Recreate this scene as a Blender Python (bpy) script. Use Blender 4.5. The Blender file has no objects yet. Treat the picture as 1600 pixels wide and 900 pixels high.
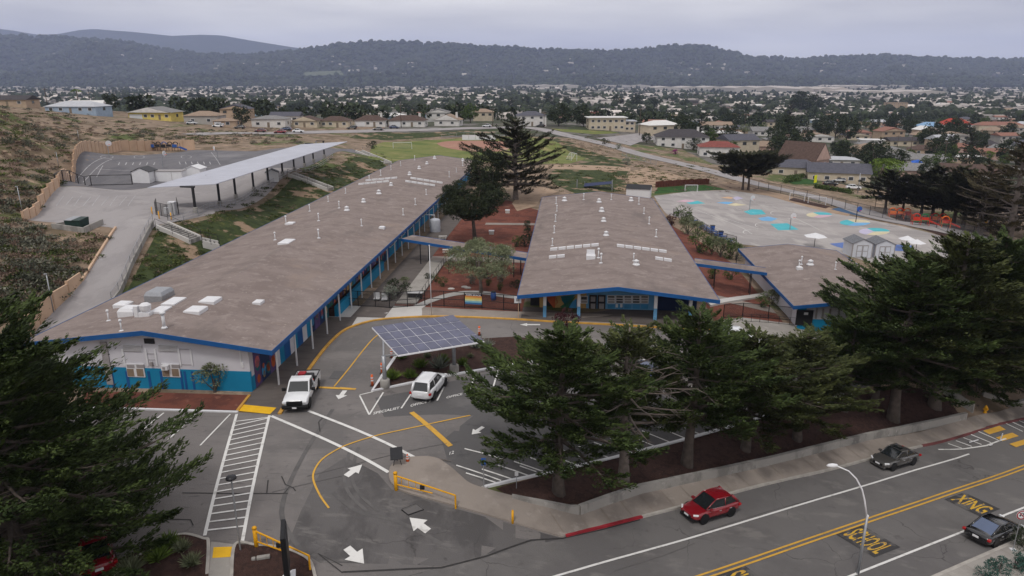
import bpy, bmesh, math, random
import numpy as np
from mathutils import Vector, Matrix
R = math.radians
random.seed(7); RNG = np.random.default_rng(7)
scene = bpy.context.scene
COL = scene.collection
# ---------------------------------------------------------------- camera, sky, sun, exposure
F_PX, HORIZON, CAM_H = 1100.0, 120.0, 25.5
PITCH = math.atan((450 - HORIZON) / F_PX)
cam = bpy.data.cameras.new('camera'); cam.sensor_width = 36; cam.lens = 36 * F_PX / 1600
cam.clip_start = 0.5; cam.clip_end = 40000
cam_ob = bpy.data.objects.new('camera', cam); COL.objects.link(cam_ob)
cam_ob.location = (0, 0, CAM_H); cam_ob.rotation_euler = (math.pi / 2 - PITCH, 0, 0)
scene.camera = cam_ob
SUN_EL, SUN_AZ = R(58), R(200)
world = bpy.data.worlds.new('World'); scene.world = world; world.use_nodes = True
nt = world.node_tree; nt.nodes.clear()
def nn(t, kind, **kw):
    n = t.nodes.new(kind)
    for k, v in kw.items(): setattr(n, k, v)
    return n
wo = nn(nt, 'ShaderNodeOutputWorld'); sky = nn(nt, 'ShaderNodeTexSky', sky_type='NISHITA', sun_disc=False)
sky.sun_elevation = SUN_EL; sky.sun_rotation = SUN_AZ
bg1 = nn(nt, 'ShaderNodeBackground'); bg1.inputs[1].default_value = 0.06
bg2 = nn(nt, 'ShaderNodeBackground'); bg2.inputs[1].default_value = 1.0
mixw = nn(nt, 'ShaderNodeMixShader'); mixw.inputs[0].default_value = 0.9
tc = nn(nt, 'ShaderNodeTexCoord'); mp = nn(nt, 'ShaderNodeMapping'); mp.inputs['Scale'].default_value = (1.3, 1.3, 9.0)
nz = nn(nt, 'ShaderNodeTexNoise'); nz.inputs['Scale'].default_value = 1.7; nz.inputs['Detail'].default_value = 5; nz.inputs['Roughness'].default_value = 0.5
rp = nn(nt, 'ShaderNodeValToRGB')
rp.color_ramp.elements[0].position = 0.38; rp.color_ramp.elements[0].color = (0.62, 0.60, 0.615, 1)
rp.color_ramp.elements[1].position = 0.64; rp.color_ramp.elements[1].color = (1.0, 0.965, 0.93, 1)
L = nt.links.new
L(tc.outputs['Generated'], mp.inputs[0]); L(mp.outputs[0], nz.inputs[0]); L(nz.outputs[0], rp.inputs[0]); L(rp.outputs[0], bg2.inputs[0])
L(sky.outputs[0], bg1.inputs[0]); L(bg1.outputs[0], mixw.inputs[1]); L(bg2.outputs[0], mixw.inputs[2]); L(mixw.outputs[0], wo.inputs[0])
sl = bpy.data.lights.new('sun', 'SUN'); sl.energy = 1.3; sl.angle = R(12); sl.color = (1.0, 0.96, 0.9)
so = bpy.data.objects.new('sun', sl); COL.objects.link(so); so.location = (0, 0, 200)
so.rotation_euler = (math.pi / 2 - SUN_EL, 0, math.pi - SUN_AZ)
vs = scene.view_settings; vs.view_transform = 'Standard'; vs.look = 'None'; vs.exposure = 0.17; vs.gamma = 1.0; vs.use_curve_mapping = False
scene.cycles.use_denoising = True
scene.cycles.max_bounces = 5; scene.cycles.diffuse_bounces = 3; scene.cycles.glossy_bounces = 2; scene.cycles.transmission_bounces = 4
scene.cycles.transparent_max_bounces = 12; scene.cycles.volume_bounces = 2; scene.cycles.sample_clamp_indirect = 4
# ---------------------------------------------------------------- picture <-> place
CP_, SP_ = math.cos(PITCH), math.sin(PITCH)
def ray(px, py):
    dx = (px - 800) / F_PX; dy = (450 - py) / F_PX
    return dx, CP_ + dy * SP_, -SP_ + dy * CP_
def G(px, py, z=0.0):
    a, b, c = ray(px, py); t = (z - CAM_H) / c
    return (a * t, b * t, z)
AX = R(4.68)                                   # the school wings run 4.68 degrees off the view
CA, SA = math.cos(AX), math.sin(AX)
def uv(u, v): return (u * CA + v * SA, -u * SA + v * CA)     # school grid -> world
ST = R(29.2); CS, SS = math.cos(ST), math.sin(ST)            # street grid: s along, n across
def sn(s, n): return (s * CS - n * SS, s * SS + n * CS)
def to_sn(x, y): return (x * CS + y * SS, -x * SS + y * CS)
def zst(s): return -2.3 - 0.095 * (s - 12)
# ---------------------------------------------------------------- terrain lattice
cps = []
def cp(lst):
    for a, b, z in lst: cps.append(G(a, b, z))
for v in (50, 60, 75, 95, 115, 140, 165, 192):
    for u in (-47.5, -36, -23.5): cps.append((*uv(u, v), 0.0))
for v in (71, 90, 112, 137):
    cps.append((*uv(-6, v), 0)); cps.append((*uv(6, v), 0)); cps.append((*uv(17, v), -.3)); cps.append((*uv(-14, v), 0))
for v in (76, 90, 105):
    for u in (25, 39.5): cps.append((*uv(u, v), -2.0))
    cps.append((*uv(20.5, v), -1.1))
cps += [(34, 170, -2.2), (57, 165, -4.4), (94, 150, -5.4), (59, 116, -3.9), (45, 116, -2.9), (80, 130, -5), (75, 190, -5), (110, 165, -6), (41, 140, -2.6), (66, 141, -4.5)]
cp([(470, 635, 0), (665, 620, 0), (300, 650, 0), (150, 650, 0), (600, 690, 0), (420, 700, 0), (200, 750, 0), (350, 800, -.1), (500, 780, -.35), (620, 745, -.35),
    (700, 745, -.7), (755, 757, -1.1), (800, 700, -.8), (760, 560, -.1), (650, 560, 0), (900, 600, -1.0), (880, 700, -1.5), (1000, 620, -2.0), (1000, 705, -2.7), (1120, 672, -3.3), (880, 735, -1.8), (1200, 650, -3.8), (1100, 560, -1.7),
    (1200, 600, -3.2), (1250, 640, -4.2), (1150, 510, -1.0), (1000, 512, -.3), (850, 508, 0), (700, 495, 0), (600, 500, 0), (500, 560, 0), (1330, 590, -4.4), (1260, 512, -2.1), (1420, 560, -5.2), (1350, 480, -3.2), (1500, 500, -6),
    (1560, 600, -7.3), (1450, 430, -4.5), (1560, 420, -6)])
for s in range(-44, 126, 10):
    for n in (12, 19, 26, 32.6): cps.append((*sn(s, n), zst(s)))
for s in range(24, 70, 6): cps.append((*sn(s, 34.6 - max(0, s - 44) * .05), zst(s) + .08))
cp([(910, 792, -2.5), (1000, 752, -3.25), (1100, 728, -3.75), (1200, 703, -4.3), (1350, 668, -5.1), (1480, 642, -5.9)])
for s in (-40, -25, -12): cps.append((*sn(s, 39), zst(s) * .8)); cps.append((*sn(s, 46), 0.2))
cp([(185, 462, 1.5), (240, 350, 5.5), (60, 510, .6), (180, 355, 5.5), (100, 490, 1.0), (130, 440, 2.3), (210, 400, 3.5), (160, 400, 3.6), (40, 342, 5.5), (90, 290, 5.5),
    (130, 236, 5.5), (220, 234, 5.5), (300, 235, 5.5), (400, 236, 5.5), (530, 234, 5.5), (260, 335, 5.5), (330, 322, 5.5), (450, 268, 5.5), (300, 270, 5.5), (200, 300, 5.5), (120, 330, 5.5), (400, 250, 5.5), (540, 245, 4.6),
    (-40, 600, .4), (0, 560, .5), (0, 500, 2.6), (30, 490, 2.6), (0, 420, 5.3), (60, 440, 3.6), (100, 400, 4.6), (40, 390, 5.4), (0, 345, 7.2), (20, 335, 6.7), (60, 280, 7.8), (0, 290, 10), (0, 240, 13.2), (80, 230, 9.3), (110, 222, 7.4),
    (0, 200, 16), (60, 195, 13.6), (0, 166, 18.6), (60, 175, 14.6), (120, 195, 10.6), (170, 196, 9.4), (230, 203, 8.2), (330, 212, 7), (430, 222, 6)])
cps += [(-175, 200, 21), (-125, 150, 19.5), (-110, 110, 15), (-90, 80, 9), (-80, 60, 5), (-60, 45, 1.5), (-220, 330, 13), (-165, 300, 9.5), (-150, 380, 6), (-260, 420, 9)]
cp([(630, 232, .6), (740, 228, .6), (590, 246, 1.2), (850, 235, .2), (900, 250, -.4), (700, 217, .9), (600, 217, 1.4), (400, 207, 5.2), (500, 205, 4), (600, 204, 3.2), (720, 200, 2.8), (830, 199, 2.2), (900, 214, .6),
    (1000, 240, -2), (1100, 262, -4), (1200, 290, -6), (1320, 320, -7.5), (1450, 352, -8.5), (1600, 388, -9.5), (900, 275, .3), (960, 265, .2), (1000, 285, -1.3), (860, 295, 0), (780, 320, 0), (860, 222, 2.2), (1060, 275, -2.4), (1150, 300, -4),
    (1065, 232, -4), (1300, 270, -8), (1450, 252, -11), (1600, 290, -11), (1250, 230, -9), (1150, 202, -9), (910, 192, 1.2), (980, 200, 0), (1400, 300, -9), (600, 190, 1), (320, 190, 5), (800, 185, 0), (1000, 180, -6),
    (1200, 180, -20), (1400, 190, -22), (1600, 215, -20), (1000, 165, -16), (600, 172, -8), (300, 170, -6), (1600, 190, -28)])
CPA = np.array(cps, float); n_ = len(CPA)
def phi(r2, c=5.0): return np.sqrt(r2 + c * c)
D2 = ((CPA[:, None, :2] - CPA[None, :, :2]) ** 2).sum(-1)
A_ = np.zeros((n_ + 1, n_ + 1)); A_[:n_, :n_] = phi(D2) - np.eye(n_) * 2.0
A_[:n_, n_] = 1; A_[n_, :n_] = 1
b_ = np.zeros(n_ + 1); b_[:n_] = CPA[:, 2]
WT = np.linalg.solve(A_, b_)
def axis(a, b, step, far, grow):
    mid = list(np.arange(a, b + .1, step)); hi = []; x = b; d = step
    while x < far: d *= grow; x += d; hi.append(x)
    lo = []; x = a; d = step
    while x > -far if a < 0 else x > -60: d *= grow; x -= d; lo.append(x)
    return np.array(lo[::-1] + mid + hi)
GX = axis(-140, 140, 2.0, 14000, 1.09); GY = axis(16, 300, 2.0, 14000, 1.07)
XX, YY = np.meshgrid(GX, GY)
GZ = np.full(XX.shape, WT[n_])
for k in range(n_): GZ += WT[k] * phi((XX - CPA[k, 0]) ** 2 + (YY - CPA[k, 1]) ** 2)
DD = np.hypot(XX, YY)
def sm(x, a, b):
    t = np.clip((x - a) / (b - a), 0, 1); return t * t * (3 - 2 * t)
VAL = -8 - 14 * sm(DD, 350, 1000) - 14 * sm(DD, 900, 4200) - 5 * sm(XX, 0, 800)
GZ = GZ * (1 - sm(DD, 380, 760)) + VAL * sm(DD, 380, 760)
import bisect
LX, LY, LZ = GX.tolist(), GY.tolist(), GZ.tolist()
def T(x, y):
    i = min(max(bisect.bisect_right(LX, x) - 1, 0), len(LX) - 2); j = min(max(bisect.bisect_right(LY, y) - 1, 0), len(LY) - 2)
    fx = (x - LX[i]) / (LX[i + 1] - LX[i]); fy = (y - LY[j]) / (LY[j + 1] - LY[j]); r0, r1 = LZ[j], LZ[j + 1]
    return (r0[i] * (1 - fx) + r0[i + 1] * fx) * (1 - fy) + (r1[i] * (1 - fx) + r1[i + 1] * fx) * fy
def W(px, py, up=0.0, t0=30.0):
    """point of the ground (raised by up) seen at a picture position"""
    a, b, c = ray(px, py); t = t0; prev = t
    while t < 13000:
        if CAM_H + c * t < T(a * t, b * t) + up: break
        prev = t; t *= 1.012
    lo, hi = prev, t
    for _ in range(20):
        m = (lo + hi) / 2
        if CAM_H + c * m < T(a * m, b * m) + up: hi = m
        else: lo = m
    return (a * hi, b * hi, CAM_H + c * hi)
def ppm(p):      # picture pixels per metre at a place
    return F_PX / (p[1] * CP_ + (CAM_H - p[2]) * SP_)
# ---------------------------------------------------------------- mesh helpers
class MB:
    def __init__(s): s.v = []; s.f = []
    def add(s, vs, fs):
        o = len(s.v); s.v += [tuple(map(float, p)) for p in vs]; s.f += [tuple(i + o for i in f) for f in fs]; return s
    def box(s, x0, x1, y0, y1, z0, z1):
        return s.add([(x0, y0, z0), (x1, y0, z0), (x1, y1, z0), (x0, y1, z0), (x0, y0, z1), (x1, y0, z1), (x1, y1, z1), (x0, y1, z1)],
                     [(0, 3, 2, 1), (4, 5, 6, 7), (0, 1, 5, 4), (1, 2, 6, 5), (2, 3, 7, 6), (3, 0, 4, 7)])
    def cbox(s, c, d): return s.box(c[0] - d[0] / 2, c[0] + d[0] / 2, c[1] - d[1] / 2, c[1] + d[1] / 2, c[2] - d[2] / 2, c[2] + d[2] / 2)
    def tube(s, pts, rad, n=8, cap=True):
        pts = [Vector(p) for p in pts]; rs = rad if isinstance(rad, (list, tuple)) else [rad] * len(pts)
        o = len(s.v); prev = None
        for i, p in enumerate(pts):
            d = (pts[min(i + 1, len(pts) - 1)] - pts[max(i - 1, 0)]).normalized()
            a = d.orthogonal().normalized() if prev is None else (prev - d * prev.dot(d)).normalized()
            prev = a; b = d.cross(a)
            for k in range(n):
                t = 2 * math.pi * k / n; q = p + (a * math.cos(t) + b * math.sin(t)) * rs[i]; s.v.append(tuple(q))
        for i in range(len(pts) - 1):
            for k in range(n):
                s.f.append((o + i * n + k, o + i * n + (k + 1) % n, o + (i + 1) * n + (k + 1) % n, o + (i + 1) * n + k))
        if cap:
            s.f.append(tuple(o + k for k in range(n))[::-1]); e = o + (len(pts) - 1) * n; s.f.append(tuple(e + k for k in range(n)))
        return s
    def lathe(s, prof, n=14, c=(0, 0, 0), axis='z'):
        o = len(s.v)
        for r, h in prof:
            for k in range(n):
                t = 2 * math.pi * k / n; x, y = r * math.cos(t), r * math.sin(t)
                p = (x, y, h) if axis == 'z' else (x, h, y) if axis == 'y' else (h, x, y)
                s.v.append((p[0] + c[0], p[1] + c[1], p[2] + c[2]))
        for i in range(len(prof) - 1):
            for k in range(n):
                s.f.append((o + i * n + k, o + i * n + (k + 1) % n, o + (i + 1) * n + (k + 1) % n, o + (i + 1) * n + k))
        s.f.append(tuple(o + k for k in range(n))[::-1]); e = o + (len(prof) - 1) * n; s.f.append(tuple(e + k for k in range(n)))
        return s
    def prism(s, poly, z0, z1):
        n = len(poly); o = len(s.v)
        s.v += [(x, y, z0) for x, y in poly] + [(x, y, z1) for x, y in poly]
        s.f.append(tuple(o + k for k in range(n))[::-1]); s.f.append(tuple(o + n + k for k in range(n)))
        for k in range(n): s.f.append((o + k, o + (k + 1) % n, o + n + (k + 1) % n, o + n + k))
        return s
    def slab(s, pts, th):
        """four-cornered (or more) sheet with thickness th downwards"""
        n = len(pts); o = len(s.v)
        s.v += [tuple(p) for p in pts] + [(p[0], p[1], p[2] - th) for p in pts]
        s.f.append(tuple(o + k for k in range(n))); s.f.append(tuple(o + n + k for k in range(n))[::-1])
        for k in range(n): s.f.append((o + k, o + n + k, o + n + (k + 1) % n, o + (k + 1) % n))
        return s
    def mesh(s, name, smooth=False):
        m = bpy.data.meshes.new(name); m.from_pydata(s.v, [], s.f); m.update()
        bm = bmesh.new(); bm.from_mesh(m); bmesh.ops.recalc_face_normals(bm, faces=bm.faces); bm.to_mesh(m); bm.free()
        if smooth:
            for p in m.polygons: p.use_smooth = True
        return m
def link(name, data, parent=None):
    o = bpy.data.objects.new(name, data); COL.objects.link(o)
    if parent is not None: o.parent = parent
    return o
def part(name, mb, m, parent=None, smooth=False, bevel=0):
    me = mb.mesh(name, smooth) if isinstance(mb, MB) else mb
    if m is not None and not me.materials: me.materials.append(m)
    o = link(name, me, parent)
    if bevel:
        b = o.modifiers.new('bevel', 'BEVEL'); b.width = bevel; b.segments = 2; b.limit_method = 'ANGLE'
    return o
def tag(o, label, cat, group=None):
    o['label'] = label; o['category'] = cat
    if group: o['group'] = group
    return o
def thing(name, label, cat, loc=(0, 0, 0), rz=0, group=None):
    o = link(name, None); o.location = loc; o.rotation_euler = (0, 0, rz); o.empty_display_size = .3
    return tag(o, label, cat, group)
def structure(o, label=None):
    o['kind'] = 'structure'
    if label: o['label'] = label
    return o
def dup(root, loc, rz=0, label=None, scale=None, group=None):
    r = root.copy(); COL.objects.link(r); r.location = loc; r.rotation_euler = (0, 0, rz)
    if scale is not None: r.scale = scale if isinstance(scale, (tuple, list)) else (scale,) * 3
    if label: r['label'] = label
    if group: r['group'] = group
    for c in list(root.children):
        d = c.copy(); COL.objects.link(d); d.parent = r
        for g in list(c.children):
            e = g.copy(); COL.objects.link(e); e.parent = d
    return r
# ---------------------------------------------------------------- materials
def mat(name, col, rough=.8, var=.12, scale=3.0, metal=0.0, bump=0.0, bscale=40.0, spec=.3, col2=None, detail=4.0, coat=0.0, island=0.0):
    m = bpy.data.materials.new(name); m.use_nodes = True; t = m.node_tree; b = t.nodes['Principled BSDF']
    b.inputs['Roughness'].default_value = rough; b.inputs['Metallic'].default_value = metal
    b.inputs['Specular IOR Level'].default_value = spec
    if coat: b.inputs['Coat Weight'].default_value = coat; b.inputs['Coat Roughness'].default_value = .08
    c = nn(t, 'ShaderNodeTexCoord'); n = nn(t, 'ShaderNodeTexNoise'); n.inputs['Scale'].default_value = scale; n.inputs['Detail'].default_value = detail
    t.links.new(c.outputs['Object'], n.inputs['Vector'])
    r = nn(t, 'ShaderNodeValToRGB'); e = r.color_ramp.elements
    e[0].position = .3; e[1].position = .7
    if col2 is None: e[0].color = (*[x * (1 - var) for x in col], 1); e[1].color = (*[min(1, x * (1 + var)) for x in col], 1)
    else: e[0].color = (*col, 1); e[1].color = (*col2, 1)
    t.links.new(n.outputs[0], r.inputs[0]); out = r.outputs[0]
    if island:
        g = nn(t, 'ShaderNodeNewGeometry'); mr = nn(t, 'ShaderNodeMapRange'); mr.inputs[3].default_value = 1 - island; mr.inputs[4].default_value = 1 + island
        t.links.new(g.outputs['Random Per Island'], mr.inputs[0])
        mu = nn(t, 'ShaderNodeVectorMath', operation='SCALE'); t.links.new(out, mu.inputs[0]); t.links.new(mr.outputs[0], mu.inputs['Scale']); out = mu.outputs[0]
    t.links.new(out, b.inputs['Base Color'])
    if bump:
        n2 = nn(t, 'ShaderNodeTexNoise'); n2.inputs['Scale'].default_value = bscale; n2.inputs['Detail'].default_value = 3; t.links.new(c.outputs['Object'], n2.inputs['Vector'])
        bp = nn(t, 'ShaderNodeBump'); bp.inputs['Strength'].default_value = bump; bp.inputs['Distance'].default_value = .05
        t.links.new(n2.outputs[0], bp.inputs['Height']); t.links.new(bp.outputs[0], b.inputs['Normal'])
    return m
def layered(name, layers, rough=.9, bump=.3, bscale=6.0, cracks=None, world_=True):
    """stack of colours, each laid over the last where its own noise passes a threshold: (colour, scale, low, high, stretch)"""
    m = bpy.data.materials.new(name); m.use_nodes = True; t = m.node_tree; b = t.nodes['Principled BSDF']
    b.inputs['Roughness'].default_value = rough; b.inputs['Specular IOR Level'].default_value = .2
    c = nn(t, 'ShaderNodeTexCoord'); prev = None; k = 0
    for col, sc, lo, hi, stretch in layers:
        k += 1
        if prev is None:
            rgb = nn(t, 'ShaderNodeRGB'); rgb.outputs[0].default_value = (*col, 1); prev = rgb.outputs[0]; continue
        mp = nn(t, 'ShaderNodeMapping'); mp.inputs['Location'].default_value = (k * 13.7, k * 7.1, k * 3.3); mp.inputs['Scale'].default_value = stretch
        t.links.new(c.outputs['Object'], mp.inputs[0])
        n = nn(t, 'ShaderNodeTexNoise'); n.inputs['Scale'].default_value = sc; n.inputs['Detail'].default_value = 6; n.inputs['Roughness'].default_value = .62
        t.links.new(mp.outputs[0], n.inputs['Vector'])
        mr = nn(t, 'ShaderNodeMapRange', interpolation_type='SMOOTHSTEP'); mr.inputs[1].default_value = lo; mr.inputs[2].default_value = hi
        t.links.new(n.outputs[0], mr.inputs[0])
        mx = nn(t, 'ShaderNodeMix', data_type='RGBA'); mx.inputs[7].default_value = (*col, 1)
        t.links.new(mr.outputs[0], mx.inputs[0]); t.links.new(prev, mx.inputs[6]); prev = mx.outputs[2]
    if cracks:
        col, sc, wd, amt = cracks
        n = nn(t, 'ShaderNodeTexNoise'); n.inputs['Scale'].default_value = sc * 2.2; n.inputs['Detail'].default_value = 4; t.links.new(c.outputs['Object'], n.inputs['Vector'])
        va = nn(t, 'ShaderNodeVectorMath', operation='MULTIPLY_ADD'); va.inputs[1].default_value = (1.1 / sc * .35,) * 3
        t.links.new(n.outputs['Color'], va.inputs[0]); t.links.new(c.outputs['Object'], va.inputs[2])
        v = nn(t, 'ShaderNodeTexVoronoi', feature='DISTANCE_TO_EDGE'); v.inputs['Scale'].default_value = sc; t.links.new(va.outputs[0], v.inputs['Vector'])
        mr = nn(t, 'ShaderNodeMapRange'); mr.inputs[1].default_value = wd; mr.inputs[2].default_value = 0; mr.inputs[4].default_value = amt
        t.links.new(v.outputs['Distance'], mr.inputs[0])
        n3 = nn(t, 'ShaderNodeTexNoise'); n3.inputs['Scale'].default_value = .11; t.links.new(c.outputs['Object'], n3.inputs['Vector'])
        m3 = nn(t, 'ShaderNodeMapRange'); m3.inputs[1].default_value = .45; m3.inputs[2].default_value = .6; t.links.new(n3.outputs[0], m3.inputs[0])
        ml = nn(t, 'ShaderNodeMath', operation='MULTIPLY'); t.links.new(mr.outputs[0], ml.inputs[0]); t.links.new(m3.outputs[0], ml.inputs[1])
        mx = nn(t, 'ShaderNodeMix', data_type='RGBA'); mx.inputs[7].default_value = (*col, 1)
        t.links.new(ml.outputs[0], mx.inputs[0]); t.links.new(prev, mx.inputs[6]); prev = mx.outputs[2]
    t.links.new(prev, b.inputs['Base Color'])
    if bump:
        n2 = nn(t, 'ShaderNodeTexNoise'); n2.inputs['Scale'].default_value = bscale; n2.inputs['Detail'].default_value = 5; t.links.new(c.outputs['Object'], n2.inputs['Vector'])
        bp = nn(t, 'ShaderNodeBump'); bp.inputs['Strength'].default_value = bump; bp.inputs['Distance'].default_value = .15
        t.links.new(n2.outputs[0], bp.inputs['Height']); t.links.new(bp.outputs[0], b.inputs['Normal'])
    return m
def glass(name, col, rough=.06):
    m = mat(name, col, rough, .1, 1.0, spec=.8); return m
U1 = (1, 1, 1)
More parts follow.
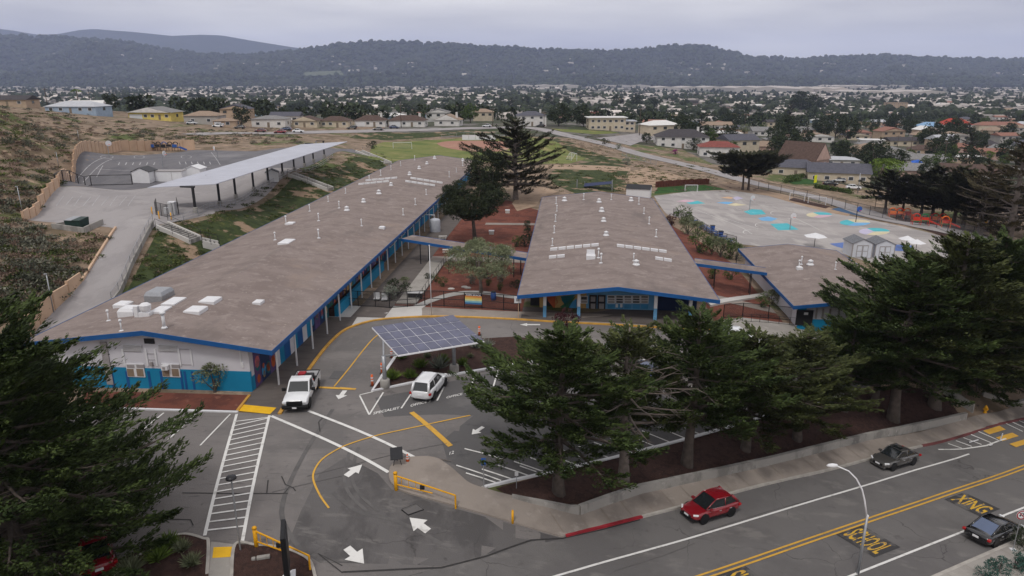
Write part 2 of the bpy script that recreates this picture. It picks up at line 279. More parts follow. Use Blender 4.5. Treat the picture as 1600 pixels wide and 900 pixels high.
M = dict(
    asphalt=layered('lot_asphalt', [((.172, .158, .153), 1, 0, 1, U1), ((.14, .131, .128), .12, .45, .6, U1), ((.2, .184, .177), .07, .52, .66, (1, 2.5, 1)), ((.115, .106, .104), .5, .62, .72, U1), ((.19, .176, .17), 2.2, .55, .75, U1), ((.13, .12, .118), .8, .58, .7, (1, 6, 1))], .9, .25, 14, ((.06, .056, .055), .09, .005, .6)),
    entrance=layered('worn_entrance', [((.118, .111, .11), 1, 0, 1, U1), ((.085, .08, .08), .18, .45, .6, (2, 1, 1)), ((.15, .141, .137), .5, .55, .7, (1, 3, 1)), ((.075, .071, .07), .9, .62, .72, U1)], .9, .25, 14, ((.045, .042, .042), .12, .005, .6)),
    street=layered('street_asphalt', [((.142, .134, .131), 1, 0, 1, U1), ((.12, .113, .112), .15, .45, .6, U1), ((.172, .162, .155), .3, .55, .68, (1, 2, 1)), ((.105, .098, .096), .8, .6, .75, U1)], .9, .25, 14, ((.045, .042, .042), .13, .005, .8)),
    dark_asphalt=layered('sealed_asphalt', [((.105, .101, .102), 1, 0, 1, U1), ((.135, .129, .128), .35, .5, .68, U1), ((.08, .078, .08), .9, .58, .7, U1)], .85, .2, 14),
    play=layered('playground_asphalt', [((.35, .325, .315), 1, 0, 1, U1), ((.29, .27, .265), .06, .45, .6, (1, 3, 1)), ((.4, .375, .36), .1, .5, .65, (3, 1, 1)), ((.24, .225, .22), .3, .64, .76, U1)], .92, .15, 10, ((.12, .115, .11), .05, .004, .7)),
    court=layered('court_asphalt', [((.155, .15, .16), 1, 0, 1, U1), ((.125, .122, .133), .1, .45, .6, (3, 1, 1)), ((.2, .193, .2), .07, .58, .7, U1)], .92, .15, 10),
    court_light=layered('yard_asphalt', [((.315, .295, .295), 1, 0, 1, U1), ((.275, .257, .258), .12, .45, .6, (3, 1, 1)), ((.345, .325, .322), .2, .55, .7, U1), ((.22, .207, .207), .2, .66, .76, U1)], .92, .15, 10),
    concrete=layered('concrete', [((.32, .30, .275), 1, 0, 1, U1), ((.27, .25, .23), .4, .45, .65, U1), ((.36, .34, .315), 1.5, .55, .7, U1)], .9, .15, 12),
    sidewalk=layered('sidewalk_concrete', [((.275, .238, .21), 1, 0, 1, U1), ((.23, .198, .175), .3, .45, .62, U1), ((.315, .277, .247), .9, .55, .7, U1)], .9, .15, 12),
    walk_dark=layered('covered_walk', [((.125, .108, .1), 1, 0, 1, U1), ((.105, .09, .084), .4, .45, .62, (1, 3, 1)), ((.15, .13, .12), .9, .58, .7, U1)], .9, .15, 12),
    walk_light=layered('new_concrete', [((.50, .485, .465), 1, 0, 1, U1), ((.45, .43, .41), .4, .45, .65, U1)], .9, .1, 12),
    mulch=layered('wood_mulch', [((.066, .036, .03), 1, 0, 1, U1), ((.045, .026, .022), 2.2, .45, .6, U1), ((.095, .055, .045), 6, .55, .7, U1)], .95, .8, 18),
    red_bark=layered('red_bark', [((.175, .062, .043), 1, 0, 1, U1), ((.12, .045, .034), .5, .45, .62, U1), ((.23, .1, .07), 1.4, .56, .7, U1), ((.27, .16, .12), .12, .66, .74, U1)], .95, .7, 14),
    ground=layered('dune_ground', [((.235, .175, .128), 1, 0, 1, U1), ((.14, .105, .068), .16, .46, .58, U1), ((.085, .105, .035), .05, .54, .62, U1), ((.34, .245, .175), .35, .56, .64, U1), ((.08, .065, .05), 1.1, .6, .7, U1)], .95, .9, 1.2),
    iceplant=layered('ice_plant_bank', [((.045, .06, .02), 1, 0, 1, U1), ((.028, .04, .014), .8, .45, .6, U1), ((.085, .095, .03), .5, .55, .68, U1), ((.27, .19, .13), .16, .54, .6, U1), ((.09, .045, .03), 1.3, .64, .72, U1)], .95, 1.0, 2.5),
    sand=layered('sand', [((.36, .26, .185), 1, 0, 1, U1), ((.28, .2, .14), .35, .48, .62, U1), ((.42, .32, .24), .9, .56, .7, U1), ((.1, .085, .045), .5, .66, .72, U1)], .95, .6, 3),
    lawn=layered('field_grass', [((.16, .175, .055), 1, 0, 1, U1), ((.1, .135, .035), .07, .45, .6, U1), ((.24, .215, .09), .12, .54, .68, U1)], .95, .4, 6),
    turf=layered('green_turf', [((.03, .085, .018), 1, 0, 1, U1), ((.022, .06, .014), .4, .45, .6, U1)], .95, .4, 6),
    infield=layered('infield_clay', [((.33, .175, .13), 1, 0, 1, U1), ((.38, .25, .18), .1, .5, .64, U1)], .95, .3, 3),
    roof=layered('gravel_roof', [((.245, .2, .184), 1, 0, 1, U1), ((.2, .16, .147), .3, .42, .62, (1, 1.8, 1)), ((.29, .242, .224), .7, .52, .7, U1), ((.34, .29, .268), 2.6, .58, .72, U1), ((.15, .122, .114), 2.1, .6, .74, U1), ((.27, .212, .182), .1, .56, .7, U1), ((.175, .145, .135), .07, .56, .7, (3, 1, 1))], .95, .5, 16),
    white_line=layered('road_paint_white', [((.68, .67, .65), 1, 0, 1, U1), ((.5, .49, .47), 1.5, .52, .68, U1), ((.2, .195, .19), 5, .68, .76, U1)], .7, 0),
    yellow_line=layered('road_paint_yellow', [((.60, .34, .055), 1, 0, 1, U1), ((.48, .28, .06), 1.2, .5, .66, U1), ((.2, .15, .09), 5, .68, .76, U1)], .7, 0),
    worn_yellow=layered('worn_paint_yellow', [((.60, .36, .035), 1, 0, 1, U1), ((.5, .28, .05), 1.2, .5, .66, U1), ((.13, .12, .115), 2.6, .52, .6, U1)], .7, 0),
    kerb_yellow=mat('kerb_yellow', (.55, .3, .06), .75, .18, 1.5), kerb_red=mat('kerb_red', (.3, .02, .03), .7, .25, 1.5),
    tactile=mat('tactile_yellow', (.75, .43, .015), .7, .08, 2), kerb=mat('kerb_concrete', (.36, .335, .305), .9, .2, 1.5, bump=.2),
    faded_red=mat('faded_kerb_red', (.15, .05, .05), .85, .3, 1.0),
    white=mat('white_paint', (.66, .66, .68), .5, .04, 2), white_wall=mat('white_wall', (.58, .57, .61), .6, .05, .7),
    blue_wall=mat('blue_wall', (.008, .20, .37), .55, .1, .6), navy=mat('fascia_blue', (.012, .085, .26), .5, .12, .8), sky_blue=mat('sky_blue_wall', (.13, .33, .55), .6, .1, .8),
    wallbrown=mat('brown_shade', (.2, .16, .12), .4, .1, 3), dark=mat('dark_metal', (.02, .02, .023), .45, .15, 3), black=mat('black', (.008, .008, .009), .5, .1, 3),
    grey_metal=mat('galvanised', (.33, .34, .36), .4, .1, 5, metal=.5), louvre=mat('louvre_grey', (.3, .28, .28), .6, .1, 3), tan=mat('tan_wall', (.52, .36, .25), .85, .1, .5, bump=.15, bscale=12),
    tan2=mat('tan_pilaster', (.46, .31, .21), .85, .1, .5), orange=mat('safety_orange', (.75, .13, .03), .6, .1, 4), pink=mat('pink_plastic', (.75, .06, .16), .6, .1, 4),
    yellow=mat('yellow_steel', (.68, .33, .008), .45, .1, 3), dumpster=mat('dumpster_green', (.015, .035, .03), .5, .2, 2), wood=mat('brown_fence', (.1, .033, .022), .85, .25, 2),
    bark=mat('bark', (.085, .068, .058), .95, .35, 2.2, bump=.8, bscale=9), bark_grey=mat('bark_grey', (.15, .125, .11), .95, .3, 2.2, bump=.7, bscale=9),
    conc_wall=layered('wall_concrete', [((.31, .295, .275), 1, 0, 1, U1), ((.2, .19, .178), .7, .48, .64, (1, 1, .4)), ((.38, .365, .34), 2, .58, .72, U1), ((.11, .1, .09), 1.3, .66, .76, (1, 1, .3))], .92, .2, 10),
    slide_blue=mat('slide_blue', (.03, .1, .35), .4, .1, 2), table_blue=mat('table_blue', (.05, .11, .3), .5, .15, 3), red_play=mat('play_red', (.55, .04, .02), .45, .1, 3), orange_play=mat('play_orange', (.8, .17, .03), .45, .1, 3),
    green_play=mat('play_green', (.02, .18, .06), .45, .1, 3), teal=mat('teal_roof', (.02, .17, .18), .5, .1, 3),
    glass=glass('dark_glass', (.015, .018, .02)), sky_reflection_glass=glass('sky_reflection_tint', (.06, .09, .17)), pane=glass('window_pane', (.05, .055, .06), .1), shade_pane=mat('blind_pane', (.235, .18, .13), .35, .12, 2),
    tyre=mat('tyre_rubber', (.012, .012, .013), .85, .1, 8), rim=mat('alloy', (.5, .5, .52), .3, .1, 8, metal=.7),
    panel=mat('solar_cells', (.11, .115, .17), .45, .15, 1.2, spec=.4), panel_frame=mat('panel_frame', (.75, .75, .78), .5, .05, 4), canopy_grey=mat('canopy_panels', (.43, .44, .5), .55, .06, .4),
    wire=None)
def chain(name, col, alpha):
    m = bpy.data.materials.new(name); m.use_nodes = True; t = m.node_tree; b = t.nodes['Principled BSDF']; b.inputs['Base Color'].default_value = (*col, 1); b.inputs['Roughness'].default_value = .5
    tr = nn(t, 'ShaderNodeBsdfTransparent'); mx = nn(t, 'ShaderNodeMixShader'); c = nn(t, 'ShaderNodeTexCoord'); n = nn(t, 'ShaderNodeTexNoise'); n.inputs['Scale'].default_value = 9
    t.links.new(c.outputs['Object'], n.inputs['Vector']); mr = nn(t, 'ShaderNodeMapRange'); mr.inputs[3].default_value = alpha * .6; mr.inputs[4].default_value = alpha * 1.4; t.links.new(n.outputs[0], mr.inputs[0])
    t.links.new(mr.outputs[0], mx.inputs[0]); t.links.new(tr.outputs[0], mx.inputs[1]); t.links.new(b.outputs[0], mx.inputs[2]); t.links.new(mx.outputs[0], t.nodes['Material Output'].inputs[0])
    return m
M['chain'] = chain('chain_link', (.25, .25, .26), .16); M['chain_dark'] = chain('chain_link_dark', (.015, .015, .017), .34); M['netting'] = chain('goal_net', (.6, .6, .6), .16)
# ---------------------------------------------------------------- the ground sheet
ny, nx = GZ.shape
gm = bpy.data.meshes.new('ground')
gv = np.stack([XX, YY, GZ], -1).reshape(-1, 3)
idx = (np.arange(ny - 1)[:, None] * nx + np.arange(nx - 1)[None, :]).reshape(-1)
gf = np.stack([idx, idx + 1, idx + nx + 1, idx + nx], -1)
gm.from_pydata(gv.tolist(), [], gf.tolist()); gm.update()
for p in gm.polygons: p.use_smooth = True
gm.materials.append(M['ground'])
valley = layered('valley_floor', [((.05, .062, .035), 1, 0, 1, U1), ((.12, .11, .07), .006, .5, .6, U1), ((.035, .05, .025), .02, .45, .55, U1), ((.16, .15, .12), .03, .64, .7, U1)], .95, 0)
gm.materials.append(valley)
suburb = layered('suburb_ground', [((.085, .08, .065), 1, 0, 1, U1), ((.05, .062, .03), .06, .47, .53, U1), ((.15, .14, .13), .035, .55, .58, U1), ((.035, .045, .022), .12, .55, .62, U1), ((.2, .16, .12), .08, .64, .68, U1)], .95, .3, .5)
gm.materials.append(suburb)
dc = np.hypot(gv[gf[:, 0], 0], gv[gf[:, 0], 1])
fx_, fy_ = gv[gf[:, 0], 0], gv[gf[:, 0], 1]
sub = ((fy_ > 300) & (fx_ > -60)) | ((fx_ > 70) & (fy_ - .0 * fx_ > 255 - (fx_ - 70) * .75) & (fy_ > 180))
gm.polygons.foreach_set('material_index', np.where(dc > 900, 1, np.where(sub | (dc > 420), 2, 0)).astype(np.int32))
ground = structure(link('ground', gm))
# ---------------------------------------------------------------- draped sheets
def clip_poly(poly, x0, x1, y0, y1):
    def cut(p, k, val, keep):
        out = []
        for i in range(len(p)):
            a, b = p[i - 1], p[i]; ia, ib = keep(a[k]), keep(b[k])
            if ia != ib:
                t = (val - a[k]) / (b[k] - a[k]); out.append((a[0] + t * (b[0] - a[0]), a[1] + t * (b[1] - a[1])))
            if ib: out.append(b)
        return out
    for k, val, keep in ((0, x0, lambda q: q >= x0), (0, x1, lambda q: q <= x1), (1, y0, lambda q: q >= y0), (1, y1, lambda q: q <= y1)):
        poly = cut(poly, k, val, keep)
        if len(poly) < 3: return []
    return poly
def drape_mesh(name, poly, up, depth=0.0):
    mb = MB(); xs = [p[0] for p in poly]; ys = [p[1] for p in poly]
    i0, i1 = max(np.searchsorted(GX, min(xs)) - 1, 0), np.searchsorted(GX, max(xs)); j0, j1 = max(np.searchsorted(GY, min(ys)) - 1, 0), np.searchsorted(GY, max(ys))
    for j in range(j0, min(j1, ny - 1)):
        row = clip_poly(poly, min(xs) - 1, max(xs) + 1, GY[j], GY[j + 1])
        if not row: continue
        for i in range(i0, min(i1, nx - 1)):
            c = clip_poly(row, GX[i], GX[i + 1], GY[j], GY[j + 1])
            if len(c) < 3: continue
            ar = sum(c[k - 1][0] * c[k][1] - c[k][0] * c[k - 1][1] for k in range(len(c)))
            if abs(ar) < 1e-5: continue
            mb.add([(x, y, T(x, y) + up) for x, y in c], [tuple(range(len(c)))])
    if depth:          # a skirt round the rim so that the sheet is a real step
        n = len(poly)
        for k in range(n):
            a, b = poly[k - 1], poly[k]; m_ = max(1, int(math.dist(a, b) / 2))
            for q in range(m_):
                p0 = [a[e] + (b[e] - a[e]) * q / m_ for e in (0, 1)]; p1 = [a[e] + (b[e] - a[e]) * (q + 1) / m_ for e in (0, 1)]
                z0, z1 = T(*p0) + up, T(*p1) + up
                mb.add([(*p0, z0), (*p1, z1), (*p1, z1 - depth), (*p0, z0 - depth)], [(0, 1, 2, 3)])
    me = bpy.data.meshes.new(name); me.from_pydata(mb.v, [], mb.f); me.update()
    bm = bmesh.new(); bm.from_mesh(me); bmesh.ops.remove_doubles(bm, verts=bm.verts, dist=.0005)
    for f in bm.faces:
        if f.normal.z < -.01: f.normal_flip()
    bm.to_mesh(me); bm.free()
    return me
def sheet(name, poly, m, up, parent=None, depth=0.0):
    me = drape_mesh(name, poly, up, depth); me.materials.append(m)
    o = link(name, me, parent)
    if parent is None: o['kind'] = 'structure'
    return o
def PX(*pts): return [W(a, b)[:2] for a, b in pts]
def smooth_line(pts, n=6):
    out = []
    for i in range(len(pts) - 1):
        p0, p1, p2, p3 = pts[max(i - 1, 0)], pts[i], pts[i + 1], pts[min(i + 2, len(pts) - 1)]
        for k in range(n):
            t = k / n
            out.append(tuple(.5 * (2 * p1[e] + (p2[e] - p0[e]) * t + (2 * p0[e] - 5 * p1[e] + 4 * p2[e] - p3[e]) * t * t + (3 * p1[e] - p0[e] - 3 * p2[e] + p3[e]) * t ** 3) for e in (0, 1)))
    return out + [tuple(pts[-1][:2])]
def offset(line, d):
    out = []
    for i, p in enumerate(line):
        a, b = line[max(i - 1, 0)], line[min(i + 1, len(line) - 1)]
        dx, dy = b[0] - a[0], b[1] - a[1]; l = math.hypot(dx, dy) or 1
        out.append((p[0] - dy / l * d, p[1] + dx / l * d))
    return out
def stripe(name, line, width, m, up, parent):
    o_ = None; mb = MB()
    a, b = offset(line, width / 2), offset(line, -width / 2)
    # fine quads along the line, each laid on the ground
    for i in range(len(line) - 1):
        k = max(1, int(math.dist(line[i], line[i + 1]) / 1.0))
        for q in range(k):
            def at(l, t): return (l[i][0] + (l[i + 1][0] - l[i][0]) * t, l[i][1] + (l[i + 1][1] - l[i][1]) * t)
            qs = [at(a, q / k), at(a, (q + 1) / k), at(b, (q + 1) / k), at(b, q / k)]
            mb.add([(x, y, T(x, y) + up) for x, y in qs], [(0, 3, 2, 1)])
    me = bpy.data.meshes.new(name); me.from_pydata(mb.v, [], mb.f); me.update(); 
    bm = bmesh.new(); bm.from_mesh(me)
    for f in bm.faces:
        if f.normal.z < 0: f.normal_flip()
    bm.to_mesh(me); bm.free(); me.materials.append(m)
    return link(name, me, parent)
def rail(line, w, z0, z1, mb=None):
    """a solid strip (kerb, low wall) of width w from ground+z0 to ground+z1 along a line"""
    mb = mb or MB(); fine = [line[0]]
    for i in range(len(line) - 1):
        k = max(1, int(math.dist(line[i], line[i + 1]) / 2))
        fine += [(line[i][0] + (line[i + 1][0] - line[i][0]) * q / k, line[i][1] + (line[i + 1][1] - line[i][1]) * q / k) for q in range(1, k + 1)]
    a, b = offset(fine, w / 2), offset(fine, -w / 2); o = len(mb.v); n = len(fine)
    for i in range(n):
        z = T(*fine[i]); f0 = z0(i / (n - 1)) if callable(z0) else z0; f1 = z1(i / (n - 1)) if callable(z1) else z1
        mb.v += [(*a[i], z + f0), (*b[i], z + f0), (*b[i], z + f1), (*a[i], z + f1)]
    for i in range(n - 1):
        p, q = o + 4 * i, o + 4 * i + 4
        mb.f += [(p + 3, p + 2, q + 2, q + 3), (p, p + 3, q + 3, q), (p + 2, p + 1, q + 1, q + 2), (p + 1, p, q, q + 1)]
    mb.f += [(o, o + 1, o + 2, o + 3), (o + 4 * n - 1, o + 4 * n - 2, o + 4 * n - 3, o + 4 * n - 4)]
    return mb
def kerb(line, m, parent=None, w=.16, h=.14, name='kerb'):
    o = part(name, rail(line, w, -.3, h), m, parent)
    if parent is None: o['kind'] = 'structure'
    return o
UP, MK = .03, .062
lot = sheet('parking_lot', PX((-150, 640), (150, 640), (372, 645), (436, 648), (470, 597), (500, 555), (522, 530), (545, 514), (585, 502), (640, 497), (700, 496), (800, 500), (900, 506), (1050, 514), (1200, 528), (1330, 548), (1390, 590), (1330, 615), (1200, 650), (1120, 673), (1000, 704), (880, 733), (757, 762), (830, 805), (884, 839)) + [sn(10, 32.3), sn(-44, 32.3), sn(-44, 60)], M['asphalt'], UP)
street = sheet('street', [sn(-44, 32.5), sn(-44, 19.9), sn(122, 19.9), sn(122, 32.5)], M['street'], UP + .006)
sealed = sheet('sealed_patch', PX((640, 612), (800, 575), (880, 590), (1000, 600), (1120, 668), (1000, 702), (880, 731), (762, 758), (700, 722), (690, 690), (740, 650), (690, 648), (600, 652), (586, 622)), M['dark_asphalt'], UP + .004, lot)
sheet('worn_entrance', PX((590, 740), (612, 765), (700, 792), (880, 842), (780, 865), (690, 885), (500, 880), (450, 850), (470, 800), (500, 740), (540, 715)), M['entrance'], UP + .004, lot)
far_road = sheet('hill_road', [p for p in offset(smooth_line([W(300, 211)[:2], W(400, 208.5)[:2], W(520, 206)[:2], W(640, 203.5)[:2], W(760, 200)[:2], W(830, 200)[:2], W(900, 215)[:2], W(1000, 241)[:2], W(1100, 265)[:2], W(1200, 292)[:2], W(1320, 322)[:2], W(1450, 354)[:2], W(1620, 392)[:2]]), 4.6)]
    + [p for p in offset(smooth_line([W(300, 211)[:2], W(400, 208.5)[:2], W(520, 206)[:2], W(640, 203.5)[:2], W(760, 200)[:2], W(830, 200)[:2], W(900, 215)[:2], W(1000, 241)[:2], W(1100, 265)[:2], W(1200, 292)[:2], W(1320, 322)[:2], W(1450, 354)[:2], W(1620, 392)[:2]]), -4.6)][::-1], M['court_light'], .12)
side_road = sheet('side_road', PX((930, 216), (985, 210), (1060, 205), (1066, 212), (1000, 222), (985, 228)), M['court_light'], .14)
# ---- school yard sheets
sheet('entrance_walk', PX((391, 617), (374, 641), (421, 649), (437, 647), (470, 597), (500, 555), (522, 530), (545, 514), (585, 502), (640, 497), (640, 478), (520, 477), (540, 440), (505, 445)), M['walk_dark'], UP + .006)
sheet('new_walk', PX((520, 478), (640, 479), (660, 479), (659, 495), (640, 496.5), (585, 501), (545, 513), (548, 512), (558, 496), (508, 496)), M['walk_light'], UP + .02)
sheet('front_walk', PX((659, 480), (800, 487), (830, 488), (1050, 498), (1130, 512), (1200, 520), (1200, 527.5), (1050, 513), (900, 505), (800, 499), (700, 495.5), (659, 495.3)), M['sidewalk'], UP + .02)
bark_1 = sheet('bark_bed', [uv(-23.6, 74), uv(-5, 74), uv(-5, 137), uv(-13, 150), uv(-23.6, 150)], M['red_bark'], .02)
sheet('bark_bed', [uv(16.4, 70), uv(25, 74), uv(25, 106), uv(21, 122), uv(16.4, 137)], M['red_bark'], .02)
sheet('mulch_bed', PX((130, 612), (388, 618), (370, 642), (240, 639), (130, 634)), M['red_bark'], .05)
sheet('winding_path', smooth_line(PX((600, 490), (640, 480), (670, 468), (700, 459), (730, 455), (760, 456), (785, 460), (812, 463))) + smooth_line(PX((812, 468), (785, 465), (760, 461), (735, 460), (705, 464), (675, 473), (655, 484), (620, 492))), M['walk_light'], .06)
sheet('courtyard_walk', [uv(-23.6, 100), uv(-23.6, 97.2), uv(-5, 97.2), uv(-5, 100)], M['sidewalk'], .05)
sheet('courtyard_walk', [uv(-15, 125.4), uv(-15, 123.6), uv(-5, 123.6), uv(-5, 125.4)], M['sidewalk'], .05)
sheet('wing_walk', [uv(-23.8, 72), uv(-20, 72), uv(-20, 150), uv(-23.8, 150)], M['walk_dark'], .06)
sheet('ramp_walk', [uv(-19.9, 77), uv(-17.5, 77), uv(-17.5, 97), uv(-19.9, 97)], M['concrete'], .2, depth=.3)
sheet('garden_walk', [uv(16.4, 84), uv(25, 82), uv(25, 84.4), uv(16.4, 86.4)], M['sidewalk'], .05)
sheet('garden_ramp', PX((1105, 474), (1200, 458), (1205, 462), (1110, 480)), M['walk_light'], .25, depth=.3)
sheet('lower_walk', PX((1130, 500), (1160, 497), (1290, 512), (1300, 530), (1200, 527), (1130, 514)), M['concrete'], .08)
play = sheet('playground', PX((1022, 306), (1080, 299), (1140, 297), (1200, 306), (1300, 330), (1400, 352), (1500, 378), (1640, 415), (1600, 470), (1470, 455), (1390, 420), (1300, 392), (1160, 382), (1140, 378), (1075, 345), (1042, 335)), M['play'], .03)
sheet('turf_pitch', PX((1022, 303), (1028, 293), (1100, 289), (1135, 296), (1085, 299)), M['turf'], .03)
sheet('sand_bank', PX((985, 268), (1010, 262), (1085, 281), (1110, 288), (1028, 291), (990, 292), (980, 280)), M['sand'], .03)
sheet('sand_bank', PX((850, 258), (900, 258), (985, 262), (985, 268), (920, 266), (850, 264)), M['sand'], .035)
sheet('sand_bank', PX((820, 295), (850, 292), (872, 300), (846, 309), (838, 322), (808, 330), (800, 318)), M['sand'], .035)
sheet('sand_bank', PX((1110, 288), (1140, 284), (1330, 333), (1325, 338), (1200, 306), (1135, 296)), M['sand'], .035)
field = sheet('sports_field', PX((575, 250), (580, 228), (600, 222), (690, 218), (760, 213), (850, 216), (882, 232), (915, 248), (890, 256), (840, 256), (735, 252), (640, 252)), M['lawn'], .05)
sheet('infield', smooth_line(PX((682, 224), (700, 221), (740, 220), (780, 221), (800, 226), (790, 235), (750, 238), (712, 234), (690, 229), (682, 224))), M['infield'], .09, field)
sheet('green_bank', PX((545, 216), (560, 207.5), (700, 206), (760, 203), (830, 206), (830, 211), (760, 209), (690, 213), (600, 219)), M['iceplant'], .06)
sheet('green_bank', PX((870, 262), (930, 252), (985, 265), (975, 280), (985, 298), (900, 303), (870, 290), (855, 275)), M['iceplant'], .03)
sheet('green_bank', PX((845, 222), (870, 216), (905, 228), (950, 246), (990, 258), (960, 262), (915, 246), (880, 231)), M['iceplant'], .03)
sheet('ice_plant_slope', PX((190, 470), (246, 362), (330, 342), (460, 276), (560, 245), (600, 252), (604, 262), (520, 302), (400, 362), (250, 432)), M['iceplant'], .06)
yard = sheet('upper_yard', PX((42, 344), (68, 318), (92, 292), (240, 291), (470, 262), (456, 268), (330, 336), (246, 352), (240, 356), (182, 357)), M['court_light'], UP)
court = sheet('upper_court', PX((93, 291), (118, 255), (131, 236), (300, 234.5), (400, 236.5), (550, 233), (570, 240), (470, 263), (240, 290.5)), M['court'], UP + .003)
ramp = sheet('service_ramp', PX((182, 356), (240, 356), (212, 405), (186, 462), (168, 475), (60, 540), (40, 560), (62, 505), (100, 468), (150, 405)), M['court_light'], UP + .006)
sheet('mulch_strip', PX((775, 764), (880, 736), (1000, 707), (1120, 676), (1200, 652), (1330, 617), (1400, 600)) + PX((1480, 620), (1500, 650), (1350, 686), (1200, 724), (1100, 746), (1000, 769), (906, 803), (860, 792), (800, 779)), M['mulch'], .05)
# ---- planting islands
isl = sheet('solar_bed', PX((582, 612), (600, 585), (622, 553), (650, 541), (720, 533), (800, 528), (880, 535), (900, 548), (870, 560), (790, 573), (700, 588), (640, 600)), M['mulch'], .14, depth=.3)
kerb(PX((622, 553), (600, 585), (582, 612), (640, 600), (700, 588), (790, 573), (870, 560), (900, 548)), M['white'], isl, .3, .16)
PXK = PX((884, 839), (940, 825), (1003, 809), (1100, 783), (1200, 757), (1280, 739), (1440, 698), (1520, 677), (1600, 655), (1640, 645))
tip = smooth_line(PX((880, 841), (800, 818), (760, 806), (700, 789), (640, 773), (617, 762), (608, 748), (611, 730), (628, 719), (655, 715.5), (682, 718), (703, 731), (718, 744), (736, 758), (770, 769), (812, 780), (860, 793), (905, 806)))
sidewalk = sheet('sidewalk', tip + PX((1000, 773), (1100, 751), (1200, 729), (1350, 691), (1508, 656), (1560, 645), (1640, 620), (1640, 644)) + PXK[::-1], M['sidewalk'], .15, depth=.4)
for k in range(34):
    s = 22 + k * 1.9
    stripe('joint', [sn(s, 32.5 - max(0, s - 44) * .035), sn(s + .1, 34.4 - max(0, s - 44) * .05)], .03, M['wallbrown'], .155, sidewalk)
kerb(PXK[:3], M['kerb_red'], sidewalk, .2, .165, 'red_kerb')
kerb(PXK[2:7], M['kerb'], sidewalk, .2, .165)
kerb(PXK[6:], M['faded_red'], sidewalk, .2, .165, 'faded_red_kerb')
near_walk = sheet('near_sidewalk', [sn(-44, 19.7), sn(-44, 17.2), sn(122, 17.2), sn(122, 19.7)], M['concrete'], .15)
kerb([sn(s, 19.78) for s in np.arange(-40, 120, 2)], M['kerb'], near_walk, .24, .165)
for k in range(40):
    s = 10 + k * 2.2; stripe('joint', [sn(s, 17.3), sn(s, 19.6)], .03, M['wallbrown'], .155, near_walk)
bedA = sheet('corner_bed', PX((140, 905), (200, 870), (250, 848), (285, 838), (315, 842), (325, 846), (326, 905), (300, 960), (100, 960)), M['mulch'], .14, depth=.3)
kerb(smooth_line(PX((168, 912), (200, 882), (245, 855), (265, 842), (290, 837), (318, 844), (326, 850), (324, 900))), M['kerb'], bedA, .18, .16)
bedB = sheet('gate_bed', PX((368, 853), (400, 854), (440, 858), (470, 869), (485, 880), (490, 905), (490, 960), (360, 960)), M['mulch'], .14, depth=.3)
kerb(smooth_line(PX((362, 905), (368, 853), (400, 854), (440, 858), (470, 869), (486, 882), (494, 910))), M['kerb'], bedB, .18, .16)
crossing = sheet('corner_walk', PX((330, 848), (366, 852), (360, 960), (318, 960)), M['concrete'], .08)
sheet('tactile_strip', PX((334, 857), (365, 856), (363, 872), (332, 874)), M['tactile'], .09, crossing)
tac = sheet('entry_tactile', PX((380, 620 + 13), (372, 643), (422, 648), (432, 638)), M['tactile'], .06, lot)
# kerbs along the drop-off
drop = smooth_line(PX((437, 648), (470, 597), (500, 555), (522, 530), (545, 513.5), (585, 501.5), (640, 496.5), (700, 495.5), (800, 499.5), (900, 505.5), (1050, 513.5), (1190, 527)))
kerb(drop, M['kerb_yellow'], lot, .3, .15, 'yellow_kerb')
kerb(PX((371, 643), (390, 619)), M['kerb_yellow'], lot, .2, .15, 'yellow_kerb')
kerb(PX((240, 641), (372, 645)), M['white'], lot, .22, .13, 'white_kerb'); kerb(PX((60, 636), (240, 641)), M['white'], lot, .22, .13, 'white_kerb')
kerb(PX((757, 762), (880, 735), (1000, 705), (1120, 673), (1200, 650), (1330, 615)), M['white'], lot, .22, .14, 'white_kerb')
# ---------------------------------------------------------------- painted markings
def line_px(name, pts, w, m, parent=lot, up=MK): return stripe(name, PX(*pts), w, m, up, parent)
WL, YL = M['white_line'], M['yellow_line']
line_px('crossing_edge', [(370, 648), (320, 838)], .2, WL); line_px('crossing_edge', [(421, 650), (378, 852)], .2, WL)
a0, a1 = W(368, 655), W(321, 834); b0, b1 = W(420, 653), W(379, 850)
for k in range(19):
    f = (k + .4) / 19; g = max(0, f - .065)
    p = [a0[e] + (a1[e] - a0[e]) * (f + .015) for e in (0, 1)]; q = [b0[e] + (b1[e] - b0[e]) * g for e in (0, 1)]
    stripe('hatch_bar', [p, q], .13, WL, MK, lot)
for p in ([(256, 646), (224, 672)], [(306, 648), (263, 688)], [(360, 648), (313, 697)], [(213, 645), (180, 660)]): line_px('stall_line', p, .12, WL)
line_px('lane_line', [(424, 651), (607, 739)], .26, WL); line_px('lane_line', [(482, 643), (650, 717)], .26, WL)
line_px('stall_line', [(562, 619), (577, 649)], .13, WL); line_px('stall_line', [(577, 649), (599, 614)], .13, WL); line_px('stall_line', [(562, 618), (583, 613)], .13, WL)
for p in ([(627, 639), (650, 605)], [(683, 627), (699, 595)], [(731, 618), (741, 590)], [(770, 608), (778, 580)]): line_px('stall_line', p, .13, WL)
for k in range(14):
    x = 1095 - k * 24; y = 680 + k * 6
    line_px('stall_line', [(x, y), (x - 42 - k, y - 18)], .12, WL)
line_px('stall_line', [(726, 702), (785, 718)], .12, WL); line_px('stall_line', [(713, 728), (783, 752)], .12, WL); line_px('stall_line', [(812, 729), (838, 738)], .12, WL)
line_px('lane_line', [(530, 545 + 62), (556, 609)], .34, YL); line_px('lane_line', [(498, 606), (556, 609)], .34, YL)
stripe('lane_line', smooth_line(PX((522, 605), (545, 577), (570, 545), (588, 526), (610, 515))), .13, YL, MK, lot)
line_px('stop_bar', [(643, 645), (704, 698)], .42, YL)
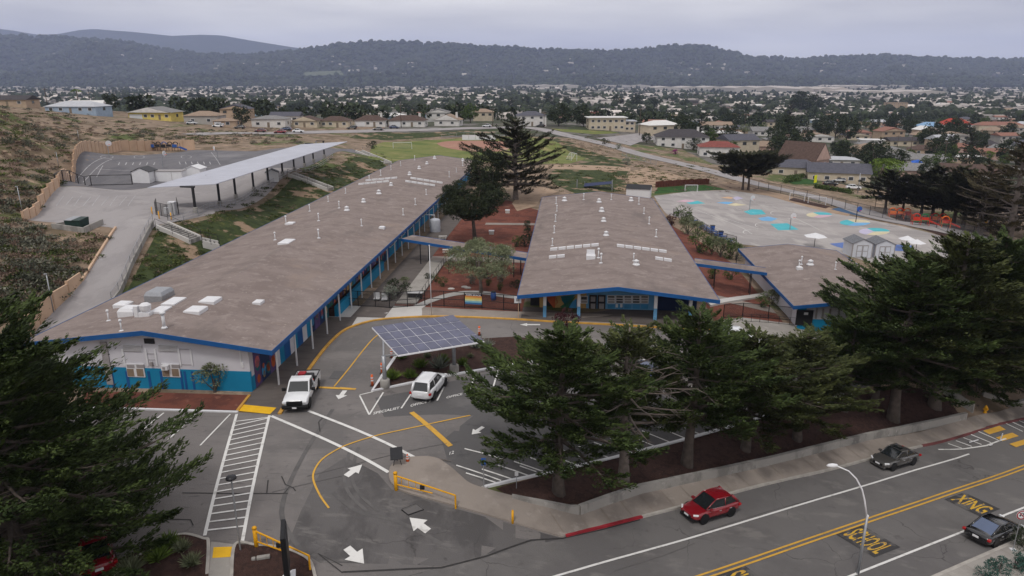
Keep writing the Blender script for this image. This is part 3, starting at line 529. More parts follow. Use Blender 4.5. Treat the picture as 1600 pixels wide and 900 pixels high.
stripe('lane_line', smooth_line(PX((514, 795), (500, 775), (490, 752), (491, 737), (502, 720), (522, 706), (545, 695), (590, 681), (650, 668), (735, 650))), .13, YL, MK, lot)
def arrow(tail, head, w=.35, hw=1.0, hl=1.2):
    a, b = W(*tail), W(*head); d = Vector((b[0] - a[0], b[1] - a[1])); l = d.length; d.normalize(); n = Vector((-d.y, d.x)); a = Vector(a[:2])
    hl = min(hl, l * .6)
    sh = [a + n * w / 2, a - n * w / 2, a + d * (l - hl) - n * w / 2, a + d * (l - hl) + n * w / 2]
    hd = [a + d * (l - hl) - n * hw / 2, a + d * l, a + d * (l - hl) + n * hw / 2]
    o = sheet('arrow', [tuple(p) for p in sh], WL, MK, lot); sheet('arrow_head', [tuple(p) for p in hd], WL, MK, o)
arrow((541, 745), (566, 727), .45, 1.0, .9); arrow((669, 831), (640, 810), .55, 1.3, 1.1); arrow((542, 857), (569, 882), .5, 1.3, 1.1); arrow((539, 611), (529, 625), .4, 1.0, .8)
arrow((844, 508), (812, 508), .35, .9, .8); arrow((755, 668), (737, 680), .3, .8, .7)
def text2d(s, size=1.0):
    cu = bpy.data.curves.new('t', 'FONT'); cu.body = s; cu.size = size; cu.resolution_u = 3; cu.offset = .018; o = bpy.data.objects.new('t', cu); COL.objects.link(o)
    bpy.context.view_layer.update(); me = o.evaluated_get(bpy.context.evaluated_depsgraph_get()).to_mesh()
    vs = [(v.co.x, v.co.y) for v in me.vertices]; fs = [tuple(p.vertices) for p in me.polygons]
    xs = [v[0] for v in vs]; ys = [v[1] for v in vs]; x0, y0, x1, y1 = min(xs), min(ys), max(xs), max(ys)
    vs = [((x - x0) / (x1 - x0), (y - y0) / (y1 - y0)) for x, y in vs]
    bpy.data.objects.remove(o); bpy.data.curves.remove(cu)
    return vs, fs
def lettering(name, s, origin, ex, ey, m, parent, up=.002, drape=True, bold=0.0):
    """flat print: origin = lower left corner, ex / ey = vectors along the line of text and up the letters"""
    vs, fs = text2d(s); o = Vector(origin); ex, ey = Vector(ex), Vector(ey); pts = []
    for a, b in vs:
        p = o + ex * a + ey * b
        if drape: p.z = T(p.x, p.y) + MK + up
        pts.append(tuple(p))
    me = bpy.data.meshes.new(name); me.from_pydata(pts, [], fs); me.update()
    if drape:
        bm = bmesh.new(); bm.from_mesh(me)
        for f in bm.faces:
            if f.normal.z < 0: f.normal_flip()
        bm.to_mesh(me); bm.free()
    me.materials.append(m); return link(name, me, parent)
def ground_text(s, bl, br, tl):
    a, b, c = Vector(W(*bl)), Vector(W(*br)), Vector(W(*tl)); lettering('painted_word', s, a, b - a, c - a, WL, lot)
ground_text('SPECIALIST', (583, 649), (624, 640), (584, 645)); ground_text('OFFICE 2', (641, 637), (673, 629), (642, 633)); ground_text('OFFICE 1', (697, 624), (727, 617), (698, 620.5)); ground_text('12', (702, 712), (709, 710), (703, 707))
# street paint
stripe('edge_line', [sn(s, 29.42) for s in np.arange(-44, 66, 2)], .16, WL, MK, street)
stripe('edge_line', [sn(s, 22.15) for s in np.arange(-44, 122, 2)], .17, WL, MK, street)
for n in (25.78, 26.14): stripe('centre_line', [sn(s, n) for s in np.arange(-44, 122, 2)], .15, YL, MK, street)
M['patch'] = layered('dark_patch', [((.05, .048, .049), 1, 0, 1, U1), ((.12, .113, .11), .7, .5, .62, U1)], .85, .2, 14)
def street_word(word, s0, n0, ls, ln, m):
    """letters read by a driver heading up the street: their tops point along +s, the line runs across towards the near kerb"""
    pr = sheet('word_patch', [sn(s0 - .4, n0 + .2), sn(s0 + ls + .4, n0 + .2), sn(s0 + ls + .4, n0 - ln - .2), sn(s0 - .4, n0 - ln - .2)], M['patch'], MK, street)
    o = Vector((*sn(s0, n0), 0)); ex = Vector((*sn(0, -ln), 0)); ey = Vector((*sn(ls, 0), 0)); lettering('painted_word', word, o, ex, ey, m, pr, .004)
q = to_sn(*W(1325, 846)[:2]); street_word('SCHOOL', q[0] + .3, 25.5, 2.1, 2.5, M['worn_yellow'])
q2 = to_sn(*W(1478, 786)[:2]); street_word('XING', q2[0] + .8, 25.3, 2.0, 2.3, M['worn_yellow'])
q3 = to_sn(*W(1112, 899)[:2]); street_word('SLOW', q3[0] + .2, 25.5, 2.1, 2.4, M['worn_yellow'])
sa = to_sn(*W(1460, 700)[:2])[0]
stripe('hatch_edge', [sn(sa, 31.0), sn(sa + 2.5, 30.2), sn(sa + 5.4, 29.6), sn(sa + 8.8, 29.6)], .15, WL, MK, street)
for k in range(5): stripe('hatch_bar', [sn(sa + 2.1 + k * 1.25, 31.3), sn(sa + 2.6 + k * 1.25, 30.3 - min(k, 3) * .2)], .14, WL, MK, street)
sc = to_sn(*W(1548, 676)[:2])[0]
for k in range(10):
    n = 31.2 - k * 1.15
    sheet('crossing_bar', [sn(sc - .6 + k * .12, n), sn(sc + 2.4 + k * .12, n), sn(sc + 2.4 + k * .12, n - .6), sn(sc - .6 + k * .12, n - .6)], M['yellow_line'], MK, street)
for k in range(3): stripe('hatch_bar', [sn(sc + 3.8 + k * 1.3, 31.4), sn(sc + 4.2 + k * 1.3, 29.9)], .14, WL, MK, street)
stripe('stop_bar', [sn(sc + 1, 25.3), sn(sc + 1, 22.5)], .35, WL, MK, street)
# manholes, tar seams
M['tar'] = mat('tar', (.035, .033, .033), .8, .2, 3)
def tar(pts, w=.07, parent=lot): stripe('tar_seam', PX(*pts), w, M['entrance' if w < .06 else 'tar'], MK - .006, parent)
tar([(285, 771), (355, 772), (400, 772), (450, 772)]); tar([(419, 751), (417, 771)]); tar([(440, 745), (446, 758), (458, 763), (462, 768)]); tar([(445, 771), (452, 762)])
tar([(535, 885), (497, 866), (535, 896)]); tar([(535, 895), (600, 892), (690, 888), (760, 870), (830, 845), (880, 842)], .12); tar([(500, 675), (498, 660), (508, 650)]); tar([(236, 812), (298, 813), (302, 822)])
tar([(480, 745), (560, 725), (640, 705), (720, 690)], .05); tar([(425, 770), (500, 752), (545, 742)], .05)
M['track'] = layered('tyre_polish', [((.1, .095, .094), 1, 0, 1, U1), ((.125, .118, .116), .9, .4, .6, U1)], .8, .1, 14)
for pts, w in (([(548, 700), (538, 745), (548, 775), (580, 805)], .22), ([(560, 700), (550, 742), (562, 772), (592, 800)], .22), ([(520, 640), (470, 720), (440, 800), (470, 860)], .3), ([(690, 850), (620, 815), (560, 800), (520, 770)], .28)): stripe('tyre_track', smooth_line(PX(*pts)), w, M['track'], MK - .016, lot)
fr = PX((628, 797), (638, 805), (661, 797), (650, 789)); kerb(fr + fr[:1], M['black'], lot, .14, .05, 'drain_frame'); sheet('drain_cover', fr, M['street'], MK, lot)
sheet('asphalt_patch', PX((514, 592), (522, 580), (539, 581), (532, 593)), M['dark_asphalt'], MK - .004, lot)
tar([(880, 842), (935, 830), (1000, 813)], .1, street)
for a in ([(1060, 845), (1130, 822), (1200, 800), (1290, 776), (1390, 749)], [(960, 893), (1040, 868), (1085, 850)]): tar(a, .05, street)
# ---- playground paint
def blot(pts, m): return sheet('painted_shape', PX(*pts), m, .042, play)
cy, pk, cr, vi, pe, bl_ = [mat('play_paint_' + n, c, .8, .1, .6) for n, c in (('cyan', (.07, .4, .46)), ('pink', (.52, .36, .42)), ('cream', (.56, .5, .34)), ('violet', (.45, .42, .55)), ('peach', (.58, .38, .24)), ('blue', (.15, .36, .6)))]
blot([(1162, 331), (1175, 327), (1190, 328), (1197, 335), (1173, 336)], cy); blot([(1184, 341), (1200, 338.5), (1215, 342), (1205, 346), (1190, 345)], bl_)
blot([(1203, 350), (1230, 349), (1248, 359), (1216, 360)], cy); blot([(1056, 315), (1070, 312), (1082, 312.5), (1090, 317)], pk); blot([(1072, 317), (1090, 314), (1102, 318), (1080, 319.5)], cy)
blot([(1119, 317), (1132, 315.5), (1146, 316), (1138, 319.5)], bl_); blot([(1135, 320), (1150, 317.5), (1167, 320.5), (1148, 322)], cr); blot([(1126, 309), (1138, 307.5), (1148, 309), (1142, 311)], peach := pe); blot([(1144, 309), (1152, 307), (1162, 310), (1150, 313)], vi)
def ring(c, rx, ry, m, a0, a1):
    p = [(c[0] + rx * math.cos(t), c[1] + ry * math.sin(t)) for t in np.linspace(a0, a1, 14)]
    blot(p + [(c[0], c[1])], m)
for c, rx, ry, ms in (((1280, 336), 20, 4.2, (pk, cr, cy)), ((1336, 348), 24, 5, (bl_, cy, cr)), ((1366, 362), 24, 5.6, (cr, vi, cy))):
    for k, m_ in enumerate(ms): ring(c, rx, ry, m_, k * 2.1, k * 2.1 + 2.1)
sheet('blue_rubber', PX((1298, 327), (1320, 323), (1385, 336), (1350, 339)), mat('blue_rubber', (.045, .1, .19), .9, .15, .5), .045, play)
sheet('blue_rubber', PX((1296, 381), (1318, 379), (1320, 389), (1308, 386)), M['slide_blue'], .045, play); sheet('blue_rubber', PX((1395, 382), (1425, 384), (1420, 393), (1396, 392)), M['slide_blue'], .045, play)
sheet('bark_play_area', PX((1380, 345), (1400, 336), (1480, 352), (1560, 375), (1560, 392), (1480, 372)), M['mulch'], .05)
sheet('bark_play_area', PX((1232, 313), (1240, 309), (1298, 323), (1290, 326)), M['mulch'], .05)
pl = M['white_line']
for pts in ([(1085, 327), (1150, 352), (1175, 366)], [(1130, 340), (1185, 358)], [(1150, 326), (1260, 352)], [(1240, 340), (1280, 359)], [(1060, 330), (1120, 356), (1160, 370)]): stripe('court_line', smooth_line(PX(*pts)), .1, pl, .042, play)
for c, rx, ry in (((1192, 352), 12, 4), ((1215, 333), 11, 3.2), ((1175, 363), 14, 4)): stripe('court_line', PX(*[(c[0] + rx * math.cos(t), c[1] + ry * math.sin(t)) for t in np.linspace(2.2, 5.4, 12)]), .1, pl, .042, play)
# ---- upper court paint
cl = mat('court_paint', (.36, .35, .36), .8, .2, 1)
for pts in ([(175, 249), (130, 285)], [(166, 246), (118, 282)], [(161, 259), (151, 277)], [(330, 238), (344, 258)], [(170, 241), (338, 240)], [(150, 264), (330, 262)]): stripe('court_line', PX(*pts), .14, cl, .05, court)
for c, rx in ((217.5, 8), (291, 8), (167, 10)): stripe('court_line', PX(*[(c + rx * math.cos(t), 245.5 + 2.6 * math.sin(t)) for t in np.linspace(0, 6.28, 18)]), .14, cl, .05, court)
for k in range(6):
    x = 187 + k * 11; stripe('court_line', PX((x, 254), (x - 2, 258)), .2, cl, .05, court); x = 280 + k * 9.5; stripe('court_line', PX((x, 253), (x + 1.5, 257)), .2, cl, .05, court)
for k in range(9): stripe('bay_line', PX((100 + k * 14, 306 + 2 * (k % 2)), (88 + k * 14, 322)), .1, cl, .05, yard)
# ---------------------------------------------------------------- school wings
def onv(px, py, v):          # picture position -> (u, z) on an upright plane across the wings
    a, b, c = ray(px, py); t = v / (a * SA + b * CA); return ((a * CA - b * SA) * t, CAM_H + c * t)
def onu(px, py, u):          # -> (v, z) on an upright plane along the wings
    a, b, c = ray(px, py); t = u / (a * CA - b * SA); return ((a * SA + b * CA) * t, CAM_H + c * t)
class Wing:
    def __init__(s, name, label, u0, u1, v0, v1, eave, ridge, base):
        s.u0, s.u1, s.v0, s.v1, s.eave, s.ridge, s.base = u0, u1, v0, v1, eave, ridge, base; s.uc = (u0 + u1) / 2
        s.root = thing(name, label, 'building', (*uv(s.uc, v0), base), -AX)
    def L(s, u, v, z): return (u - s.uc, v - s.v0, z - s.base)
    def zr(s, u): return s.ridge - (s.ridge - s.eave) * abs(u - s.uc) / ((s.u1 - s.u0) / 2)
    def roof(s):
        th = .38; mb = MB(); P = s.L
        nv = max(2, int((s.v1 - s.v0) / 4)); us = np.linspace(s.u0, s.u1, 13)
        rr = random.Random(3)
        hh = [[s.zr(u) + (rr.uniform(-.02, .02) if 0 < i < 12 and 0 < j < nv else 0) for i, u in enumerate(us)] for j in range(nv + 1)]
        o = 0
        for j in range(nv + 1):
            v = s.v0 + (s.v1 - s.v0) * j / nv
            for i, u in enumerate(us): mb.v.append(P(u, v, hh[j][i]))
        for j in range(nv):
            for i in range(12): a = j * 13 + i; mb.f.append((a, a + 1, a + 14, a + 13))
        s.top = part('roof', mb, M['roof'], s.root)
        # soffit and fascia boards
        f = MB(); e = .05
        for ua, ub in ((s.u0, s.uc), (s.uc, s.u1)):
            for va, vb in ((s.v0 - e, s.v0), (s.v1, s.v1 + e)):
                f.add([P(ua, va, s.zr(ua) + .03), P(ub, va, s.zr(ub) + .03), P(ub, vb, s.zr(ub) + .03), P(ua, vb, s.zr(ua) + .03), P(ua, va, s.zr(ua) - th), P(ub, va, s.zr(ub) - th), P(ub, vb, s.zr(ub) - th), P(ua, vb, s.zr(ua) - th)],
                      [(0, 1, 2, 3), (4, 7, 6, 5), (0, 4, 5, 1), (1, 5, 6, 2), (2, 6, 7, 3), (3, 7, 4, 0)])
        for u, du in ((s.u0, -e), (s.u1, e)):
            x0, x1 = sorted((u, u + du)); a = P(x0, s.v0 - e, 0); b = P(x1, s.v1 + e, 0)
            f.box(a[0], b[0], a[1], b[1], s.eave - th - s.base, s.eave + .03 - s.base)
        part('fascia', f, M['navy'], s.top)
        q = MB()
        for ua, ub in ((s.u0, s.uc), (s.uc, s.u1)):
            q.add([P(ua, s.v0, s.zr(ua) - th + .05), P(ub, s.v0, s.zr(ub) - th + .05), P(ub, s.v1, s.zr(ub) - th + .05), P(ua, s.v1, s.zr(ua) - th + .05)], [(0, 3, 2, 1)])
        part('soffit', q, M['wallbrown'], s.top)
    def hit(s, px, py):
        a, b, c = ray(px, py); t = 20.
        for _ in range(3000):
            x, y, z = a * t, b * t, CAM_H + c * t; u = x * CA - y * SA
            if z < s.zr(u): break
            t += .08
        return (u, x * SA + y * CA, s.zr(u))
    def gable_wall(s, v, ua, ub, z0, z1f, m, name='wall', th=.2, parent=None):
        P = s.L; us = sorted({ua, ub} | ({s.uc} if ua < s.uc < ub else set())); mb = MB()
        pts = [P(u, v, z0) for u in (us[0], us[-1])]
        poly = [P(us[0], v, z0), P(us[-1], v, z0)] + [P(u, v, z1f(u)) for u in us[::-1]]; n = len(poly); o = 0
        back = [(p[0], p[1] + th, p[2]) for p in poly]
        mb.v = poly + back; mb.f = [tuple(range(n)), tuple(range(n, 2 * n))[::-1]] + [(k, (k + 1) % n, n + (k + 1) % n, n + k) for k in range(n)]
        return part(name, mb, m, parent or s.root)
    def box(s, name, u0, u1, v0, v1, z0, z1, m, parent=None, bevel=0):
        a, b = s.L(u0, v0, z0), s.L(u1, v1, z1); return part(name, MB().box(a[0], b[0], a[1], b[1], a[2], b[2]), m, parent or s.root, bevel=bevel)
def roof_items(w, vents, pipes, turbs=()):
    vm = MB().lathe([(.5, 0), (.5, .12), (.38, .14), (.3, .5), (.36, .52), (.36, .62), (.05, .8)], 12).mesh('roof_vent', True); vm.materials.append(M['white'])
    pm = MB().tube([(0, 0, 0), (0, 0, 1.0)], .07, 8).lathe([(.28, 0), (.12, .1)], 8).lathe([(.13, .95), (.15, 1.05), (.1, 1.18)], 8).mesh('roof_pipe', True); pm.materials.append(M['white'])
    for kind, me, lst in (('roof_vent', vm, vents), ('roof_pipe', pm, pipes)):
        for px, py in lst:
            u, v, z = w.hit(px, py); o = link(kind, me, w.top); o.location = w.L(u, v, z - .02); sc = random.uniform(.85, 1.1); o.scale = (sc, sc, sc)
def skylights(w, lst):
    """lst of (px, py, along u, along v, height, material)"""
    for px, py, du, dv, h, m in lst:
        u, v, z = w.hit(px, py); zz = min(w.zr(u - du / 2), w.zr(u + du / 2)); mb = MB(); k = min(.16, du * .2); a = w.L(u, v, zz)
        mb.box(a[0] - du / 2, a[0] + du / 2, a[1] - dv / 2, a[1] + dv / 2, a[2] - .15, a[2] + h * .6 + .25)
        top = a[2] + h + .3; lo = a[2] + h * .6 + .25
        mb.add([(a[0] - du / 2, a[1] - dv / 2, lo), (a[0] + du / 2, a[1] - dv / 2, lo), (a[0] + du / 2, a[1] + dv / 2, lo), (a[0] - du / 2, a[1] + dv / 2, lo), (a[0] - du / 2 + k, a[1] - dv / 2 + k, top), (a[0] + du / 2 - k, a[1] - dv / 2 + k, top), (a[0] + du / 2 - k, a[1] + dv / 2 - k, top), (a[0] - du / 2 + k, a[1] + dv / 2 - k, top)],
               [(4, 5, 6, 7), (0, 1, 5, 4), (1, 2, 6, 5), (2, 3, 7, 6), (3, 0, 4, 7)])
        part('skylight' if h < .5 else 'roof_unit', mb, m, w.top)
def strip_lights(w, a, b, n):
    p, q = w.hit(*a), w.hit(*b)
    for k in range(n):
        f0, f1 = (k + .06) / n, (k + .94) / n; pts = []
        for f in (f0, f1):
            u = p[0] + (q[0] - p[0]) * f; v = p[1] + (q[1] - p[1]) * f; pts.append((u, v))
        mb = MB(); c = []
        for (u, v), dv in ((pts[0], -.22), (pts[1], -.22), (pts[1], .22), (pts[0], .22)): c.append(w.L(u, v + dv, w.zr(u) + .32))
        mb.slab(c, .4); part('strip_skylight', mb, M['white'], w.top)
# ---- wing A (long, by the parking lot)
A = Wing('classroom_wing', 'longest school wing with brown gravel roof, white and blue gable wall by parking lot', -45.6, -23.9, 51.7, 187, 4.1, 5.5, 0)
A.roof()
va, uL, uR = 52.5, -44.2, -26.3; zb = 1.85
top = lambda u: A.zr(u) - .36
A.gable_wall(va, uL, uR, zb, top, M['white_wall'])
A.gable_wall(va - .02, uL, uR, -.1, lambda u: zb, M['blue_wall'], 'blue_band', .24)
A.gable_wall(A.v1 - 1.2, uL, uR, -.1, top, M['white_wall'])
A.box('side_wall', uL, uL + .2, va + .2, A.v1 - 1.2, -.1, 3.8, M['white_wall'])
A.box('side_wall', uR - .2, uR, va + .2, A.v1 - 1.2, 1.3, 3.8, M['white_wall']); A.box('blue_band', uR - .2, uR + .02, va + .25, A.v1 - 1.2, -.1, 1.3, M['blue_wall'])
def on_gable(w, v, name, p0, p1, m, d=.05, parent=None):
    (ua, za), (ub, zb_) = onv(*p0, v), onv(*p1, v); return w.box(name, min(ua, ub), max(ua, ub), v - d, v + .02, min(za, zb_), max(za, zb_), m, parent)
for x0, x1 in ((197, 228), (252, 283)):
    f = on_gable(A, va, 'window', (x0, 567.5), (x1, 589), M['white'], .08)
    for q0, q1, y0, y1 in ((.06, .46, 569, 574.5), (.54, .94, 569, 574.5), (.06, .46, 575.5, 587.5), (.54, .94, 575.5, 587.5)):
        on_gable(A, va, 'pane', (x0 + (x1 - x0) * q0, y0), (x0 + (x1 - x0) * q1, y1), M['shade_pane'] if y0 > 570 else M['louvre'], .1, f)
ac = on_gable(A, va, 'air_conditioner', (255, 569), (266, 576), M['white'], .4); on_gable(A, va, 'grille', (257.5, 570.5), (262, 574.5), M['louvre'], .42, ac)
for x0, x1 in ((192, 223), (247, 278)):
    lv = on_gable(A, va, 'louvre', (x0, 538.5), (x1, 549.5), M['white'], .05)
    for k in range(5): on_gable(A, va, 'slat', (x0 + 1, 539.4 + k * 2), (x1 - 1, 540.9 + k * 2), M['louvre'], .09, lv)
gv_ = on_gable(A, va, 'gable_vent', (225, 528.5), (242, 537), M['dark'], .06)
for x in (168.5, 193.5, 229.5, 244, 281, 299.5, 376): on_gable(A, va, 'wall_batten', (x - .6, 545), (x + .6, 571), M['white'], .07)
for x, y0, y1 in ((170, 541, 541.8), (180, 566, 566.8), (288, 545, 545.8), (291, 569, 569.8), (236, 552, 552.8), (237, 561.5, 562.3)): on_gable(A, va, 'wall_trim', (x - 9, y0), (x + 9, y1), M['louvre'], .055)
for x in (176, 200, 234, 253, 284, 290, 302): on_gable(A, va, 'panel_joint', (x, 580), (x + .6, 608), M['navy'], .045)
on_gable(A, va, 'downpipe', (166.6, 534), (168.4, 600), M['louvre'], .1); on_gable(A, va, 'wall_lamp', (235.5, 565), (240, 571), M['louvre'], .2); on_gable(A, va, 'notice_sign', (377.5, 566), (381.5, 574), M['white'], .08)
# side facing the drop-off: posts, doors, mural panels
pm = MB().box(-.06, .06, -.06, .06, 0, 3.75).mesh('eave_post'); pm.materials.append(M['white'])
for k in range(22):
    o = link('eave_post', pm, A.root); o.location = A.L(-24.6, 54 + k * 4.2, 0)
mural = [mat('mural_' + n, c, .7, .25, .6) for n, c in (('navy', (.015, .03, .09)), ('teal', (.01, .13, .15)), ('rust', (.42, .09, .03)), ('ochre', (.45, .28, .1)), ('violet', (.1, .06, .16)), ('sky', (.05, .24, .45)), ('rose', (.5, .14, .16)), ('green', (.03, .13, .06)))]
rm = random.Random(5)
v = 53.2; k = 0
while v < 96:
    wd = rm.uniform(.7, 1.5)
    if 57.5 < v < 66: d = A.box('door' if k % 3 else 'wall_panel', uR + .02, uR + .1, v, v + wd, 0, 2.6, [M['navy'], M['white_wall'], M['blue_wall']][k % 3])
    else:
        d = A.box('mural_panel', uR + .02, uR + .06, v, v + wd, .05, 3.3, mural[rm.choice((0, 0, 1, 4, 7, 0) if v > 70 else (0, 0, 4, 0, 0))])
        for _ in range(3):
            z0 = rm.uniform(.2, 2.2); a = A.L(uR + .06, v + wd / 2, z0); r_ = rm.uniform(.25, .6)
            part('mural_shape', MB().add([(a[0] + .01, a[1] + r_ * math.cos(t) * .8, a[2] + .4 + r_ * math.sin(t)) for t in np.linspace(0, 6.28, 8)[:-1]], [tuple(range(7))]), mural[rm.choice((1, 2, 3, 5, 6))], d)
    v += wd; k += 1
for k in range(14):
    v = 98 + k * 6
    A.box('door', uR + .02, uR + .08, v, v + 1, 0, 2.1, M['navy']); wn = A.box('window', uR + .02, uR + .06, v + 1.6, v + 5, 1.3, 2.5, M['white'])
    A.box('pane', uR + .06, uR + .075, v + 1.7, v + 3.25, 1.4, 2.4, M['pane'], wn); A.box('pane', uR + .06, uR + .075, v + 3.35, v + 4.9, 1.4, 2.4, M['pane'], wn)
A.box('planter_wall', -25.6, -25.2, 72, 92, 0, 1.2, M['blue_wall']); A.box('planter_soil', -26.28, -25.6, 72, 92, 0, .95, M['mulch'])
roof_items(A, [(542, 329), (568, 316), (592, 303), (611, 290), (640, 273.5), (655, 264), (667, 256.5), (679, 248), (723, 251)],
    [(484, 330), (513, 315), (540, 302), (577, 282), (595, 274), (611, 265.5), (626, 259), (648, 250), (447, 350), (649, 320), (666, 304.5), (702, 276.5), (713, 269), (723, 259), (630, 336), (170, 501), (190, 517), (430, 375), (498, 372), (565, 353), (530, 325), (498, 345)])
u, v, z = A.hit(257, 513); o = part('flue', MB().tube([(0, 0, -.05), (0, 0, 1.3)], .13, 10).lathe([(.3, 0), (.17, .15)], 10).lathe([(.24, 1.25), (.26, 1.4), (.05, 1.5)], 10), M['white'], A.top, True); o.location = A.L(u, v, z)
skylights(A, [(250, 467, 1.8, 2.2, .75, M['grey_metal']), (193, 478, 1.3, 1.3, .15, M['white']), (204, 491, 1.5, 1.5, .5, M['white']), (272, 473, 1.3, 2.2, .04, M['white']), (252, 486, 1.2, 1.6, .04, M['white']), (329, 471, 1.5, 1.6, .1, M['white']), (306, 486, 1.5, 1.6, .1, M['white']), (404, 474, .8, 1.0, .03, M['white']), (448, 379, 1.4, 2.4, .04, M['white']), (454, 350, 1.1, 1.2, .04, M['white']), (597, 357, .8, .7, .1, M['white'])])
u, v, z = A.hit(229, 493); o = part('exhaust_fan', MB().box(-.5, .5, -.4, .4, -.1, .35).lathe([(.3, .35), (.45, .6), (.5, 1.0), (.3, 1.15)], 10).box(-.95, -.6, -.3, .2, -.1, .9), M['white'], A.top); o.location = A.L(u, v, z)
strip_lights(A, (560, 289), (608, 284), 5); strip_lights(A, (571, 283), (621, 278.5), 5); strip_lights(A, (633, 284), (680, 291), 5); strip_lights(A, (641, 279), (692, 287), 5)
# ---- wing B (middle)
B = Wing('middle_wing', 'middle school wing with brown gravel roof and columned blue front porch', -5.3, 16.0, 72.0, 136.8, 3.0, 4.2, 0)
B.roof(); vb = 76.9; topb = lambda u: B.zr(u) - .36
B.gable_wall(vb, 2.2, 9.9, -.1, topb, M['sky_blue']); B.gable_wall(vb, 9.9, 14.6, -.1, topb, mural[0]); B.gable_wall(vb, -1.6, 2.2, -.1, topb, mural[3]); B.gable_wall(vb + .6, -4.2, -1.6, -.1, topb, M['dark'])
B.gable_wall(B.v1 - 1, -4.2, 14.6, -.1, topb, M['white_wall'])
for u in (-4.2, 14.4): B.box('side_wall', u, u + .2, vb + .8, B.v1 - 1, -.3, 2.75, M['blue_wall'] if u < 0 else M['white_wall'])
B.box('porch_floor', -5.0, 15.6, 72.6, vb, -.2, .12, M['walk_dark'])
colm = MB().box(-.17, .17, -.17, .17, 1.35, 2.8).mesh('column'); colm.materials.append(M['white'])
colb = MB().box(-.18, .18, -.18, .18, 0, 1.35).mesh('column_base'); colb.materials.append(M['sky_blue'])
for px in (851, 904, 1023.5, 1078):
    u, z = onv(px, 490, 73.6); o = link('column', colm, B.root); o.location = B.L(u, 73.6, .1); o2 = link('column_base', colb, o)
for x0, x1 in ((921, 932), (934, 945.5)):
    d = on_gable(B, vb, 'door', (x0, 460.5), (x1, 484.3), M['dark'], .08)
    on_gable(B, vb, 'door_panel', (x0 + 2, 463), (x1 - 2, 471), M['louvre'], .1, d); on_gable(B, vb, 'door_panel', (x0 + 2, 474), (x1 - 2, 482.5), M['louvre'], .1, d)
for k in range(5):
    x = 949 + k * 13; f = on_gable(B, vb, 'window', (x, 461), (x + 12, 474), M['white'], .08)
    for a, b in ((462, 465), (466, 469), (470, 473)): on_gable(B, vb, 'pane', (x + 1, a), (x + 11, b), M['pane'] if a == 462 or k % 2 else M['louvre'], .1, f)
    on_gable(B, vb, 'wall_panel', (x + .6, 475.5), (x + 11.4, 482), mural[5], .07)
f = on_gable(B, vb, 'window', (907, 462), (918, 474), M['white'], .08); on_gable(B, vb, 'pane', (908, 463), (917, 468), M['pane'], .1, f); on_gable(B, vb, 'pane', (908, 469), (917, 473), M['louvre'], .1, f)
for x in (962, 969): on_gable(B, vb, 'notice_sign', (x, 475), (x + 3.4, 480), M['white'], .1)
for pts, m_ in (([(854, 463), (868, 461), (872, 472), (866, 482), (856, 470)], 2), ([(868, 462), (874, 462), (871, 480), (867, 482)], 3), ([(876, 463), (900, 460), (884, 478), (878, 470)], 1), ([(888, 476), (901, 466), (901, 482), (890, 484)], 5), ([(843, 465), (850, 464), (848, 482), (843, 482)], 3), ([(874, 480), (900, 462), (888, 482)], 7)):
    q = [B.L(onv(x, y, vb - .05)[0], vb - .05, onv(x, y, vb - .05)[1]) for x, y in pts]; part('mural_shape', MB().add(q, [tuple(range(len(q)))]), mural[m_], B.root)
rv = [(936, 316), (940, 330.5), (943, 346), (947, 368)]
roof_items(B, rv + [(994, 414), (882, 314), (986, 314)], [(870, 330), (868, 346), (866, 364), (863, 384), (869, 318), (998, 319), (1006, 334), (1014, 350), (1025, 370), (939, 411), (912, 312), (955, 312), (935, 403), (990, 408)])
strip_lights(B, (859, 391.5), (936, 384), 6); strip_lights(B, (963, 385), (1042, 395), 6); strip_lights(B, (857, 404), (883, 401.5), 2); strip_lights(B, (1023, 405), (1050, 409), 2)
u, v, z = B.hit(923, 404); o = part('roof_hatch', MB().box(-.55, .55, -.6, .6, -.1, .45).box(-.5, .5, .5, .6, .45, 1.0), M['white'], B.top); o.location = B.L(u, v, z)
# ---- wing C (right, lower)
C_ = Wing('kindergarten_wing', 'small low school wing with gravel roof beside playground sheds', 25.2, 39.3, 76.8, 104.2, 1.05, 1.9, -2.0)
C_.roof(); vc = 77.9; topc = lambda u: C_.zr(u) - .36
C_.gable_wall(vc, 26.2, 38.2, -.8, topc, M['white_wall']); C_.gable_wall(vc - .02, 26.2, 38.2, -2.2, lambda u: -.8, M['blue_wall'], 'blue_band', .24); C_.gable_wall(C_.v1 - .8, 26.2, 38.2, -2.3, topc, M['white_wall'])
for u in (26.2, 38.0): C_.box('side_wall', u, u + .2, vc + .25, C_.v1 - .8, -2.5, .75, M['white_wall'])
d = on_gable(C_, vc, 'door', (1245, 484), (1268, 508), M['dark'], .12); on_gable(C_, vc, 'door_window', (1256, 487.5), (1262, 491.5), M['white'], .14, d)
on_gable(C_, vc, 'wall_panel', (1247, 480), (1260, 484), M['blue_wall'], .1)
for x in (1275, 1285, 1296, 1310, 1325): on_gable(C_, vc, 'wall_batten', (x, 482), (x + .8, 498), M['louvre'], .06)
roof_items(C_, [(1266, 414)], [(1248, 420), (1305, 421), (1252, 413)]); skylights(C_, [(1249, 421, .7, .6, .15, M['white'])])
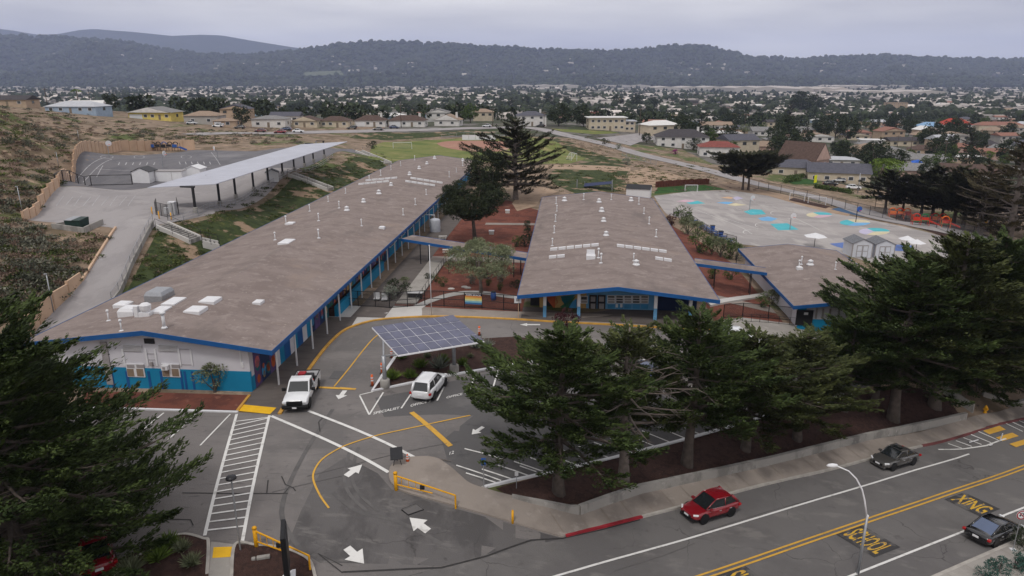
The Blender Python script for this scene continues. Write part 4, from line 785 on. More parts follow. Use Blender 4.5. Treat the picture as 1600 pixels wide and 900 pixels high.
# ---- covered walkways between the wings
def walkway(name, label, a, b, z0, z1, depth, npost, zg):
    d = Vector((b[0] - a[0], b[1] - a[1], 0)); l = d.length; ang = math.atan2(d.y, d.x)
    t = thing(name, label, 'walkway', (a[0], a[1], zg), ang); zz0, zz1 = z0 - zg, z1 - zg
    part('roof', MB().slab([(0, 0, zz0), (l, 0, zz1), (l, depth, zz1), (0, depth, zz0)], .12), M['roof'], t)
    f = MB()
    for y in (-.06, depth): f.slab([(0, y, zz0 + .03), (l, y, zz1 + .03), (l, y + .06, zz1 + .03), (0, y + .06, zz0 + .03)], .38)
    part('fascia', f, M['navy'], t)
    for k in range(npost):
        x = l * (k + .6) / npost
        for y in (.35, depth - .35): part('post', MB().box(x - .05, x + .05, y - .05, y + .05, -.6, zz0 + (zz1 - zz0) * x / l - .1), M['dark'], t)
walkway('covered_walkway', 'covered walkway with blue fascia linking longest and middle wings behind olive tree', uv(-23.7, 96.3), uv(-5.4, 88.4), 3.45, 2.95, 2.7, 4, 0)
walkway('covered_walkway', 'covered walkway with blue fascia between middle wing and small low wing', uv(16.2, 89.2), uv(25.0, 87.6), 2.55, 1.9, 2.6, 2, -1)
# ---------------------------------------------------------------- long canopy over the upper court
ca = [G(230, 293, 9.0), G(336, 287.5, 9.5), G(543, 221, 9.6), G(470, 225.5, 9.9)]
ct = thing('solar_canopy', 'long pale solar canopy roof on dark posts beside upper court', 'canopy', (ca[1][0], ca[1][1], 5.5))
org = Vector((ca[1][0], ca[1][1], 5.5)); lc = [Vector(p) - org for p in ca]
nr = 26
for k in range(nr):
    f0, f1 = k / nr + .0008, (k + 1) / nr - .0008; q = [lc[0].lerp(lc[3], f0), lc[1].lerp(lc[2], f0), lc[1].lerp(lc[2], f1), lc[0].lerp(lc[3], f1)]
    part('roof_panel', MB().slab(q, .1), M['canopy_grey'], ct)
for k, (bx, by) in enumerate(((306, 333), (344, 322), (369, 311), (397, 299), (420, 289), (442, 275), (460, 267), (476, 261), (490, 254), (507, 247))):
    p = W(bx, by); f = min(max((k + .3) / 10, .02), .97); tp = lc[1].lerp(lc[2], f); tp2 = lc[0].lerp(lc[3], f).lerp(tp, .45) if k else lc[0].lerp(lc[1], .7)
    b = Vector(p) - org; tz = tp.z - .35
    o = part('post', MB().box(b.x - .16, b.x + .16, b.y - .16, b.y + .16, b.z - .4, tz), M['dark'], ct); part('footing', MB().lathe([(.38, b.z - .5), (.38, b.z + .9), (.3, b.z + .95)], 10, (b.x, b.y, 0)), M['conc_wall'], o)
    part('beam', MB().tube([(b.x + .3, b.y, tz - .05), (b.x - 2, b.y + .3, tz), tuple(tp2 - Vector((0, 0, .25)))], .13, 6), M['dark'], ct)
# ---------------------------------------------------------------- walls
def panel_wall(name, label, pts, hts, m, m2, step=2.6, th=.18):
    t = thing(name, label, 'wall', (pts[0][0], pts[0][1], T(*pts[0])))
    o = Vector(t.location); tot = sum(math.dist(pts[i], pts[i + 1]) for i in range(len(pts) - 1)); run = 0
    for i in range(len(pts) - 1):
        a, b = Vector(pts[i]), Vector(pts[i + 1]); l = (b - a).length; n = max(1, round(l / step)); d = (b - a).normalized(); nn_ = Vector((-d.y, d.x))
        for k in range(n):
            p, q = a + d * (l * k / n), a + d * (l * (k + 1) / n); f = (run + l * k / n) / tot; h = hts[0] + (hts[1] - hts[0]) * f
            zl = min(T(*p), T(*q)); zh = max(T(*p), T(*q)) + h; c = []
            for s_ in (-1, 1):
                for r_ in (p + d * .12, q - d * .02): c.append(r_ + nn_ * th / 2 * s_)
            poly = [tuple(c[0] - o.xy), tuple(c[1] - o.xy), tuple(c[3] - o.xy), tuple(c[2] - o.xy)]
            part('wall_panel', MB().prism(poly, zl - .4 - o.z, zh - o.z), m, t)
            pc = p + d * .05; pr = [tuple(pc + d * x + nn_ * y - o.xy) for x, y in ((-.14, -.16), (.06, -.16), (.06, .16), (-.14, .16))]
            part('pilaster', MB().prism(pr, zl - .4 - o.z, zh + .06 - o.z), m2, t)
        run += l
    return t
panel_wall('boundary_wall', 'tan panel wall around left and far sides of upper court', PX((37, 345), (70, 316), (92, 292), (118, 254), (131, 236.5), (190, 235.5), (250, 234.8), (305, 234.3)), (1.3, 2.9), M['tan'], M['tan2'], 2.9)
panel_wall('ramp_wall', 'stepped tan wall along lower left edge of service ramp', PX((48, 528), (62, 507), (85, 484), (108, 463), (127, 441)), (2.0, .9), M['tan'], M['tan2'], 3.2)
o = part('ramp_kerb_wall', rail(PX((128, 440), (150, 405), (181, 357)), .25, -.3, .3), M['tan']); tag(o, 'low tan edging wall on upper part of service ramp', 'wall')
o = part('ramp_side_wall', rail(PX((240, 352), (222, 386), (205, 420), (187, 463), (176, 478)), .2, -.5, .75), M['conc_wall']); tag(o, 'grey concrete wall on building side of service ramp', 'wall')
rw = thing('retaining_wall', 'weathered concrete retaining wall between mulch strip and street sidewalk', 'wall', W(904, 806))
def rail_part(name, line, w, z0, z1, m, root):
    mb = rail(line, w, z0, z1); l = root.location; mb.v = [(x - l[0], y - l[1], z - l[2]) for x, y, z in mb.v]; return part(name, mb, m, root)
ln = PX((800, 779), (830, 787), (862, 795), (892, 803), (905, 805.5))
rail_part('wall_section', ln, .3, -.3, lambda f: .28 + .45 * f, M['conc_wall'], rw)
WL_ = PX((905, 805.5), (952, 788), (1000, 772), (1066, 757.5), (1133, 743), (1200, 728), (1275, 709), (1350, 690), (1430, 673), (1508, 656))
for k in range(9): rail_part('wall_section', [tuple(WL_[k]), tuple((WL_[k][e] * .003 + WL_[k + 1][e] * .997) for e in (0, 1))], .3, -.5, .8, M['conc_wall'], rw)
sw = thing('stub_wall', 'grey stepped concrete wall beside footpath under the rightmost trees', 'wall', W(1500, 640))
rail_part('wall_section', PX((1455, 602), (1480, 618), (1520, 645)), .3, -.4, .9, M['conc_wall'], sw)
o = part('low_wall', rail(PX((1535, 618), (1560, 627), (1583, 637), (1600, 630)), .3, -.3, .5), M['conc_wall']); tag(o, 'low grey wall beside yellow fire hydrant at right edge', 'wall')
dw = thing('dumpster_enclosure', 'low grey concrete enclosure around green dumpster above service ramp', 'wall', W(120, 358))
rail_part('wall_section', PX((82, 356), (105, 351)), .25, -.3, .5, M['conc_wall'], dw); rail_part('wall_section', PX((82, 357), (133, 364)), .25, -.3, .7, M['conc_wall'], dw); rail_part('wall_section', PX((133, 364), (161, 351)), .25, -.3, .8, M['conc_wall'], dw)
dl = W(122, 358); dm = thing('dumpster', 'dark green lidded dumpster in concrete enclosure left of ramp', 'dumpster', dl, -.15)
part('bin', MB().add([(-1.1, -.8, .1), (1.1, -.8, .1), (1.1, .8, .1), (-1.1, .8, .1), (-1.15, -.9, 1.3), (1.15, -.9, 1.3), (1.15, .9, 1.5), (-1.15, .9, 1.5)], [(0, 3, 2, 1), (4, 5, 6, 7), (0, 1, 5, 4), (1, 2, 6, 5), (2, 3, 7, 6), (3, 0, 4, 7)]), M['dumpster'], dm)
for x in (-.58, .58): part('lid', MB().slab([(x - .55, -.95, 1.38), (x + .55, -.95, 1.38), (x + .55, .92, 1.58), (x - .55, .92, 1.58)], .06), M['grey_metal'] if x < 0 else M['dumpster'], dm)
# ---------------------------------------------------------------- stairs down the bank
def stair(label, px0, px1, width, nstep, px2=None):
    a, b = Vector(W(*px0)), Vector(W(*px1)); t = thing('stairway', label, 'stairs', a + Vector((0, 0, .45))); d = (b - a); d.z = 0; l = d.length; d.normalize(); n = Vector((-d.y, d.x, 0)); dz = b.z - a.z
    for k in range(nstep):
        p = d * (l * k / nstep); q = d * (l * (k + 1) / nstep); z = dz * k / nstep
        poly = [tuple((p - n * width / 2).xy), tuple((q - n * width / 2).xy), tuple((q + n * width / 2).xy), tuple((p + n * width / 2).xy)]
        s_ = part('step', MB().prism(poly, z - 1.0, z), M['conc_wall'], t)
        e0 = q - d * .09; part('nosing', MB().prism([tuple((e0 - n * width * .46).xy), tuple((q - n * width * .46).xy), tuple((q + n * width * .46).xy), tuple((e0 + n * width * .46).xy)], z, z + .012), M['black'], s_)
    for s_ in (-1, 1):
        c = [n * (width / 2 + .02) * s_, n * (width / 2 + .32) * s_]
        q = [c[0] + Vector((0, 0, .3)), c[0] + d * l + Vector((0, 0, dz + .3)), c[1] + d * l + Vector((0, 0, dz + .3)), c[1] + Vector((0, 0, .3))]
        part('stringer', MB().slab([tuple(p) for p in q], 1.3), M['walk_light'], t)
        h = MB().tube([tuple(c[1] + Vector((0, 0, 1.15))), tuple(c[1] + d * l + Vector((0, 0, dz + 1.15)))], .03, 6)
        for f in (0, .5, 1): h.tube([tuple(c[1] + d * l * f + Vector((0, 0, dz * f))), tuple(c[1] + d * l * f + Vector((0, 0, dz * f + 1.15)))], .03, 6)
        part('handrail', h, M['dark'], t)
stair('white edged concrete stairs near ramp, going down to longest wing', (254, 356), (306, 379), 2.2, 11); stair('lowest short flight of concrete stairs at roof edge near ramp', (316, 381), (343, 387), 2.2, 4)
stair('concrete stairs on bank at middle of longest wing', (455, 275), (517, 298), 1.8, 16); stair('concrete stairs at far end of bank beside sports field', (561, 238), (606, 257), 1.8, 16)
# ---------------------------------------------------------------- fences
def fence(name, label, pts, h, step, pm_, mesh_m, r=.035, mid=False, cat='fence', pickets=0):
    pts = [p[:2] for p in pts]; t = thing(name, label, cat, (*pts[0], T(*pts[0]))); o = Vector(t.location); me = MB().tube([(0, 0, -.2), (0, 0, h)], r, 6).mesh('post'); me.materials.append(pm_)
    fine = []
    for i in range(len(pts) - 1):
        k = max(1, round(math.dist(pts[i], pts[i + 1]) / step))
        fine += [(pts[i][0] + (pts[i + 1][0] - pts[i][0]) * q / k, pts[i][1] + (pts[i + 1][1] - pts[i][1]) * q / k) for q in range(k)]
    fine.append(tuple(pts[-1])); mesh = MB(); rl = MB(); loc = [(x - o.x, y - o.y, T(x, y) - o.z) for x, y in fine]
    for p in loc: q = link('post', me, t); q.location = p
    hs = [h - .03] + ([h * .5] if mid else []) + [.12]
    for z in hs: rl.tube([(x, y, w + z) for x, y, w in loc], r * .75, 5)
    for i in range(len(loc) - 1):
        a, b = loc[i], loc[i + 1]
        if mesh_m: mesh.add([(a[0], a[1], a[2] + .08), (b[0], b[1], b[2] + .08), (b[0], b[1], b[2] + h - .05), (a[0], a[1], a[2] + h - .05)], [(0, 1, 2, 3)])
        for k in range(pickets):
            f = (k + 1) / (pickets + 1); x, y, z = [a[e] + (b[e] - a[e]) * f for e in range(3)]; rl.box(x - .012, x + .012, y - .012, y + .012, z + .12, z + h - .03)
    part('rail', rl, pm_, t)
    if mesh_m: part('fence_mesh', mesh, mesh_m, t)
    return t
fence('courtyard_fence', 'black mesh fence with gates across front of red bark courtyard', PX((516, 477), (542, 478), (560, 479), (587, 480), (609, 482), (637, 480), (664, 478), (694, 479), (726, 481), (753, 482), (787, 485), (812, 487)), 1.9, 2.2, M['black'], M['chain_dark'], .05, True)
fence('garden_fence', 'dark mesh fence between middle wing porch and small wing', PX((1130, 498), (1160, 495), (1200, 498), (1240, 502)), 1.7, 2.4, M['black'], M['chain_dark'], .045)
fence('ramp_railing', 'dark railing above lower walk in front of small wing', PX((1160, 503), (1200, 505), (1250, 510), (1290, 517)), 1.0, 1.3, M['dark'], None, .025)
fence('court_fence', 'dark chain link fence between upper court and lower yard', PX((88, 291), (143, 290), (207, 288.5)), 2.0, 5, M['black'], M['chain'], .08)
fence('yard_rail', 'galvanised rail fence along bank edge beneath long solar canopy', PX((263, 350), (310, 338), (345, 325), (400, 300), (450, 275), (520, 246)), 1.1, 3, M['grey_metal'], M['chain'], .04, True)
fence('ramp_fence', 'chain link fence on concrete wall beside service ramp', PX((240, 352), (222, 386), (205, 420), (187, 463), (176, 478)), 1.7, 2.6, M['grey_metal'], M['chain'], .035)
fence('utility_fence', 'dark enclosure fence around utility box at canopy end', PX((246, 330), (244, 336), (262, 340), (280, 336), (278, 328)), 2.0, 1.2, M['dark'], M['chain_dark'], .04)
fence('playground_fence', 'dark chain link fence between playground and the road behind it', PX((1170, 292), (1200, 299), (1260, 312), (1320, 327), (1400, 345), (1480, 364), (1600, 392)), 2.4, 4.2, M['dark'], M['chain'], .06)
fence('planter_fence', 'dark picket fence between garden bushes and blue picnic tables', PX((1052, 337), (1076, 346), (1096, 359), (1120, 374), (1150, 383)), 1.5, 2.2, M['dark'], M['chain_dark'], .045, True)
fence('wing_fence', 'dark fence along far edge of small low wing', [uv(25.3, 105.2), uv(30, 105.2), uv(36.5, 105.2)], 1.6, 2.4, M['dark'], M['chain'], .05)
fence('road_fence', 'pale post fence along road edge above dune', PX((972, 243), (1000, 251), (1025, 258)), 1.5, 3, M['grey_metal'], M['chain'], .06)
fence('ramp_handrail', 'metal handrail along pale courtyard ramp beside longest wing', [uv(-17.5, 77), uv(-17.5, 97)], 1.0, 1.8, M['dark'], None, .03)
fence('field_fence', 'pale fence panels behind baseball infield', PX((690, 216), (725, 212.5), (775, 212), (800, 212.5)), 1.6, 4, M['grey_metal'], None, .05)
wf = thing('timber_fence', 'dark red brown board fence behind green turf pitch', 'fence', W(1024, 293))
a, b = Vector(W(1024, 293)), Vector(W(1108, 288))
for k in range(22):
    p, q = a.lerp(b, (k + .04) / 22), a.lerp(b, (k + .96) / 22); l = wf.location; z = T(p.x, p.y); d = (b - a).normalized(); n = Vector((-d.y, d.x, 0)) * .06
    part('board', MB().prism([tuple((v_ - l).xy) for v_ in (p - n, q - n, q + n, p + n)], z - l.z - .3, z - l.z + 1.5 + .06 * (k % 3)), M['wood'], wf)
ws = thing('backstop_screen', 'white windscreen panels on fence behind baseball infield', 'screen', W(722, 219))
a, b = Vector(W(722, 219)), Vector(W(775, 218.5))
for k in range(5):
    p, q = a.lerp(b, (k + .02) / 5), a.lerp(b, (k + .98) / 5); l = ws.location
    part('screen_panel', MB().prism([tuple((v_ - l).xy) for v_ in (p, q, q + Vector((0, .08, 0)), p + Vector((0, .08, 0)))], .1, 2.1), M['white'], ws)
# ---------------------------------------------------------------- vehicles
def paint(name, col, rough=.25, metal=.0): return mat(name, col, rough, .03, 1.0, metal, spec=.5, coat=.8)
PAINT = dict(red=paint('red_car_paint', (.2, .006, .012)), white=paint('white_car_paint', (.72, .73, .75)), black=paint('black_car_paint', (.006, .006, .008), .15), grey=paint('grey_car_paint', (.11, .105, .1), .3, .5), silver=paint('silver_car_paint', (.42, .43, .45), .3, .5), blue=paint('blue_car_paint', (.03, .05, .12)), maroon=paint('maroon_car_paint', (.12, .02, .02)))
M['lamp'] = mat('head_lamp', (.75, .76, .78), .15, .05, 5, spec=.8); M['tail'] = mat('tail_lamp', (.35, .008, .01), .2, .1, 5, spec=.6); M['plate'] = mat('number_plate', (.7, .7, .72), .5, .05, 8)
wheel_cache = {}
def wheel_meshes(r, w):
    if (r, w) not in wheel_cache:
        ty = MB().lathe([(r * .66, -w / 2), (r * .93, -w / 2), (r, -w / 2 + .04), (r, w / 2 - .04), (r * .93, w / 2), (r * .66, w / 2)], 20, axis='y').mesh('tyre', True); ty.materials.append(M['tyre'])
        rm_ = MB().lathe([(r * .66, -.02), (r * .62, .01), (r * .2, .03), (r * .1, .05)], 14, axis='y')
        hub = MB()
        for s_ in (1, -1):
            hub.lathe([(r * .66, s_ * (w / 2 - .05)), (r * .6, s_ * (w / 2 - .01)), (r * .56, s_ * (w / 2 - .05))], 16, axis='y')
            for k in range(5):
                t = k * 2 * math.pi / 5; c, s2 = math.cos(t), math.sin(t); pts = []
                for rr, ww in ((.05, .035), (r * .6, .05)):
                    pts += [(c * rr - s2 * ww, s_ * (w / 2 - .02), s2 * rr + c * ww), (c * rr + s2 * ww, s_ * (w / 2 - .02), s2 * rr - c * ww)]
                hub.add(pts, [(0, 1, 3, 2)])
        ri = hub.mesh('rim', False); ri.materials.append(M['rim']); wheel_cache[(r, w)] = (ty, ri)
    return wheel_cache[(r, w)]
def loft(stations, m_pts):
    """stations: (x, list of (y, z) for one half, from the sill up to the centre line); mirrored and skinned along x"""
    mb = MB(); n = 0
    for x, half in stations:
        full = [(x, y, z) for y, z in half] + [(x, -y, z) for y, z in half[::-1]]; n = len(full); mb.v += full
    for i in range(len(stations) - 1):
        for k in range(n):
            a = i * n + k; b = i * n + (k + 1) % n; mb.f.append((a, b, b + n, a + n))
    mb.f.append(tuple(range(n))[::-1]); e = (len(stations) - 1) * n; mb.f.append(tuple(e + k for k in range(n)))
    return mb
def car(name, label, cat, loc, rz, col, L, Wd, H, kind='sedan', slope=(0, 0), group=None, detail=True, bumper=None):
    """x forward, origin on the ground under the middle of the car"""
    t = thing(name, label, cat, loc, rz, group); t.rotation_euler = (slope[0], slope[1], rz)
    pt = PAINT[col]; hl = L / 2; hw = Wd / 2; r = .335 if kind in ('suv', 'cross') else .32; wb = L * .59 / 2; gc = .2 if kind == 'sedan' else .24
    belt = H * (.63 if kind == 'sedan' else .6); hood = belt - .1
    def half(w, zt, zb=gc, crown=.03): return [(w * .93, zb), (w, zb + .15), (w, zb + (zt - zb) * .6), (w * .95, zt - .05), (w * .86, zt), (w * .4, zt + crown)]
    if kind == 'sedan': st = [(-hl, half(hw * .8, belt * .86, .32)), (-hl + .12, half(hw * .93, belt * .97, .26)), (-hl * .62, half(hw, belt * 1.02)), (-hl * .1, half(hw, belt)), (hl * .35, half(hw, belt * .97)), (hl * .72, half(hw * .97, hood * .95)), (hl - .18, half(hw * .88, hood * .8, .24)), (hl, half(hw * .7, hood * .66, .3))]
    else: st = [(-hl, half(hw * .84, belt * .95, .36)), (-hl + .1, half(hw * .95, belt * 1.04, .3)), (-hl * .6, half(hw, belt * 1.04)), (0, half(hw, belt)), (hl * .4, half(hw, belt * .97)), (hl * .75, half(hw * .96, hood * .95)), (hl - .16, half(hw * .88, hood * .85, .28)), (hl, half(hw * .72, hood * .7, .34))]
    body = part('body', loft(st, 6), pt, t, True); sm_ = body.modifiers.new('s', 'SUBSURF'); sm_.levels = sm_.render_levels = 1
    # greenhouse: base and roof outlines
    if kind == 'sedan': xb0, xt0, xt1, xb1 = -hl * .78, -hl * .36, hl * .1, hl * .47
    elif kind == 'cross': xb0, xt0, xt1, xb1 = -hl * .93, -hl * .62, hl * .1, hl * .5
    else: xb0, xt0, xt1, xb1 = -hl * .97, -hl * .82, hl * .12, hl * .46
    wb_, wt = hw * .87, hw * .68; zb = belt - .02
    def gl(nm, q, m_): return part(nm, MB().add(q, [(0, 1, 2, 3)]), m_, t)
    bf = [(xb1, wb_ * .88, zb), (xb1, -wb_ * .88, zb)]; tf = [(xt1, wt, H - .06), (xt1, -wt, H - .06)]; br = [(xb0, wb_ * .88, zb), (xb0, -wb_ * .88, zb)]; tr = [(xt0, wt, H - .06), (xt0, -wt, H - .06)]
    gl('windscreen', [bf[0], bf[1], tf[1], tf[0]], M['glass']); gl('rear_window', [br[1], br[0], tr[0], tr[1]], M['sky_reflection_glass'] if col == 'black' else M['glass'])  # black car: sky reflection put into the rear glass colour
    for s_ in (0, 1):
        sg = 1 if s_ == 0 else -1; xm = (xt0 + xt1) / 2 - .1
        mid_b, mid_t = (xm, sg * wb_, zb), (xm, sg * (wt + .02), H - .07)
        gl('side_window', [bf[s_], mid_b, mid_t, tf[s_]], M['glass']); gl('side_window', [mid_b, br[s_], tr[s_], mid_t], M['glass'])
        pl = MB()
        for a, b, rr in ((bf[s_], tf[s_], .045), (br[s_], tr[s_], .07 if kind == 'sedan' else .11), (mid_b, mid_t, .035)): pl.tube([a, b], rr, 5)
        pl.tube([tf[s_], (xm, sg * (wt + .02), H - .05), tr[s_]], .045, 5)
        part('pillar', pl, pt, t, True)
        part('window_trim', MB().tube([bf[s_], mid_b, br[s_]], .02, 4), M['rim'] if detail else pt, t)
        if detail:
            mr_ = part('mirror', MB().box(xb1 - .42, xb1 - .2, sg * (wb_ + .02) - .0 if sg > 0 else -(wb_ + .24), sg * (wb_ + .24) if sg > 0 else -(wb_ + .02), zb - .02, zb + .14), pt, t, bevel=.03)
            for xh in (xm + .55, xm - .45): part('door_handle', MB().box(xh - .1, xh + .1, sg * (hw + .0) - .02, sg * (hw + .0) + .02, zb - .2, zb - .16), M['rim'], t)
            part('door_seam', MB().box(xm - .006, xm + .006, sg * hw - .006, sg * hw + .006, gc + .2, zb - .06), M['black'], t)
            part('sill', MB().box(-wb + .35, wb - .35, sg * hw * .97 - .03, sg * hw * .97 + .02, gc - .02, gc + .12), M['black'], t)
    q = [(xt1, wt, H - .05), (xt1, -wt, H - .05), (xt0, -wt, H - .05), (xt0, wt, H - .05)]
    rf = MB(); n_x = 6
    for i in range(n_x + 1):
        f = i / n_x; x = xt1 + (xt0 - xt1) * f; z = H - .05 + .05 * math.sin(math.pi * f) ** .6
        for y, dz in ((wt + .03, -.03), (wt * .7, .01), (0, .02), (-wt * .7, .01), (-wt - .03, -.03)): rf.v.append((x, y, z + dz))
    for i in range(n_x):
        for k in range(4): a = i * 5 + k; rf.f.append((a, a + 1, a + 6, a + 5))
    roof = part('roof', rf, pt, t, True)
    if kind == 'suv' and detail:
        for s_ in (1, -1): part('roof_rail', MB().tube([(xt1 - .2, s_ * wt * .95, H + .03), (xt0 + .2, s_ * wt * .95, H + .03)], .025, 5), M['rim'], roof)
    if kind == 'sedan' and detail and col != 'black': part('sunroof', MB().box(xt1 - .6, xt1 - .1, -.38, .38, H - .02, H + .016), M['glass'], roof)
    ty, ri = wheel_meshes(r, .23)
    for sx in (wb, -wb):
        for sy in (1, -1):
            w = link('wheel', None, t); w.location = (sx, sy * (hw - .12), r); link('tyre', ty, w); link('rim', ri, w)
            part('wheel_arch', MB().lathe([(r * 1.2, sy * (hw - .16)), (r * 1.2, sy * (hw + .006))], 18, (sx, 0, r + .02), 'y'), M['black'], t)
    for sy in (1, -1):
        part('headlight', MB().add([(hl - .06, sy * hw * .66, hood * .72), (hl - .3, sy * hw * .93, hood * .82), (hl - .32, sy * hw * .9, hood * .92), (hl - .1, sy * hw * .58, hood * .82)], [(0, 1, 2, 3)]).tube([(hl - .1, sy * hw * .62, hood * .77), (hl - .3, sy * hw * .88, hood * .85)], .07, 6), M['lamp'], t)
        part('taillight', MB().box(-hl - .01, -hl + .22, sy * hw * .88 - .1, sy * hw * .88 + .1, belt * .72, belt * .9), M['tail'], t, bevel=.03)
    part('grille', MB().box(hl - .16, hl + .015, -hw * .45, hw * .45, .34, hood * .66), M['black'], t, bevel=.03)
    part('front_bumper', MB().box(hl - .3, hl + .0, -hw * .72, hw * .72, .2, .36), M['black'] if bumper else pt, t, bevel=.05)
    part('number_plate', MB().box(-hl - .03, -hl + .02, -.2, .2, belt * .62, belt * .62 + .13), M['plate'], t); part('number_plate', MB().box(hl + .0, hl + .03, -.2, .2, .42, .54), M['plate'], t)
    return t
sl = math.atan(.095)
def street_car(name, label, cat, px, heading, col, L, Wd, H, kind):
    s, n = to_sn(*px); t = car(name, label, cat, (*px, T(*px) + .035), 0, col, L, Wd, H, kind, bumper=kind == 'cross')
    rx = Vector((math.cos(ST), math.sin(ST), -.095)).normalized() * (1 if heading > 0 else -1); up = Vector((.095 * CS, .095 * SS, 1)).normalized(); ry = up.cross(rx).normalized()
    t.matrix_world = Matrix(((rx.x, ry.x, up.x, px[0]), (rx.y, ry.y, up.y, px[1]), (rx.z, ry.z, up.z, T(*px) + .035), (0, 0, 0, 1)))
    t.matrix_basis = t.matrix_world
    return t
street_car('parked_car', 'dark red crossover parked by street kerb below retaining wall', 'car', W(1107, 803)[:2], -1, 'red', 4.4, 1.82, 1.56, 'cross')
street_car('parked_car', 'grey sedan with sunroof parked near faded red kerb', 'car', W(1396, 724)[:2], -1, 'grey', 4.8, 1.82, 1.46, 'sedan')
street_car('sedan', 'black sedan with blue rear window reflection at right of street', 'car', W(1551, 838)[:2], 1, 'black', 5.1, 1.9, 1.46, 'sedan')
a, b = W(650, 625), W(680, 592); ang = math.atan2(b[1] - a[1], b[0] - a[0])
c = W(672, 612); car('parked_car', 'white hatchback crossover parked nose in beside solar canopy', 'car', (c[0], c[1], T(c[0], c[1]) + .04), ang + .02, 'white', 4.7, 1.88, 1.68, 'suv')
c = W(150, 872); car('parked_car', 'red car mostly hidden beneath big left cypress', 'car', (c[0], c[1], T(c[0], c[1]) + .04), 2.2, 'red', 4.5, 1.8, 1.5, 'sedan')
c = W(905, 572); car('parked_car', 'silver car half hidden behind front row cypress trees', 'car', (c[0], c[1], T(c[0], c[1]) + .04), 1.1, 'silver', 4.7, 1.85, 1.6, 'suv')
c = W(1150, 538); car('parked_van', 'long white vehicle behind cypress tops near lower walk', 'van', (c[0], c[1], T(c[0], c[1]) + .04), -.08, 'white', 5.2, 1.95, 1.75, 'suv')
c = W(1010, 588); car('parked_car', 'dark car glimpsed through bare cypress branches', 'car', (c[0], c[1], T(c[0], c[1]) + .04), 1.2, 'blue', 4.6, 1.85, 1.5, 'sedan')
# cars by the houses up the hill
for px, py, yaw, col, kind, lab in ((300, 195, .1, 'silver', 'sedan', 'silver car in driveway of beige house up the hill'), (341, 199, .05, 'white', 'suv', 'white car with dark roof left of hillside garage'), (375, 201.5, .05, 'grey', 'sedan', 'grey car right of hillside garage'), (407, 207, .05, 'maroon', 'sedan', 'dark brown car at left end of hill road row'),
    (438, 208.5, .05, 'red', 'sedan', 'dull red car beside white car on hill road'), (466, 207.5, .05, 'white', 'sedan', 'white car parked on hill road shoulder'), (447, 204, .05, 'blue', 'sedan', 'bluish car behind dull red one on hill road'), (550, 202, .03, 'black', 'suv', 'black pickup sized car before brown roofed house'), (591, 204, .04, 'grey', 'sedan', 'dark grey car on hill road below white garage'),
    (616, 201, .02, 'blue', 'sedan', 'dark blue car before brown roofed house with chimney'), (761, 199, -.05, 'silver', 'sedan', 'pale silver car beside top of tall cypress'), (845, 198.5, -.2, 'black', 'sedan', 'small black car at bend of hill road'), (1297, 290, -.35, 'black', 'sedan', 'black car in driveway of dark roofed house'), (1310, 285, -.35, 'silver', 'suv', 'silver car nearest door of dark roofed house'), (1333, 296, -.3, 'white', 'sedan', 'white car partly behind hedge below dark roofed house')):
    c = W(px, py); car('parked_car', lab, 'car', (c[0], c[1], T(c[0], c[1]) + .12), yaw + math.pi * (random.random() > .5), col, 4.6, 1.8, 1.5, kind, group='cars parked by the hillside houses', detail=False)
# ---- pickup truck
a, b = W(466, 640), W(487, 596); ang = math.atan2(a[1] - b[1], a[0] - b[0]); c = W(473, 622)
t = thing('pickup_truck', 'white pickup truck with black bumper and red load at drop-off kerb', 'truck', (c[0], c[1], T(c[0], c[1]) + .04), ang)
pt = PAINT['white']; hw = 1.0
def half(w, zt, zb=.45): return [(w * .95, zb), (w, zb + .15), (w, zb + (zt - zb) * .6), (w * .97, zt - .05), (w * .9, zt), (w * .4, zt + .02)]
o = part('body', loft([(-.35, half(hw, 1.12)), (.5, half(hw, 1.14)), (1.35, half(hw, 1.15)), (2.0, half(hw, 1.14)), (2.6, half(hw * .97, 1.08)), (2.82, half(hw * .9, .98, .55))], 6), pt, t, True); q = o.modifiers.new('s', 'SUBSURF'); q.levels = q.render_levels = 1
bed = MB(); x0, x1 = -2.9, -.42
bed.box(x0, x1, -hw, hw, .45, .72)
for y in (-hw, hw - .1): bed.box(x0, x1, y, y + .1, .72, 1.2)
bed.box(x0, x0 + .08, -hw + .1, hw - .1, .72, 1.2); bed.box(x1 - .08, x1, -hw + .1, hw - .1, .72, 1.2)
o = part('bed', bed, pt, t, bevel=.03)
rc = MB()
for y in (-hw + .05, hw - .05): rc.tube([(x0 + .05, y, 1.23), (x1 - .05, y, 1.23)], .045, 6)
rc.tube([(x0 + .05, -hw + .05, 1.23), (x0 + .05, hw - .05, 1.23)], .045, 6); rc.tube([(x1 + .02, -hw + .05, 1.3), (x1 + .02, hw - .05, 1.3)], .045, 6); part('bed_rail', rc, M['black'], t)
part('bed_liner', MB().box(x0 + .1, x1 - .1, -hw + .11, hw - .11, .725, .74), M['dark'], o)
for k, (x, y, w_, d_, m_) in enumerate(((-.9, .3, .7, .9, 'red_play'), (-1.2, -.4, .8, .6, 'red_play'), (-1.9, .2, .9, .8, 'dark'), (-2.3, -.4, .6, .6, 'kerb_red'), (-.75, -.5, .3, .4, 'white'))): part('load', MB().box(x - w_ / 2, x + w_ / 2, y - d_ / 2, y + d_ / 2, .745, 1.12 + .05 * k), M[m_], o)
zb, zt, wt = 1.12, 1.86, .76; B0 = [(1.35, .86, zb), (1.35, -.86, zb)]; T0 = [(.62, wt, zt - .05), (.62, -wt, zt - .05)]; B1 = [(-.35, .9, zb), (-.35, -.9, zb)]; T1 = [(-.3, wt, zt - .05), (-.3, -wt, zt - .05)]
